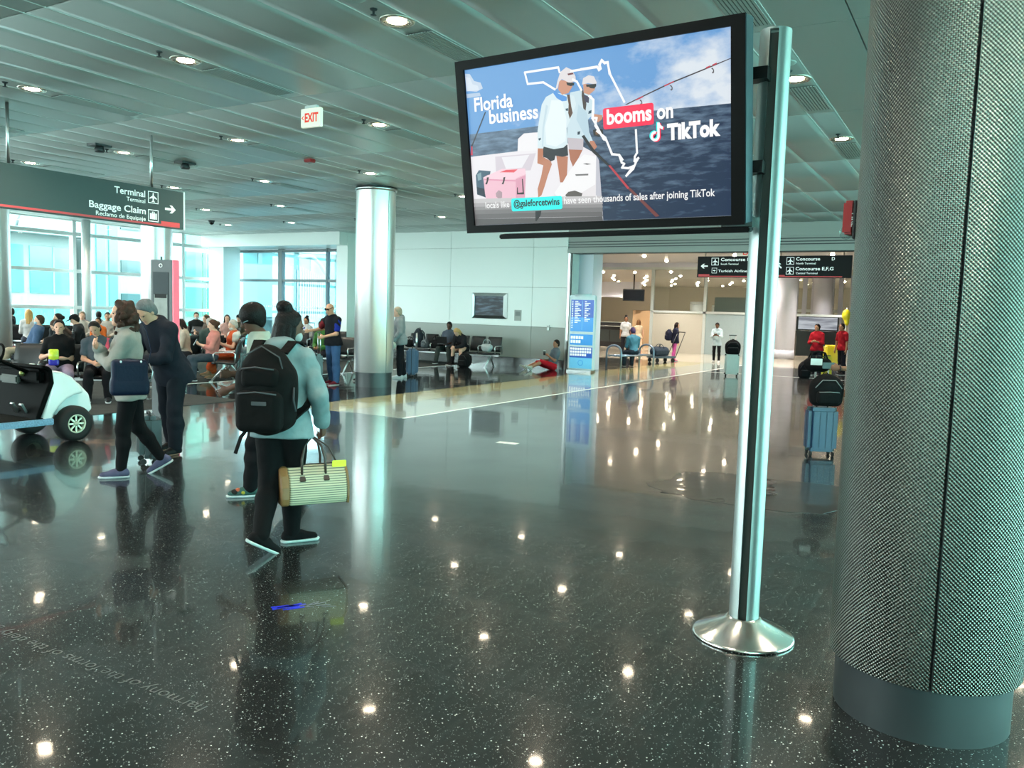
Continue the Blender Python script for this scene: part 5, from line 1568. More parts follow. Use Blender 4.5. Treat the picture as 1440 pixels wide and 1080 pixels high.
    # --- shoes
    if shoes is not None:
        for i in range(2):
            Rf = fd_[i]; c0 = ankles[i]
            g = SDF(0.02 * s)
            g.cap(q(c0 + Rf @ V3(-0.035, 0, -0.03)), q(c0 + Rf @ V3(0.06, 0, -0.03)), 0.045 * s, 0.045 * s)
            g.cap(q(c0 + Rf @ V3(0.04, 0, -0.035)), q(c0 + Rf @ V3(0.16, 0, -0.047)), 0.046 * s, 0.034 * s)
            g.cap(q(c0 + Rf @ V3(-0.01, 0, -0.02)), q(c0 + Rf @ V3(-0.005, 0, 0.025)), 0.047 * s, 0.045 * s)
            g.cut(q(c0 + Rf @ V3(0, 0, -0.055)), Rf @ V3(0, 0, -1))
            sh_o = sdf_object('shoe', g, min(res, 0.014), fabric(shoes, 0.6), root, 1)
            if sole is not None:
                g = SDF(0.01 * s)
                g.cap(q(c0 + Rf @ V3(-0.035, 0, -0.05)), q(c0 + Rf @ V3(0.165, 0, -0.05)), 0.05 * s, 0.044 * s)
                g.cut(q(c0 + Rf @ V3(0, 0, -0.054)), Rf @ V3(0, 0, 1)); g.cut(q(c0 + Rf @ V3(0, 0, -0.075)), Rf @ V3(0, 0, -1))
                sdf_object('sole', g, min(res, 0.010), fabric(sole, 0.6), sh_o, 0)
    # --- hair
    kind, hc = hair[0], hair[1]
    if kind != 'bald':
        g = SDF(0.02 * s)
        g.ell(hq(-0.014, 0, 0.034), V3(0.104, 0.086, 0.098) * s, Rh)
        g.ell(hq(-0.03, 0, -0.02), V3(0.085, 0.083, 0.085) * s, Rh)
        if kind == 'fringe':
            g.cut(hq(0, 0, 0.05), Rh @ V3(0.35, 0, 1))
        g.cut(hq(0.045, 0, 0.045), Rh @ V3(0.85, 0, -0.52))
        g.cut(hq(0, 0, -0.085), Rh @ V3(0.25, 0, -1))
        L_ = hair[2] if len(hair) > 2 else 0.3
        if kind == 'long':
            for sg_ in (1, -1):
                g.cap(hq(-0.01, sg_ * 0.075, 0.03), hq(0.02, sg_ * 0.088, -0.05 - L_ * 0.5), 0.026 * s, 0.02 * s)
                g.cap(hq(0.02, sg_ * 0.088, -0.05 - L_ * 0.5), hq(0.015, sg_ * 0.08, -0.08 - L_), 0.024 * s, 0.012 * s)
                g.cap(hq(-0.07, sg_ * 0.045, 0.0), hq(-0.085, sg_ * 0.05, -0.08 - L_), 0.045 * s, 0.028 * s)
            g.cap(hq(-0.08, 0, 0.0), hq(-0.1, 0, -0.08 - L_), 0.05 * s, 0.03 * s)
        elif kind == 'bob':
            for sg_ in (1, -1):
                g.cap(hq(-0.01, sg_ * 0.075, 0.03), hq(0.0, sg_ * 0.08, -0.11), 0.03 * s, 0.024 * s)
            g.cap(hq(-0.07, 0.03, 0.0), hq(-0.07, 0.03, -0.12), 0.05 * s, 0.035 * s); g.cap(hq(-0.07, -0.03, 0.0), hq(-0.07, -0.03, -0.12), 0.05 * s, 0.035 * s)
        elif kind == 'bun':
            g.ell(hq(-0.065, 0, 0.135), V3(0.06, 0.062, 0.05) * s, Rh)
        elif kind == 'lowbun':
            g.ell(hq(-0.12, 0, 0.02), V3(0.045, 0.05, 0.05) * s, Rh)
        elif kind == 'pony':
            g.cap(hq(-0.1, 0, 0.06), hq(-0.15, 0, 0.0), 0.03 * s, 0.035 * s); g.cap(hq(-0.15, 0, 0.0), hq(-0.13, 0, -0.05 - L_), 0.035 * s, 0.015 * s)
        elif kind == 'curly':
            rq = random.Random(5)
            g.ell(hq(-0.055, 0, -0.05), V3(0.085, 0.105, 0.15) * s, Rh, 0.03 * s)
            for m in range(120):
                a = rq.uniform(0.75, 2 * PI - 0.75); z = rq.uniform(-0.2, 0.1)
                rr = 0.095 + (0.03 if z < 0 else 0.0) - max(0, z - 0.03) * 0.5
                g.ell(hq(-0.02 + rr * math.cos(a) * 0.95, rr * math.sin(a), z), V3(1, 1, 1.25) * rq.uniform(0.016, 0.027) * s, Rh, 0.010 * s)
            for m in range(14):
                a = rq.uniform(0, 2 * PI)
                g.ell(hq(-0.02 + 0.06 * math.cos(a), 0.055 * math.sin(a), 0.088 + 0.02 * math.sin(3 * a)), V3(1, 1, 1) * 0.032 * s, Rh, 0.012 * s)
        elif kind == 'afro':
            g.ell(hq(-0.02, 0, 0.045), V3(0.12, 0.11, 0.11) * s, Rh)
        if kind == 'cap':
            pass
        sdf_object('hair', g, min(res, 0.012), hairm(hc), root)
    if kind == 'cap':
        cc = fabric(hair[2])
        g = SDF(0.01 * s)
        g.ell(hq(-0.01, 0, 0.05), V3(0.112, 0.094, 0.088) * s, Rh); g.cut(hq(0, 0, 0.045), Rh @ V3(0.05, 0, -1))
        hat = sdf_object('cap', g, min(res, 0.012), cc, root)
        g = SDF(0.01 * s); g.ell(hq(0.105, 0, 0.047), V3(0.085, 0.08, 0.012) * s, Rh)
        sdf_object('visor', g, 0.008, cc, hat)
    info = dict(root=root, s=s, P=P, t=t, fw=fw, Rt=Rt, SC=SC, N=N_, HC=HC, Rh=Rh, hq=hq, q=q, shs=shs, elb=elb, wr=wr, hd=hd_, pn=pn, hips=hips, knees=knees, ankles=ankles, fd=fd_, res=res)
    if extra: extra(info)
    return info

def x_mask(col=(225, 235, 240)):
    def f(I):
        g = SDF(0.02 * I['s']); g.ell(I['hq'](0.052, 0, -0.062), V3(0.05, 0.058, 0.046) * I['s'], I['Rh'])
        sdf_object('face_mask', g, 0.01, fabric(col), I['root'])
    return f
def x_glasses(col=(10, 10, 12), up=0.0, dark=True):
    def f(I):
        mb = MB(); M_ = Matrix([[*I['Rh'][r]] for r in range(3)]); s = I['s']
        for sg_ in (1, -1):
            if dark: mb.box(Vector(I['hq'](0.092, sg_ * 0.033, 0.003 + up)), (0.008 * s, 0.052 * s, 0.036 * s), M=M_)
            else:
                c = [Vector(I['hq'](0.096, sg_ * (0.033 + 0.024 * math.cos(a)), 0.0 + up + 0.018 * math.sin(a))) for a in [2 * PI * k / 12 for k in range(13)]]
                mb.path(c, 0.0025 * s, 5)
            mb.box(Vector(I['hq'](0.04, sg_ * 0.079, 0.008 + up)), (0.11 * s, 0.004 * s, 0.008 * s), M=M_)
        mb.box(Vector(I['hq'](0.1, 0, 0.008 + up)), (0.006 * s, 0.03 * s, 0.006 * s), M=M_)
        mb.build('glasses', mat('eyewear_%d' % col[0], srgb(*col), 0.2, noise=0), I['root'])
    return f
def both(*fs):
    def f(I):
        for g in fs: g(I)
    return f
# ------------------------------------------------------------------ tandem seating
M_SEAT = mat('black_vinyl', srgb(24, 26, 28), 0.42, noise=0.1, bump=0.15, bscale=40)
M_BEAM = mat('seat_beam', srgb(60, 64, 66), 0.35, 0.7)
def seat_meshes():
    a = MB()
    n = 7
    # seat pad: gently dished slab
    vs = []
    for i in range(n):
        for j in range(n):
            x = -0.22 + 0.46 * i / (n - 1); y = -0.25 + 0.5 * j / (n - 1)
            z = 0.44 + 0.02 * (x / 0.24) + 0.012 * (abs(y) / 0.25) ** 2 - (0.02 if i == n - 1 else 0)
            vs.append((x, y, z))
    vs += [(x, y, z - 0.055) for x, y, z in vs]
    m = n * n
    fs = []
    for i in range(n - 1):
        for j in range(n - 1):
            q = i * n + j
            fs += [(q, q + n, q + n + 1, q + 1), (m + q, m + q + 1, m + q + n + 1, m + q + n)]
    for i in range(n - 1):
        for q, w in ((i, i + 1), ((n - 1) * n + i, (n - 1) * n + i + 1), (i * n, (i + 1) * n), (i * n + n - 1, (i + 1) * n + n - 1)):
            fs.append((q, w, m + w, m + q))
    a.add(vs, fs, True)
    s1 = a.mesh('seat'); s1.materials.append(M_SEAT)
    b = MB()
    vs = []
    for i in range(6):
        for j in range(7):
            h = i / 5
            y = -0.25 + 0.5 * j / 6
            vs.append((-0.22 - 0.11 * h + 0.015 * math.sin(h * PI) + 0.015 * (abs(y) / .25) ** 2, y * (1 - 0.06 * h ** 3), 0.47 + 0.46 * h))
    vs += [(x - 0.045, y, z) for x, y, z in vs]
    fs = []
    for i in range(5):
        for j in range(6):
            q = i * 7 + j
            fs += [(q, q + 1, q + 8, q + 7), (42 + q, 42 + q + 7, 42 + q + 8, 42 + q + 1)]
    for i in range(5):
        for q, w in ((i * 7, i * 7 + 7), (i * 7 + 6, i * 7 + 13)): fs.append((q, w, 42 + w, 42 + q))
    for j in range(6):
        for q in (j, 35 + j): fs.append((q, q + 1, 43 + q, 42 + q))
    b.add(vs, fs, True)
    s2 = b.mesh('backrest'); s2.materials.append(M_SEAT)
    c = MB().path([(-0.24, 0, 0.42), (-0.25, 0, 0.62), (-0.2, 0, 0.66), (0.16, 0, 0.65), (0.2, 0, 0.61), (0.17, 0, 0.42)], 0.016, 8)
    s3 = c.mesh('armrest'); s3.materials.append(M_STEEL)
    d = MB().path([(-0.24, 0, 0.02), (-0.05, 0, 0.3), (-0.02, 0, 0.36)], 0.02, 8).path([(0.26, 0, 0.02), (0.02, 0, 0.3), (-0.02, 0, 0.36)], 0.02, 8)
    d.box((-0.24, 0, 0.012), (0.08, 0.06, 0.024)).box((0.26, 0, 0.012), (0.08, 0.06, 0.024))
    s4 = d.mesh('leg'); s4.materials.append(M_STEEL)
    return s1, s2, s3, s4
SEATM = seat_meshes()
def bench(loc, heading, n, label):
    t = thing('waiting_bench', label, 'bench', (loc[0], loc[1], 0), math.radians(heading), 'tandem waiting benches')
    p = 0.6
    y0 = -(n - 1) * p / 2
    MB().box((-0.02, 0, 0.37), (0.06, n * p + 0.04, 0.06)).build('beam', M_STEEL, t)
    for k in range(n):
        piece('seat', SEATM[0], t, (0, y0 + k * p, 0)); piece('backrest', SEATM[1], t, (0, y0 + k * p, 0))
    for k in range(n + 1): piece('armrest', SEATM[2], t, (0, y0 + (k - 0.5) * p, 0))
    for k in (0.08, 0.92): piece('leg', SEATM[3], t, (0, -n * p / 2 + n * p * k, 0))
    return t
bench((8.44, 13.18), 219, 4, 'black seat row holding the woman with the snack bag')
bench((12.95, 14.85), 135, 3, 'black seat row under the pink and orange dressed women')
bench((13.7, 16.75), 80, 4, 'black seat row behind the orange dressed woman')
bench((11.3, 18.75), 140, 3, 'black seat row under the traveller in denim')
bench((12.7, 20.6), 140, 3, 'black seat row behind the denim clad traveller')
bench((14.9, 24.1), 60, 5, 'black seat row next to the tall windows')
bench((18.3, 22.1), 200, 4, 'black seat row in front of the white pillar')
bench((19.6, 18.7), 210, 4, 'black seat row before the vestibule glass')
bench((16.3, 14.75), 190, 2, 'black seat pair behind the bald man')
bench((21.75, 14.75), 180, 6, 'black seat row along the white wall with bags')

# ------------------------------------------------------------------ luggage
M_TYRE = mat('rubber', srgb(16, 16, 17), 0.7)
def suitcase(loc, rz, label, col, h=0.62, w=0.40, d=0.24, handle=0.4, hcol=M_STEEL, ribs=True):
    t = thing('suitcase', label, 'suitcase', (loc[0], loc[1], 0), math.radians(rz))
    m = mat('shell_%d_%d_%d' % tuple(col), srgb(*col), 0.35, noise=0.08)
    MB().rbox((0, 0, 0.06 + h / 2), (d, w, h), 0.045).build('shell', m, t)
    if ribs:
        r = MB().rbox((0, 0, 0), (0.016, 0.03, h * 0.82), 0.006).mesh('rib'); r.materials.append(m)
        for sx in (-1, 1):
            for k in range(4): piece('rib', r, t, (sx * (d / 2 + 0.002), -w * 0.33 + k * w * 0.22, 0.06 + h / 2))
    MB().box((0, 0, 0.06 + h / 2), (0.012, w + 0.006, h + 0.004)).build('zipper', M_BLACK, t)
    MB().path([(0, -0.07, 0.06 + h), (0, -0.06, 0.09 + h), (0, 0.06, 0.09 + h), (0, 0.07, 0.06 + h)], 0.012, 6).build('top_grip', M_BLACK, t)
    if handle:
        for s_ in (-1, 1): MB().tube((-d / 2 + 0.03, s_ * w * 0.22, 0.05 + h), (-d / 2 + 0.03, s_ * w * 0.22, 0.06 + h + handle), 0.011, n=8).build('pull_rod', hcol, t)
        MB().rbox((-d / 2 + 0.03, 0, 0.07 + h + handle), (0.03, w * 0.44 + 0.05, 0.03), 0.01).build('pull_handle', M_BLACK, t)
    wh = MB().tube((0, -0.014, 0), (0, 0.014, 0), 0.03, n=14).mesh('wheel'); wh.materials.append(M_TYRE)
    for sx in (-1, 1):
        for sy in (-1, 1): piece('wheel', wh, t, (sx * d * 0.34, sy * w * 0.38, 0.03))
    return t
def backpack(loc, rz, label, col, size=(0.2, 0.32, 0.46), z=0.0, tilt=0.0, res=0.014, accent=(70, 72, 76), cat='backpack', pitch=0):
    t = thing('backpack', label, cat, (loc[0], loc[1], z), math.radians(rz))
    if tilt or pitch: t.rotation_euler = (math.radians(tilt), math.radians(pitch), math.radians(rz))
    d, w, h = size
    m = fabric(col)
    g = SDF(0.04); g.ell((0, 0, h * 0.5), (d * 0.55, w * 0.52, h * 0.56)); g.box((0, 0, h * 0.42), (d * 0.48, w * 0.47, h * 0.42), None, 0.07); g.cut((0, 0, 0), (0, 0, -1))
    sdf_object('main_pack', g, res, m, t)
    g = SDF(0.02); g.box((d * 0.5, 0, h * 0.3), (d * 0.22, w * 0.36, h * 0.22), None, 0.045)
    pk = sdf_object('front_pocket', g, res, m, t)
    MB().path([(d * 0.66, -w * 0.3, h * 0.47), (d * 0.71, 0, h * 0.49), (d * 0.66, w * 0.3, h * 0.47)], 0.005, 5).build('zipper', fabric(accent), pk)
    MB().path([(d * 0.46, -w * 0.4, h * 0.6), (d * 0.52, -w * 0.2, h * 0.86), (d * 0.5, w * 0.2, h * 0.86), (d * 0.46, w * 0.4, h * 0.6)], 0.006, 5).build('zipper', fabric(accent), t)
    MB().path([(-d * 0.3, -0.04, h * 0.97), (-d * 0.34, -0.02, h * 1.07), (-d * 0.34, 0.02, h * 1.07), (-d * 0.3, 0.04, h * 0.97)], 0.009, 6).build('haul_loop', m, t)
    for s_ in (-1, 1):
        MB().strap([(-d * 0.4, s_ * 0.07, h * 0.95), (-d * 0.85, s_ * 0.09, h * 0.8), (-d * 0.95, s_ * 0.1, h * 0.5), (-d * 0.6, s_ * 0.12, h * 0.15)], 0.05, 0.012, (0, 1, 0)).build('shoulder_strap', m, t)
    return t
def duffel(loc, rz, label, col, size=(0.26, 0.5, 0.28), z=0.0, res=0.014, cat='bag', name='duffel_bag'):
    t = thing(name, label, cat, (loc[0], loc[1], z), math.radians(rz))
    d, w, h = size
    m = fabric(col)
    g = SDF(0.05); g.cap((0, -w * 0.36, h * 0.5), (0, w * 0.36, h * 0.5), min(d, h) * 0.5); g.box((0, 0, h * 0.35), (d * 0.48, w * 0.46, h * 0.33), None, 0.06); g.cut((0, 0, 0), (0, 0, -1))
    sdf_object('holdall', g, res, m, t)
    MB().path([(0, -w * 0.38, h * 0.97), (0, 0, h * 1.02), (0, w * 0.38, h * 0.97)], 0.006, 5).build('zipper', M_DFRAME, t)
    for s_ in (-1, 1):
        MB().path([(s_ * d * 0.38, -0.1, h * 0.85), (s_ * d * 0.15, -0.08, h * 1.2), (s_ * d * 0.1, 0, h * 1.3), (s_ * d * 0.15, 0.08, h * 1.2), (s_ * d * 0.38, 0.1, h * 0.85)], 0.012, 6).build('carry_handle', m, t)
    return t

suitcase((13.50, 12.70), 150, 'black suitcase with long silver handle beside the bald man', (24, 28, 36), 0.62, 0.42, 0.26, 0.45)
suitcase((5.62, 7.62), 150, 'grey cabin suitcase behind the legs of the curly haired woman', (46, 52, 56), 0.45, 0.34, 0.2, 0.0)
suitcase((16.95, 12.62), 120, 'blue grey suitcase behind the traveller in the grey hoodie', (74, 96, 122), 0.66, 0.42, 0.26, 0.4)
suitcase((20.4, 19.3), 30, 'dark suitcase with raised handle by the woman in white', (30, 32, 36), 0.6, 0.4, 0.24, 0.5)
duffel((13.3, 15.9), 20, 'grey green tote bag standing on the carpet by seats', (104, 112, 106), (0.26, 0.36, 0.52))
suitcase((14.0, 15.4), 60, 'black cabin case under a draped grey jacket', (26, 28, 30), 0.5, 0.38, 0.24, 0.32)
jk = SDF(0.04)
jk.cap((-0.1, -0.22, 0.6), (0.12, 0.2, 0.58), 0.07, 0.06); jk.cap((0.12, 0.2, 0.58), (0.2, 0.26, 0.2), 0.06, 0.04); jk.cap((-0.1, -0.22, 0.6), (-0.16, -0.3, 0.18), 0.07, 0.05); jk.cap((0.0, 0.0, 0.6), (0.22, -0.02, 0.3), 0.08, 0.05)
o = sdf_object('draped_jacket', jk, 0.014, fabric((134, 146, 150)), None); o.location = (14.0, 15.4, 0.02); o.rotation_euler = (0, 0, 1.05)
tag(o, 'light grey jacket draped over a black cabin case', 'jacket')
duffel((13.0, 22.9), 10, 'large black duffel bag on the carpet behind the cart', (26, 30, 36), (0.36, 0.75, 0.36))
duffel((13.2, 24.0), 20, 'red and black holdall at the far left edge', (120, 40, 36), (0.34, 0.6, 0.34))
backpack((21.72, 15.95), 180, 'tall grey striped backpack upright on the wall bench', (52, 58, 66), (0.22, 0.32, 0.6), 0.48)
duffel((21.72, 15.22), 180, 'black holdall on the wall bench beside the seated man', (22, 24, 26), (0.24, 0.36, 0.34), 0.48)
backpack((21.62, 15.60), 180, 'grey and white daypack lying on the wall bench', (90, 98, 104), (0.2, 0.26, 0.28), 0.48, 0, accent=(200, 206, 208))
duffel((21.72, 16.3), 170, 'small black bag at the end of the wall bench', (18, 20, 22), (0.22, 0.26, 0.26), 0.48)
backpack((21.1, 13.75), 180, 'black backpack on the floor before the blond woman', (16, 17, 19), (0.26, 0.36, 0.42))
duffel((21.5, 13.2), 170, 'white and grey carrier bag at the right end of the wall bench', (180, 190, 192), (0.2, 0.3, 0.3), 0.48)
cup = thing('coffee_cup', 'paper coffee cup with white lid beside the seated woman', 'cup', (7.95, 13.78, 0.46))
MB().lathe([(0.001, 0), (0.03, 0), (0.042, 0.13), (0.001, 0.13)], n=16).build('cup_body', mat('kraft', srgb(140, 110, 84), 0.7, noise=0.3), cup)
MB().lathe([(0.001, 0.13), (0.045, 0.13), (0.044, 0.145), (0.036, 0.152), (0.001, 0.152)], n=16).build('lid', M_CEILTRIM, cup)

# blue case with black bags by the big column
suitcase((11.05, 1.75), 205, 'blue hard suitcase carrying black bags beside the big column', (18, 48, 82), 0.56, 0.36, 0.27, 0.5)
g1 = backpack((10.84, 1.68), 205, 'black daypack with grey piping riding on the blue suitcase', (14, 14, 16), (0.22, 0.40, 0.38), 0.66, accent=(150, 150, 150), res=0.011)
g2 = duffel((10.96, 1.82), 205, 'small black pouch with white label atop the black daypack', (16, 16, 18), (0.16, 0.26, 0.2), 1.07, res=0.011)
MB().box((0.085, -0.04, 0.13), (0.01, 0.14, 0.08)).build('white_label', M_LABEL, g2)

# corridor luggage
suitcase((24.7, 6.55), 200, 'silver white suitcase with a black bag on top in the corridor', (190, 188, 182), 0.6, 0.42, 0.24, 0.55)
backpack((24.62, 6.52), 200, 'round black backpack perched on the silver suitcase', (12, 12, 14), (0.26, 0.44, 0.42), 0.66)
backpack((25.86, 4.66), 200, 'black backpack standing on the floor by the red shirted worker', (18, 19, 22), (0.26, 0.36, 0.5))
tr = thing('luggage_trolley', 'flat blue grey luggage trolley with a raised handle', 'trolley', (29.9, 10.6, 0), math.radians(-30))
MB().rbox((0, 0, 0.2), (1.0, 0.55, 0.08), 0.02).build('deck', mat('trolley_blue', srgb(78, 96, 112), 0.4, 0.4), tr)
for s_ in (-1, 1): MB().tube((0.5, s_ * 0.24, 0.22), (0.95, s_ * 0.2, 1.15), 0.015, n=8).build('handle_bar', M_BLACK, tr)
MB().tube((0.95, -0.2, 1.15), (0.95, 0.2, 1.15), 0.018, n=8).build('grip', M_BLACK, tr)
wl_ = MB().tube((0, -0.02, 0), (0, 0.02, 0), 0.08, n=16).mesh('wheel'); wl_.materials.append(M_TYRE)
for sx in (-.38, .38):
    for sy in (-.22, .22): piece('wheel', wl_, tr, (sx, sy, 0.08))
duffel((29.8, 10.65), 60, 'dark blue case strapped on the luggage trolley', (50, 62, 76), (0.4, 0.7, 0.34), 0.25)
# steel hoop bench in the corridor
hb = thing('hoop_bench', 'blue steel bench with rounded hoop ends in the corridor', 'bench', (25.30, 10.02, 0), math.radians(-12))
M_HOOP = mat('blue_steel', srgb(120, 140, 160), 0.3, 0.7)
for x in (-0.95, 0.0, 0.95) if False else (-0.95, 0.95):
    pts = [(x, -0.28, 0), (x, -0.28, 0.55)] + [(x, -0.28 * math.cos(a), 0.55 + 0.22 * math.sin(a)) for a in [PI * k / 8 for k in range(1, 8)]] + [(x, 0.28, 0.55), (x, 0.28, 0)]
    MB().path(pts, 0.032, 10).build('end_hoop', M_HOOP, hb)
for k in range(5):
    MB().tube((-0.95, -0.2 + k * 0.1, 0.43), (0.95, -0.2 + k * 0.1, 0.43), 0.025, n=8).build('seat_bar', M_HOOP, hb)

# black monitor stand, cleaning cart, shop counter and hanging monitor deep in the hall
ms = thing('monitor_stand', 'wide black monitor cabinet standing in the corridor', 'cabinet', (43.2, 7.3, 0), math.radians(200))
MB().rbox((0, 0, 0.62), (0.5, 2.0, 1.24), 0.02).build('cabinet', M_BLACK, ms)
MB().rbox((0.0, 0, 1.62), (0.12, 2.0, 0.72), 0.02).build('display_frame', M_BLACK, ms)
MB().box((0.065, 0, 1.62), (0.01, 1.84, 0.6)).build('display', emat_noise('stand_picture', (120, 124, 134), (206, 212, 218), 1.2, (1, 0.3, 3), 0.4, 0.62), ms)
ccx = thing('cleaning_cart', 'bright yellow cleaning cart with bucket next to the big column', 'cart', (29.6, 4.42, 0), math.radians(200))
M_YEL = mat('safety_yellow', srgb(226, 206, 30), 0.4)
MB().rbox((0, 0, 0.62), (0.5, 0.62, 0.62), 0.05).build('tub', M_YEL, ccx)
MB().rbox((0, 0, 0.2), (0.56, 0.6, 0.1), 0.03).build('base', M_DFRAME, ccx)
MB().tube((0.1, 0.28, 0.4), (0.1, 0.3, 2.2), 0.015, n=8).build('mop_pole', M_CEILTRIM, ccx)
g = SDF(0.04); g.ell((0.1, 0.3, 1.95), (0.1, 0.14, 0.2)); g.ell((0.1, 0.33, 1.75), (0.08, 0.08, 0.16))
sdf_object('duster', g, 0.03, M_YEL, ccx)
for sx in (-.2, .2):
    for sy in (-.22, .22): piece('wheel', wl_, ccx, (sx, sy, 0.08))
wf = thing('caution_board', 'yellow folding caution board at the edge of the column', 'sign', (28.2, 4.4, 0), math.radians(190))
for s_ in (-1, 1):
    MB().prism([(-0.16, 0), (0.16, 0), (0.13, 0.62), (-0.13, 0.62)], -0.01, 0.01, Matrix.Translation((s_ * 0.11, 0, 0)) @ Matrix.Rotation(-s_ * 0.17, 4, 'Y') @ Matrix(((0, 0, 1, 0), (1, 0, 0, 0), (0, 1, 0, 0), (0, 0, 0, 1)))).build('board', M_YEL, wf)
MB().tube((0, -0.1, 0.62), (0, 0.1, 0.62), 0.02, n=8).build('hinge', M_DFRAME, wf)
for k, (x, y, w, h, lb) in enumerate(((42.5, 17.6, 2.2, 1.1, 'dark shop counter seen past the blue directory'), (45.0, 19.6, 2.4, 1.3, 'tall black shop shelf behind the dark counter'))):
    t = thing('shop_counter', lb, 'counter', (x, y, 0), 0)
    MB().rbox((0, 0, h / 2), (0.7, w, h), 0.02).build('carcass', M_BLACK, t)
    MB().rbox((0, 0, h + 0.02), (0.76, w + 0.06, 0.04), 0.01).build('top', M_GREYP, t)
    for q in range(3): MB().box((-0.36, -w / 3 + q * w / 3, h * 0.55), (0.02, w / 3 - 0.05, h * 0.6)).build('front_panel', M_SIGND, t)
hm = thing('hanging_monitor', 'black ceiling hung monitor above the shop counter', 'screen', (43.5, 17.2, 2.55), math.radians(200))
MB().rbox((0, 0, 0.33), (0.12, 1.2, 0.66), 0.02).build('casing', M_BLACK, hm)
MB().box((0.063, 0, 0.33), (0.006, 1.1, 0.56)).build('screen', mat('dark_screen', srgb(10, 10, 14), 0.15), hm)
MB().tube((0, 0, 0.66), (0, 0, 1.9), 0.04, n=8).build('drop_pole', M_BLACK, hm)
for k, (y, w, h, lb) in enumerate(((13.4, 0.75, 0.85, 'white round bin beyond the partition glass at left'), (12.3, 0.9, 0.7, 'pale crate stack beyond the partition glass in the middle'), (11.95, 0.5, 0.9, 'white drum beyond the partition glass at right'))):
    t = thing('storage_drum', lb, 'container', (44.9 + k * .7, y + .6, 1.75), 0)
    MB().lathe([(0.001, 0), (w / 2, 0), (w / 2, h), (w / 2 - 0.03, h), (0.001, h - 0.05)], n=20).build('shell', M_CEILTRIM, t)
    MB().lathe([(w / 2, h * 0.8), (w / 2 + 0.02, h * 0.82), (w / 2, h * 0.84)], n=20).build('rim', M_FRAME, t)
pf = thing('mezzanine_shelf', 'long shelf platform behind the partition glass', 'shelf', (45.5, 13.6, 0))
MB().rbox((0, 0, 1.70), (3.5, 5.0, 0.1), 0.01).build('deck', M_GREYP, pf)
for sx in (-1.6, 1.6):
    for sy in (-2.3, 2.3): MB().box((sx, sy, 0.825), (0.1, 0.1, 1.65)).build('leg', M_STEEL, pf)

# ------------------------------------------------------------------ golf cart at the left edge
gc = thing('golf_cart', 'white electric passenger cart cut by the left edge', 'cart', (5.94, 9.92, 0))
M_CARTW = mat('cart_white', srgb(222, 228, 228), 0.25, noise=0.03, coat=0.4)
M_CARTB = mat('cart_black', srgb(9, 10, 10), 0.6, noise=0.1, spec=0.03)
M_CARTF = mat('cart_floor_mat', srgb(22, 24, 23), 0.9, noise=0.15, spec=0.03)
def cart_prism(pts, y0, y1, m, name, sm=False):
    o = MB().prism(pts, y0, y1, Matrix(((1, 0, 0, 0), (0, 0, -1, 0), (0, 1, 0, 0), (0, 0, 0, 1)))).build(name, m, gc)
    bv = o.modifiers.new('soft', 'BEVEL'); bv.width = 0.03; bv.segments = 3; bv.limit_method = 'ANGLE'
    return o
cow = [(-0.30, 0.87), (-0.16, 0.845), (-0.04, 0.78), (0.06, 0.67), (0.105, 0.58), (0.06, 0.575), (-0.02, 0.56), (-0.11, 0.52), (-0.2, 0.44), (-0.27, 0.345), (-0.29, 0.29), (-0.42, 0.29), (-0.29, 0.70)]
cart_prism(cow, 0.40, 0.53, M_CARTW, 'front_fender'); cart_prism(cow, -0.53, -0.40, M_CARTW, 'front_fender')
cart_prism([(-0.30, 0.87), (-0.16, 0.85), (-0.02, 0.79), (0.12, 0.68), (0.24, 0.55), (0.28, 0.36), (0.2, 0.30), (-0.1, 0.30), (-0.26, 0.34), (-0.30, 0.6)], -0.42, 0.42, M_CARTW, 'nose_cowl')
cart_prism([(-0.44, 0.31), (-0.27, 0.72), (-0.29, 0.88), (-0.33, 0.92), (-0.40, 0.935), (-0.42, 0.90), (-0.34, 0.86), (-0.33, 0.74), (-0.5, 0.31)], -0.545, 0.545, M_CARTB, 'dash_rim')
MB().rbox((-0.36, 0, 0.80), (0.1, 0.9, 0.16), 0.03).build('dash_shelf', M_CARTB, gc)
MB().rbox((-0.42, 0.1, 0.74), (0.06, 0.36, 0.1), 0.02).build('glove_tray', mat('tray_grey', srgb(72, 76, 72), 0.6), gc)
MB().ell((-0.42, -0.15, 0.82), (0.03, 0.035, 0.035), 10, 8).build('key_knob', mat('brass', srgb(150, 150, 90), 0.3, 0.7), gc)
MB().rbox((-0.85, 0, 0.295), (0.95, 1.06, 0.05), 0.01).build('floor_pan', M_CARTF, gc)
for s_ in (-1, 1): MB().rbox((-0.85, s_ * 0.55, 0.275), (1.1, 0.04, 0.075), 0.008).build('side_sill', mat('sill_blue_white', srgb(120, 160, 190), 0.4, noise=0.6, nscale=60), gc)
for y in (-0.3, -0.12): MB().rbox((-0.5, y, 0.42), (0.03, 0.07, 0.14), 0.008, Matrix.Rotation(-0.5, 3, 'Y')).build('pedal', M_STEEL, gc)
MB().tube((-0.36, -0.22, 0.82), (-0.78, -0.22, 1.02), 0.022, n=10).build('steering_column', M_CARTB, gc)
sw_ = [Vector((-0.78, -0.22, 1.02)) + Matrix.Rotation(-1.1, 3, 'Y') @ Vector((0.17 * math.cos(a), 0.17 * math.sin(a), 0)) for a in [2 * PI * k / 20 for k in range(21)]]
MB().path(sw_, 0.014, 8).build('steering_wheel', M_CARTB, gc)
MB().rbox((-1.75, 0, 0.5), (0.75, 1.06, 0.42), 0.05).build('rear_body', M_CARTW, gc)
MB().rbox((-1.7, 0, 0.76), (0.52, 1.0, 0.12), 0.04).build('seat_cushion', M_SEAT, gc)
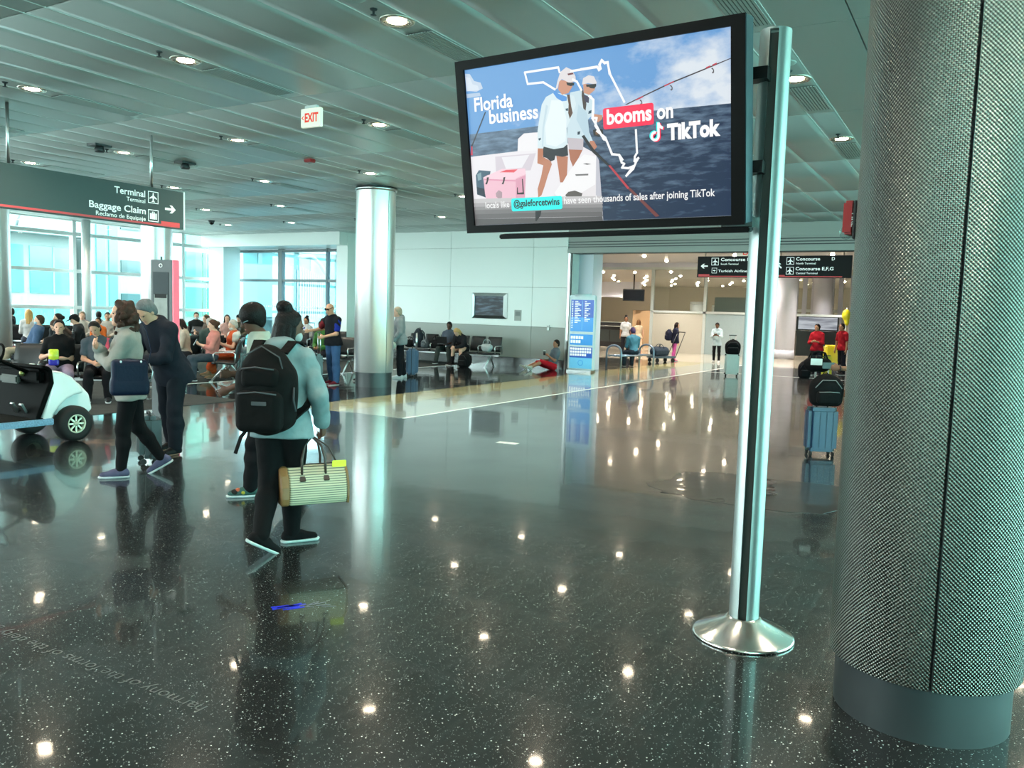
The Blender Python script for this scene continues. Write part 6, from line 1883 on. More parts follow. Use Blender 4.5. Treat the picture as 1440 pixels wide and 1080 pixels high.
MB().rbox((-2.0, 0, 1.05), (0.12, 1.0, 0.4), 0.04).build('seat_back', M_SEAT, gc)
MB().tube((0, -0.42, 0.215), (0, 0.42, 0.215), 0.03, n=8).build('axle', M_CARTB, gc)
tyre = MB().lathe([(0.105, -0.085), (0.16, -0.095), (0.2, -0.085), (0.215, -0.05), (0.215, 0.05), (0.2, 0.085), (0.16, 0.095), (0.105, 0.085)], n=36).mesh('tyre'); tyre.materials.append(M_TYRE)
M_RIM = mat('rim_cream', srgb(196, 198, 176), 0.35, 0.4)
def rim_mesh():
    mb = MB().lathe([(0.107, -0.07), (0.115, -0.08), (0.113, -0.09), (0.098, -0.085), (0.09, -0.04), (0.09, 0.06), (0.107, 0.07)], n=32)
    mb.lathe([(0.001, -0.085), (0.03, -0.08), (0.036, -0.05), (0.001, -0.05)], n=16)
    for k in range(8):
        a = 2 * PI * k / 8
        mb.box((0.064 * math.cos(a), 0.064 * math.sin(a), -0.065), (0.066, 0.02, 0.016), a)
    me = mb.mesh('rim'); me.materials.append(M_RIM); return me
RIM = rim_mesh()
disc = MB().lathe([(0.001, -0.035), (0.092, -0.035), (0.092, -0.03), (0.001, -0.03)], n=20).mesh('brake_disc'); disc.materials.append(M_CARTB)
for x in (0, -1.72):
    for s_ in (-1, 1):
        w_ = piece('wheel', tyre, gc, (x, s_ * 0.45, 0.215), (PI / 2 if s_ < 0 else -PI / 2, 0, 0))
        w_.rotation_euler = (PI / 2, 0, 0) if s_ > 0 else (-PI / 2, 0, 0)
        piece('rim', RIM, w_); piece('brake_disc', disc, w_)
# ------------------------------------------------------------------ the four people in front
def handbag_navy():
    t = thing('handbag', 'navy leather handbag hanging at the grey sweatered woman\'s hip', 'handbag', (4.86, 6.86, 0.83), math.radians(150))
    t.scale = (0.78, 0.9, 0.98)
    m = mat('navy_leather', srgb(17, 27, 48), 0.55, noise=0.08, bump=0.2, bscale=40, spec=0.15)
    g = SDF(0.03); g.box((0, 0, 0.17), (0.20, 0.07, 0.17), None, 0.05); g.box((0, 0, 0.08), (0.215, 0.08, 0.08), None, 0.05); g.cut((0, 0, 0), (0, 0, -1))
    sdf_object('pouch', g, 0.010, m, t)
    MB().rbox((0, 0.075, 0.19), (0.28, 0.008, 0.20), 0.004).build('flap_panel', m, t)
    MB().path([(-0.17, 0, 0.33), (0, 0, 0.345), (0.17, 0, 0.33)], 0.004, 6).build('zipper', m, t)
    for k in (-0.12, 0.1): MB().ell((k, 0.06, 0.32), (0.012, 0.008, 0.016), 8, 6).build('ring', M_STEEL, t)
    MB().strap([(-0.2, 0.0, 0.30), (-0.24, -0.02, 0.42), (-0.2, -0.06, 0.60), (-0.12, -0.10, 0.74)], 0.035, 0.008, (0, 1, 0)).build('strap', m, t)
    MB().path([(-0.21, 0.02, 0.30), (-0.25, 0.03, 0.22), (-0.22, 0.05, 0.12)], 0.007, 6).build('chain', M_STEEL, t)
    return t
I1 = person('woman with curly brown hair in a grey sweater holding her arms', (5.08, 7.16), 142, H=1.68, lean=3, female=True, res=0.0085,
            legs=((9, 6, 0), (-8, 26, 0)), feet=(0, -30), skin=(208, 156, 132), hair=('curly', (58, 38, 30)),
            top=dict(name='sweater', col=(164, 162, 156), e=0.022, hem=0.16), bottom=dict(kind='leggings', col=(14, 14, 17), e=0.012),
            shoes=(88, 88, 116), sole=(214, 220, 226), head=(8, -2, 0), build=1.06,
            arms=dict(L=dict(to=(0.25, -0.02, -0.20), c=True, pole=(0.1, 0.6, -0.8), palm=(-1, 0, 0)), R=dict(to=(0.26, 0.05, -0.12), c=True, pole=(0.2, -0.6, -0.8), palm=(-1, 0, 0))))
g = SDF(0.03)
_i = I1
for a in range(-4, 5):
    an = a * 0.38
    g.ell(_i['q'](_i['N'] + _i['Rt'] @ V3(0.075 * math.cos(an), 0.08 * math.sin(an), -0.005 - 0.012 * math.cos(an))), V3(0.03, 0.035, 0.028))
sdf_object('scarf', g, 0.010, mat('leopard_scarf', srgb(150, 120, 92), 0.8, noise=0.6, nscale=40), _i['root'])
handbag_navy()
I2 = person('stooping grey haired man in a dark jacket by the kiosk', (6.13, 7.91), 184, H=1.80, lean=24, res=0.0085, legs=((10, 10, 4), (-6, 6, 5)), skin=(196, 146, 120),
            hair=('short', (96, 98, 100)), head=(0, 34, 0), top=dict(name='jacket', col=(30, 34, 44), e=0.03, hem=0.16, collar=True), bottom=dict(col=(24, 28, 36), e=0.018),
            shoes=(20, 20, 22), sole=None, build=1.1,
            arms=dict(L=dict(to=(0.24, 0.02, -0.36), c=True, pole=(-0.5, 0.8, -0.3)), R=dict(to=(0.24, -0.04, -0.36), c=True, pole=(-0.5, -0.8, -0.3))))
I3 = person('young woman in light denim jacket walking away with a black backpack', (4.22, 4.27), 26, H=1.66, lean=3, female=True, res=0.0085, skin=(92, 60, 46),
            hair=('bun', (14, 12, 13)), legs=((-9, 22, -4), (8, 6, -4)), feet=(-30, 0), footyaw=(-50, -60), head=(-48, 8, 0), build=1.08,
            top=dict(name='denim_jacket', col=(140, 160, 164), e=0.030, hem=0.13, hood=True), bottom=dict(kind='leggings', col=(11, 11, 13), e=0.022),
            shoes=(14, 14, 16), sole=(206, 224, 224), curl=1.5,
            arms=dict(R=dict(to=(0.10, -0.10, -0.47), pole=(-0.8, -0.5, 0), dir=(0.10, -0.05, -1), palm=(0, 1, 0)), L=dict(to=(0.2, 0.0, -0.34), c=True)))
g = SDF(0.01)
rq = random.Random(3)
for k in range(26):                 # braids gathered to the bun and hanging behind
    a = rq.uniform(-1.9, 1.9) + PI
    p0 = I3['hq'](-0.02 + 0.085 * math.cos(a), 0.075 * math.sin(a), 0.0); p1 = I3['hq'](-0.02 + 0.10 * math.cos(a), 0.09 * math.sin(a), -0.10 - rq.uniform(0, .05))
    g.cap(p0, p1, 0.014, 0.010)
sdf_object('braids', g, 0.008, hairm((14, 12, 13)), I3['root'])
g = SDF(0.02); g.ell(I3['hq'](0.052, 0, -0.062), V3(0.05, 0.06, 0.046), I3['Rh'])
sdf_object('face_mask', g, 0.009, fabric((190, 200, 200)), I3['root'])
def world_of(I, v):
    return I['root'].matrix_world @ Vector(v) if False else (Matrix.Translation(I['root'].location) @ Matrix.Rotation(I['root'].rotation_euler.z, 4, 'Z')) @ Vector(v)
# backpack: built in the wearer's frame
bpk = thing('worn_backpack', 'large black backpack worn by the woman in denim', 'backpack', world_of(I3, (-0.245, 0.02, 0.86)), math.radians(26 + 180))
MBK = fabric((10, 10, 11))
g = SDF(0.05); g.ell((0, 0, 0.27), (0.15, 0.20, 0.31)); g.box((0.0, 0, 0.22), (0.13, 0.185, 0.22), None, 0.08)
sdf_object('main_pack', g, 0.010, MBK, bpk)
g = SDF(0.03); g.box((0.13, 0, 0.14), (0.07, 0.155, 0.14), None, 0.06); pk_ = sdf_object('front_pocket', g, 0.010, MBK, bpk)
g = SDF(0.03); g.box((0.11, 0, 0.36), (0.05, 0.13, 0.07), None, 0.045); sdf_object('upper_pocket', g, 0.010, MBK, bpk)
MZ = fabric((86, 88, 92))
MB().path([(0.19, -0.13, 0.26), (0.205, 0, 0.275), (0.19, 0.13, 0.26)], 0.005, 6).build('zipper', MZ, pk_)
MB().path([(0.15, -0.12, 0.42), (0.168, -0.02, 0.435), (0.15, 0.10, 0.42)], 0.005, 6).build('zipper', MZ, bpk)
MB().path([(0.10, -0.16, 0.30), (0.12, -0.12, 0.50), (0.10, 0.0, 0.57), (0.10, 0.12, 0.50), (0.09, 0.17, 0.3)], 0.005, 6).build('zipper', MZ, bpk)
MB().rbox((0.203, 0.02, 0.2), (0.006, 0.10, 0.026), 0.002).build('woven_label', MZ, pk_)
MB().path([(0.06, 0.205, 0.3), (0.08, 0.21, 0.22), (0.05, 0.215, 0.14)], 0.007, 6).build('pull_cord', MZ, bpk)
for s_ in (-1, 1):
    MB().strap([(-0.03, s_ * 0.10, 0.52), (-0.16, s_ * 0.12, 0.595), (-0.27, s_ * 0.125, 0.585), (-0.385, s_ * 0.13, 0.50), (-0.40, s_ * 0.14, 0.36), (-0.36, s_ * 0.185, 0.24), (-0.2, s_ * 0.20, 0.14), (-0.05, s_ * 0.16, 0.08)], 0.065, 0.014, (0, 1, 0)).build('shoulder_strap', MBK, bpk)
MB().strap([(0.02, -0.1, 0.04), (0.05, -0.16, -0.05), (0.07, -0.19, -0.16)], 0.028, 0.005, (0.3, 1, 0)).build('loose_strap', MBK, bpk)
# striped weekend bag in her right hand
hp = world_of(I3, I3['q'](I3['wr'][1] + I3['hd'][1] * 0.085))
wbg = thing('weekend_bag', 'striped beige weekend bag with brown end and yellow tag', 'bag', (hp.x - 0.09, hp.y + 0.03, hp.z - 0.475), math.radians(-34))
wbg.scale = (0.93, 0.9, 0.88)
def stripe_mat():
    m = bpy.data.materials.new('striped_canvas'); m.use_nodes = True
    nt = m.node_tree; N, L = nt.nodes, nt.links; b = N['Principled BSDF']; b.inputs['Roughness'].default_value = 0.7
    tc = N.new('ShaderNodeTexCoord'); sx = N.new('ShaderNodeSeparateXYZ'); L.new(tc.outputs['Object'], sx.inputs[0])
    a = N.new('ShaderNodeMath'); a.operation = 'MULTIPLY'; a.inputs[1].default_value = 2 * PI / 0.018; L.new(sx.outputs[2], a.inputs[0])
    s = N.new('ShaderNodeMath'); s.operation = 'SINE'; L.new(a.outputs[0], s.inputs[0])
    mr = N.new('ShaderNodeMapRange'); mr.inputs[1].default_value = 0.35; mr.inputs[2].default_value = 0.75; L.new(s.outputs[0], mr.inputs[0])
    mx = N.new('ShaderNodeMix'); mx.data_type = 'RGBA'; mx.inputs[6].default_value = srgb(190, 182, 154) + (1,); mx.inputs[7].default_value = srgb(92, 98, 88) + (1,)
    L.new(mr.outputs[0], mx.inputs[0]); L.new(mx.outputs[2], b.inputs['Base Color'])
    return m
M_STR = stripe_mat(); M_LEA = mat('tan_leather', srgb(122, 88, 50), 0.5, noise=0.12); M_LEAD = mat('dark_leather', srgb(56, 42, 36), 0.45)
prof_ = [(-0.145, 0.0), (0.145, 0.0), (0.16, 0.06), (0.155, 0.15), (0.115, 0.235), (0.05, 0.29), (0.0, 0.30), (-0.05, 0.29), (-0.115, 0.235), (-0.155, 0.15), (-0.16, 0.06)]
Mx = Matrix(((0, 0, 1, 0), (1, 0, 0, 0), (0, 1, 0, 0), (0, 0, 0, 1)))
bd_ = MB().prism(prof_, -0.19, 0.25, Mx).build('holdall', M_STR, wbg); bv = bd_.modifiers.new('soft', 'BEVEL'); bv.width = 0.02; bv.segments = 3
en = MB().prism([(a * 1.01, b * 1.01 - 0.001) for a, b in prof_], -0.255, -0.186, Mx).build('end_panel', M_LEA, wbg); bv = en.modifiers.new('soft', 'BEVEL'); bv.width = 0.02; bv.segments = 3
en = MB().prism([(a * 1.01, b * 1.01 - 0.001) for a, b in prof_], 0.246, 0.262, Mx).build('end_panel', M_LEA, wbg)
MB().path([(-0.2, 0, 0.305), (0.24, 0, 0.305)], 0.006, 6).build('zipper', M_LEAD, wbg)
for s_ in (-1, 1):
    MB().path([(-0.09, s_ * 0.10, 0.24), (-0.088, s_ * 0.085, 0.36), (-0.06, s_ * 0.05, 0.47), (0.0, s_ * 0.025, 0.53), (0.06, s_ * 0.05, 0.47), (0.088, s_ * 0.085, 0.36), (0.09, s_ * 0.10, 0.24)], 0.010, 8).build('carry_handle', M_LEAD, wbg)
    for x in (-0.09, 0.09): MB().rbox((x, s_ * 0.122, 0.215), (0.045, 0.014, 0.06), 0.004, Matrix.Rotation(s_ * 0.75, 3, 'X')).build('handle_patch', M_LEAD, wbg)
MB().path([(-0.17, 0, 0.30), (-0.12, 0.02, 0.44), (0.0, 0.01, 0.54), (0.13, -0.02, 0.44), (0.19, -0.03, 0.31)], 0.007, 6).build('shoulder_cord', M_LEAD, wbg)
MB().rbox((0.20, -0.07, 0.31), (0.11, 0.01, 0.055), 0.006).build('luggage_tag', mat('tag_yellow', srgb(232, 230, 50), 0.4), wbg)
I4 = person('bespectacled companion in pale green shirt half hidden behind the denim woman', (5.30, 5.58), 142, H=1.70, lean=5, res=0.009, skin=(84, 56, 44),
            hair=('afro', (16, 13, 13)), legs=((14, 10, 1), (-14, 24, 1)), feet=(0, -28), head=(4, 20, 0),
            top=dict(col=(168, 184, 172), sleeve='short', e=0.02), bottom=dict(col=(18, 18, 22), e=0.014), shoes=(60, 96, 92), sole=(226, 236, 240),
            arms=dict(L=dict(to=(0.27, 0.10, -0.42), c=True, pole=(-0.7, 0.5, -0.5)), R=dict(to=(0.25, -0.06, -0.30), c=True)), extra=x_glasses((40, 40, 44), dark=False))
shoe_ = [c for c in I4['root'].children if c.name.startswith('shoe')][0]
_an = I4['ankles'][0]; _Rf = I4['fd'][0]; _q = I4['q']
for off, r, col in (((0.13, 0, -0.03), (0.04, 0.042, 0.028), (40, 40, 40)), ((0.06, 0.012, -0.03), (0.035, 0.042, 0.028), (196, 188, 70)), ((0.1, -0.0, -0.016), (0.03, 0.036, 0.026), (206, 112, 84))):
    g = SDF(0.01); g.ell(_q(_an + _Rf @ V3(*off)), V3(*r)); sdf_object('colour_patch', g, 0.009, fabric(col), shoe_)

# ------------------------------------------------------------------ standing in the middle distance
person('bald man in black jersey and jeans holding a suitcase handle', (13.78, 12.42), 172, H=1.78, res=0.014, skin=(196, 146, 118), hair=('bald', (0, 0, 0)), build=1.14, legs=((4, 4, 5), (-4, 4, 5)),
       top=dict(col=(24, 26, 32), sleeve='short', e=0.02), bottom=dict(name='jeans', col=(66, 98, 140), e=0.016), shoes=(112, 30, 44), sole=(220, 210, 210), head=(5, 22, 0),
       arms=dict(R=dict(to=(0.30, -0.20, -0.24), pole=(-0.3, -0.6, -0.6)), L=dict(to=(0.22, 0.02, -0.38), c=True)), extra=both(x_glasses((12, 12, 14), up=0.03),
       lambda I: [sdf_object('sleeve_panel', SDF(0.02).cap(I['q'](I['shs'][i]), I['q'](I['shs'][i] * 0.35 + I['elb'][i] * 0.65), 0.074, 0.072), 0.014, fabric(c), I['root']) for i, c in ((0, (30, 50, 150)), (1, (120, 34, 40)))]))
person('grey haired traveller in a grey hoodie standing right of the steel column', (16.35, 12.55), 130, H=1.74, res=0.014, skin=(200, 156, 134), hair=('short', (150, 138, 120)), female=True, build=1.05,
       top=dict(name='hoodie', col=(140, 148, 152), e=0.028, hem=0.12, hood=True), bottom=dict(col=(20, 22, 28)), shoes=(206, 210, 214), head=(0, 6, 0),
       arms=dict(L=dict(to=(0.16, 0.08, -0.46), pole=(-0.7, 0.5, 0)), R=dict(to=(0.2, -0.04, -0.42), c=True)))
duffel((16.12, 12.62), 130, 'pale beige shoulder bag carried by the traveller in the hoodie', (196, 196, 184), (0.16, 0.34, 0.2), 0.74)
person('man in dark coat behind the steel column', (15.0, 12.6), 120, H=1.72, res=0.016, skin=BROWN, top=dict(name='coat', col=(28, 30, 34), e=0.03, hem=0.2), bottom=dict(col=(30, 32, 40)))

# ------------------------------------------------------------------ seated travellers
LAP = dict(L=dict(to=(0.27, 0.07, -0.36), c=True), R=dict(to=(0.27, -0.07, -0.36), c=True))
READ = dict(L=dict(to=(0.30, 0.06, -0.22), c=True, palm=(-1, 0, 0.3)), R=dict(to=(0.30, -0.05, -0.22), c=True, palm=(-1, 0, 0.3)))
def seated(label, loc, heading, top, bottom, skin=LIGHT, hair=('short', (34, 26, 22)), arms=LAP, head=(0, 5, 0), legs=((86, 88, 6), (86, 82, 6)), lean=-6, res=0.018, **k):
    return person(label, loc, heading, sit=k.pop('sit', 0.555), legs=legs, lean=lean, arms=arms, head=head, skin=skin, hair=hair, top=top, bottom=bottom, res=res, **k)
def phone_for(I, label):
    m = (I['wr'][0] + I['wr'][1]) / 2 + V3(0.10, 0, 0.05)
    w = world_of(I, I['q'](m))
    t = thing('phone', label, 'phone', w, I['root'].rotation_euler.z)
    MB().rbox((0, 0, 0), (0.012, 0.075, 0.15), 0.005, Matrix.Rotation(-0.5, 3, 'Y')).build('case', M_BLACK, t)
    MB().box((-0.0072, 0, 0.004), (0.001, 0.066, 0.135), M=Matrix.Rotation(-0.5, 3, 'Y')).build('display', mat('phone_glass', srgb(60, 70, 84), 0.1), t)
    return t
Ia = seated('seated woman in black top and lilac leggings with a snack bag', (8.22, 13.45), 230, dict(col=(18, 18, 20), sleeve='short', e=0.016), dict(kind='leggings', col=(158, 140, 162), e=0.012), res=0.012,
            skin=(204, 152, 128), hair=('lowbun', (24, 18, 18)), build=1.25, female=True, legs=((84, 86, 14), (84, 84, 14)), arms=dict(L=dict(to=(0.25, 0.02, -0.30), c=True), R=dict(to=(0.25, -0.10, -0.24), c=True)), head=(4, 4, 0))
sb = thing('snack_bag', 'crinkled yellow and blue snack bag in the seated woman\'s hands', 'bag', world_of(Ia, (0.33, -0.03, 0.62)), math.radians(230))
g = SDF(0.02); g.box((0, 0, 0.17), (0.03, 0.075, 0.09), None, 0.025); g.ell((0.01, 0.0, 0.15), (0.045, 0.07, 0.08)); sdf_object('upper_foil', g, 0.009, mat('snack_yellow', srgb(196, 206, 60), 0.25, noise=0.35, nscale=30), sb)
g = SDF(0.02); g.box((0, 0, 0.05), (0.035, 0.078, 0.06), None, 0.03); sdf_object('lower_foil', g, 0.009, mat('snack_blue', srgb(48, 44, 150), 0.25, noise=0.4, nscale=30), sb)
Ib = seated('dozing man in grey polo with a pink towel on his shoulder', (8.60, 12.98), 236, dict(col=(84, 90, 98), sleeve='short'), dict(col=(18, 18, 22)), res=0.012, skin=(188, 138, 112), hair=('short', (30, 24, 22)), head=(-18, 26, 18), lean=-2, build=1.08)
g = SDF(0.02); g.cap(Ib['q'](Ib['shs'][0] + V3(0.02, -0.03, 0.04)), Ib['q'](Ib['shs'][0] + V3(0.12, -0.06, -0.2)), 0.045, 0.04); sdf_object('towel', g, 0.012, fabric((222, 90, 112)), Ib['root'])
seated('man with a red bag at the far left by the window', (13.9, 25.2), 150, dict(col=(24, 24, 30), e=0.02), dict(col=(40, 40, 46)), skin=OLIVE, sit=0.6)
duffel((13.62, 25.1), 150, 'red bag on the lap of the man at far left', (196, 44, 52), (0.18, 0.34, 0.3), 0.68)
seated('traveller in blue denim jacket and face mask slouching to the left', (10.85, 18.85), 152, dict(name='denim_jacket', col=(72, 96, 128), e=0.03), dict(col=(160, 150, 130)), lean=-20, hair=('short', (60, 44, 34)), legs=((88, 60, 5), (88, 66, 5)), extra=x_mask((150, 186, 206)))
seated('woman with long blond hair by the window', (13.5, 23.5), 60, dict(col=(214, 208, 206)), dict(col=(60, 60, 70)), hair=('long', (176, 138, 84), 0.2), female=True, sit=0.58)
seated('woman in dark jacket with hair tied back and stretched beige legs', (12.25, 20.3), 152, dict(name='jacket', col=(30, 36, 40), e=0.03), dict(col=(150, 142, 124)), hair=('lowbun', (32, 24, 22)), female=True, lean=-14, legs=((88, 55, 5), (86, 60, 5)))
seated('man in dark cap bowing over his lap', (12.3, 19.2), 155, dict(col=(38, 40, 42), e=0.025), dict(col=(120, 106, 90)), hair=('cap', (20, 18, 18), (26, 26, 30)), head=(0, 25, 0), lean=8)
seated('person with long brown hair leaning forward behind the snack eater', (10.25, 16.3), 140, dict(col=(60, 50, 46), e=0.02), dict(col=(30, 28, 30)), hair=('long', (56, 38, 30), 0.22), head=(0, 35, 0), lean=22, female=True)
seated('dark haired traveller in mauve top by the windows', (15.4, 24.0), 60, dict(col=(150, 120, 130)), dict(col=(40, 40, 44)), hair=('bob', (26, 22, 24)), female=True)
seated('traveller in black and white patterned shirt seen from behind', (16.15, 24.3), 60, dict(col=(200, 200, 200), mat=mat('patterned_cloth', srgb(150, 150, 150), 0.8, noise=0.95, nscale=22)), dict(col=(40, 40, 44)), hair=('short', (22, 20, 22)))
seated('child in an orange top among the window seats', (14.4, 21.7), 215, dict(col=(222, 112, 50)), dict(col=(50, 60, 80)), skin=TAN_, H=1.5, sit=0.52)
seated('man with bare face looking right among the window seats', (15.1, 22.3), 235, dict(col=(210, 200, 190)), dict(col=(50, 60, 80)), skin=OLIVE)
seated('pale dressed traveller half hidden among the window seats', (14.7, 22.9), 230, dict(col=(196, 190, 180)), dict(col=(50, 60, 80)), skin=LIGHT, hair=('short', (120, 100, 80)))
seated('masked man in dark jacket near the white pillar', (18.6, 22.75), 228, dict(name='jacket', col=(30, 34, 34), e=0.025), dict(col=(34, 36, 40)), extra=x_mask(), sit=0.6)
seated('brown haired traveller in front of the white pillar', (17.5, 21.0), 150, dict(col=(90, 76, 66)), dict(col=(34, 36, 40)), hair=('short', (90, 66, 50)), arms=READ)
seated('woman in beige top with dark hair leaning over', (12.6, 15.75), 140, dict(col=(196, 180, 164)), dict(col=(44, 46, 52)), hair=('bob', (40, 28, 24)), female=True, head=(0, 25, 0), lean=6)
Ic = seated('woman in salmon pink top reading her phone', (12.45, 14.72), 150, dict(col=(206, 132, 122), sleeve='half', e=0.018), dict(col=(62, 72, 82)), hair=('lowbun', (70, 46, 34)), female=True, arms=READ, head=(0, 14, 0), res=0.014, build=1.1)
phone_for(Ic, 'dark phone in the salmon pink woman\'s hands')
seated('grey haired man in green jacket seen from behind', (13.75, 16.35), 70, dict(name='jacket', col=(72, 86, 82), e=0.025), dict(col=(40, 44, 50)), hair=('short', (150, 146, 140)))
seated('long haired woman far off beside the white pillar', (18.7, 21.4), 225, dict(col=(206, 160, 150)), dict(col=(40, 40, 44)), hair=('long', (30, 22, 22), 0.12), female=True)
seated('man in dark cap and brown vest before the vestibule', (19.5, 21.75), 222, dict(col=(86, 82, 70), e=0.02), dict(col=(40, 40, 44)), hair=('cap', (40, 30, 26), (22, 22, 26)))
Id = seated('woman in bright orange dress and white shawl reading', (13.15, 14.88), 158, dict(name='bodice', col=(206, 92, 52), sleeve='none', e=0.016), dict(kind='dress', name='orange_dress', col=(204, 84, 42)), hair=('short', (170, 166, 158)), female=True, arms=READ,
            head=(4, 18, 0), legs=((92, 70, 3), (84, 88, 3)), shoes=(150, 112, 84), sole=None, res=0.013, build=1.1, extra=x_mask((214, 214, 206)))
g = SDF(0.03)
for i in range(2): g.ell(Id['q'](Id['shs'][i] + V3(0.0, 0, 0.02)), V3(0.09, 0.085, 0.075)); g.cap(Id['q'](Id['shs'][i] + V3(0.02, 0, 0)), Id['q'](Id['shs'][i] * 0.6 + Id['elb'][i] * 0.4), 0.075, 0.07)
g.cap(Id['q'](Id['N'] + V3(-0.04, 0.08, -0.03)), Id['q'](Id['N'] + V3(-0.04, -0.08, -0.03)), 0.06)
sdf_object('shawl', g, 0.013, fabric((222, 218, 210)), Id['root'])
bk_ = MB().rbox((0, 0, 0), (0.16, 0.24, 0.015), 0.003, Matrix.Rotation(0.7, 3, 'Y')).build('open_book', fabric((196, 192, 180)), None, world_of(Id, (0.46, 0.0, 0.90))); bk_.rotation_euler = (0, 0, math.radians(158))
tag(bk_, 'pale open book in the orange dressed woman\'s hands', 'book')
seated('traveller in orange shirt half hidden by the denim woman', (18.8, 18.6), 200, dict(col=(206, 74, 50)), dict(col=(50, 60, 80)), skin=BROWN)
seated('woman in white jacket and blue top with a high bun', (20.3, 19.5), 190, dict(name='jacket', col=(214, 216, 218), e=0.025), dict(col=(70, 80, 100)), hair=('bun', (24, 20, 22)), female=True, arms=LAP, skin=TAN_,
       extra=lambda I: sdf_object('blue_top', SDF(0.02).ell(I['q'](I['P'] + I['t'] * 0.32 + V3(0.10, 0, 0)), V3(0.05, 0.075, 0.16)), 0.016, fabric((44, 60, 150)), I['root']))
seated('traveller in green top seated behind the black suitcase', (16.0, 14.75), 190, dict(col=(74, 128, 64)), dict(col=(40, 40, 48)), skin=TAN_, head=(0, 20, 0), lean=4)
seated('dark clothed traveller looking down near the vestibule glass', (19.6, 18.1), 200, dict(col=(36, 38, 42)), dict(col=(44, 46, 52)), skin=BROWN, head=(0, 20, 0))
seated('man in grey blue shirt working on a laptop at the wall', (21.72, 14.75), 190, dict(col=(84, 94, 108), sleeve='short'), dict(col=(54, 62, 60)), skin=DARK, hair=('short', (14, 12, 12)), head=(0, 14, 0), lean=-4, legs=((86, 84, 12), (88, 76, 12)))
lt = thing('laptop', 'black laptop on the lap of the man at the wall', 'laptop', (21.35, 14.70, 0.66), math.radians(190))
MB().rbox((0, 0, 0), (0.24, 0.34, 0.02), 0.005).build('keyboard_deck', M_BLACK, lt)
MB().rbox((0.13, 0, 0.12), (0.012, 0.34, 0.23), 0.004, Matrix.Rotation(0.25, 3, 'Y')).build('lid', M_BLACK, lt)
seated('woman with long blond hair bent forward over her bag', (21.70, 14.15), 180, dict(col=(34, 34, 38), e=0.02), dict(col=(30, 30, 34)), hair=('long', (178, 144, 96), 0.26), head=(0, 40, 0), lean=38, female=True, arms=dict(L=dict(to=(0.3, 0.05, -0.34), c=True), R=dict(to=(0.32, -0.05, -0.34), c=True)))
# on the floor by the jamb
Ie = person('man in red shorts sitting on the floor against the jamb', (22.25, 11.33), 140, sit=0.14, lean=-14, legs=((112, 48, 8), (104, 34, 8)), feet=(35, 35), res=0.014, skin=(150, 104, 80), hair=('short', (24, 18, 16)), build=1.1, head=(10, 10, 0),
            top=dict(col=(104, 116, 126), sleeve='short', e=0.018, hem=0.02), bottom=dict(kind='shorts', col=(196, 26, 40), e=0.022), shoes=(196, 196, 180), arms=dict(L=dict(to=(0.26, 0.05, -0.16), c=True), R=dict(to=(0.3, -0.1, -0.3), c=True)))
cp = thing('takeaway_cup', 'dark takeaway cup held by the man on the floor', 'cup', world_of(Ie, (0.30, 0.09, 0.46)))
MB().lathe([(0.001, 0), (0.03, 0), (0.04, 0.12), (0.001, 0.12)], n=14).build('cup_body', M_BLACK, cp); MB().lathe([(0.001, 0.12), (0.042, 0.12), (0.036, 0.14), (0.001, 0.14)], n=14).build('lid', M_FRAME, cp)

# ------------------------------------------------------------------ corridor people
person('girl in bright pink trousers with a navy backpack', (31.06, 10.5), -50, H=1.50, res=0.018, female=True, hair=('long', (40, 26, 24), 0.15), top=dict(name='jacket', col=(48, 50, 72), e=0.025, hem=0.14), bottom=dict(col=(226, 96, 170)), shoes=(200, 90, 130), legs=((5, 4, 3), (-5, 6, 3)))
backpack((30.98, 10.72), 140, 'navy backpack worn by the girl in pink trousers', (36, 38, 60), (0.2, 0.3, 0.42), 0.80, res=0.018)
person('girl in white shirt and black leggings looking at her phone', (31.8, 9.05), 185, H=1.55, res=0.018, female=True, skin=BROWN, hair=('short', (24, 18, 18)), top=dict(col=(206, 224, 232), e=0.025, hem=0.2, sleeve='half'), bottom=dict(kind='leggings', col=(20, 20, 24)), shoes=(230, 230, 232), head=(0, 20, 0), arms=READ)
person('traveller mostly hidden behind the display post', (31.4, 7.75), 120, H=1.5, res=0.02, skin=BROWN, top=dict(name='jacket', col=(40, 56, 70), e=0.03), bottom=dict(col=(30, 34, 44)))
person('girl in white top with high bun at the shop entrance', (33.4, 13.5), 200, H=1.68, res=0.018, female=True, skin=TAN_, hair=('bun', (22, 18, 18)), top=dict(col=(226, 226, 228), sleeve='short'), bottom=dict(col=(44, 44, 52)))
person('long haired girl in peach dress seen from behind', (33.0, 12.75), 40, H=1.55, res=0.018, female=True, hair=('long', (110, 74, 46), 0.28), top=dict(col=(232, 206, 176), sleeve='none'), bottom=dict(kind='dress', name='peach_dress', col=(230, 202, 170), len=0.62), shoes=(150, 120, 100))
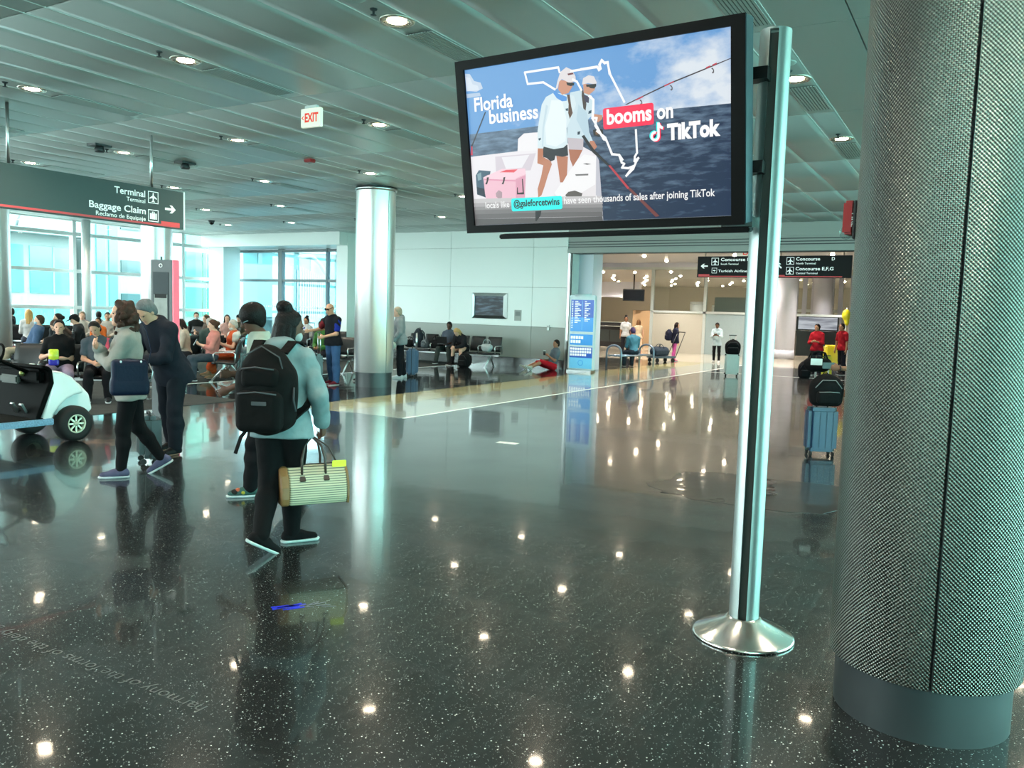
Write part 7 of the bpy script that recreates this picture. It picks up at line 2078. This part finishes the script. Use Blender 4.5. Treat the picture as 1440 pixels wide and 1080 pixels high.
person('person in teal blue shirt seated on the hoop bench', (25.45, 9.98), 45, sit=0.56, legs=((86, 88, 6), (86, 82, 6)), arms=LAP, H=1.7, lean=8, res=0.018, skin=TAN_, hair=('short', (70, 54, 90)), top=dict(col=(84, 140, 164)), bottom=dict(col=(44, 56, 70)), head=(0, 20, 0))
person('staff member in red polo standing by the black cabinet', (27.5, 4.62), 175, H=1.62, res=0.016, female=True, build=1.12, skin=TAN_, hair=('lowbun', (22, 16, 16)), top=dict(col=(178, 26, 40), sleeve='half', e=0.02), bottom=dict(col=(26, 28, 38)), head=(-20, 0, 0), arms=dict(L=dict(to=(0.24, 0.04, -0.26), c=True), R=dict(to=(0.24, -0.08, -0.26), c=True)))
person('second staff member in red and black at the column edge', (28.6, 4.02), 140, H=1.66, res=0.018, skin=TAN_, hair=('short', (22, 16, 16)), top=dict(col=(168, 26, 38), sleeve='short', e=0.02), bottom=dict(col=(26, 28, 36)))
If = person('traveller behind the big column reaching out with a phone', (10.98, 1.22), 118, H=1.72, res=0.011, skin=(120, 80, 60), hair=('short', (20, 16, 16)), top=dict(col=(60, 66, 76), sleeve='short'), bottom=dict(col=(40, 44, 54)),
            arms=dict(L=dict(to=(0.40, 0.02, -0.22), pole=(-0.3, 0.4, -0.8), palm=(0, -1, 0)), R=dict(to=(0.1, -0.06, -0.5))), curl=0.9)
wv = world_of(If, If['q'](If['wr'][0] + If['hd'][0] * 0.11))
ph = thing('held_phone', 'dark phone held out beside the big column', 'phone', wv, math.radians(118))
MB().rbox((0.02, 0.0, 0.02), (0.15, 0.012, 0.075), 0.005).build('case', M_BLACK, ph); MB().box((0.02, -0.007, 0.02), (0.135, 0.001, 0.066)).build('display', mat('phone_glass', srgb(60, 70, 84), 0.1), ph)
bw = MB().path([Vector(If['q'](If['wr'][0])) + Vector((0.0, 0.034 * math.cos(a), 0.034 * math.sin(a))) for a in [2 * PI * k / 14 for k in range(15)]], 0.008, 6).build('wristwatch', M_BLACK, If['root'])
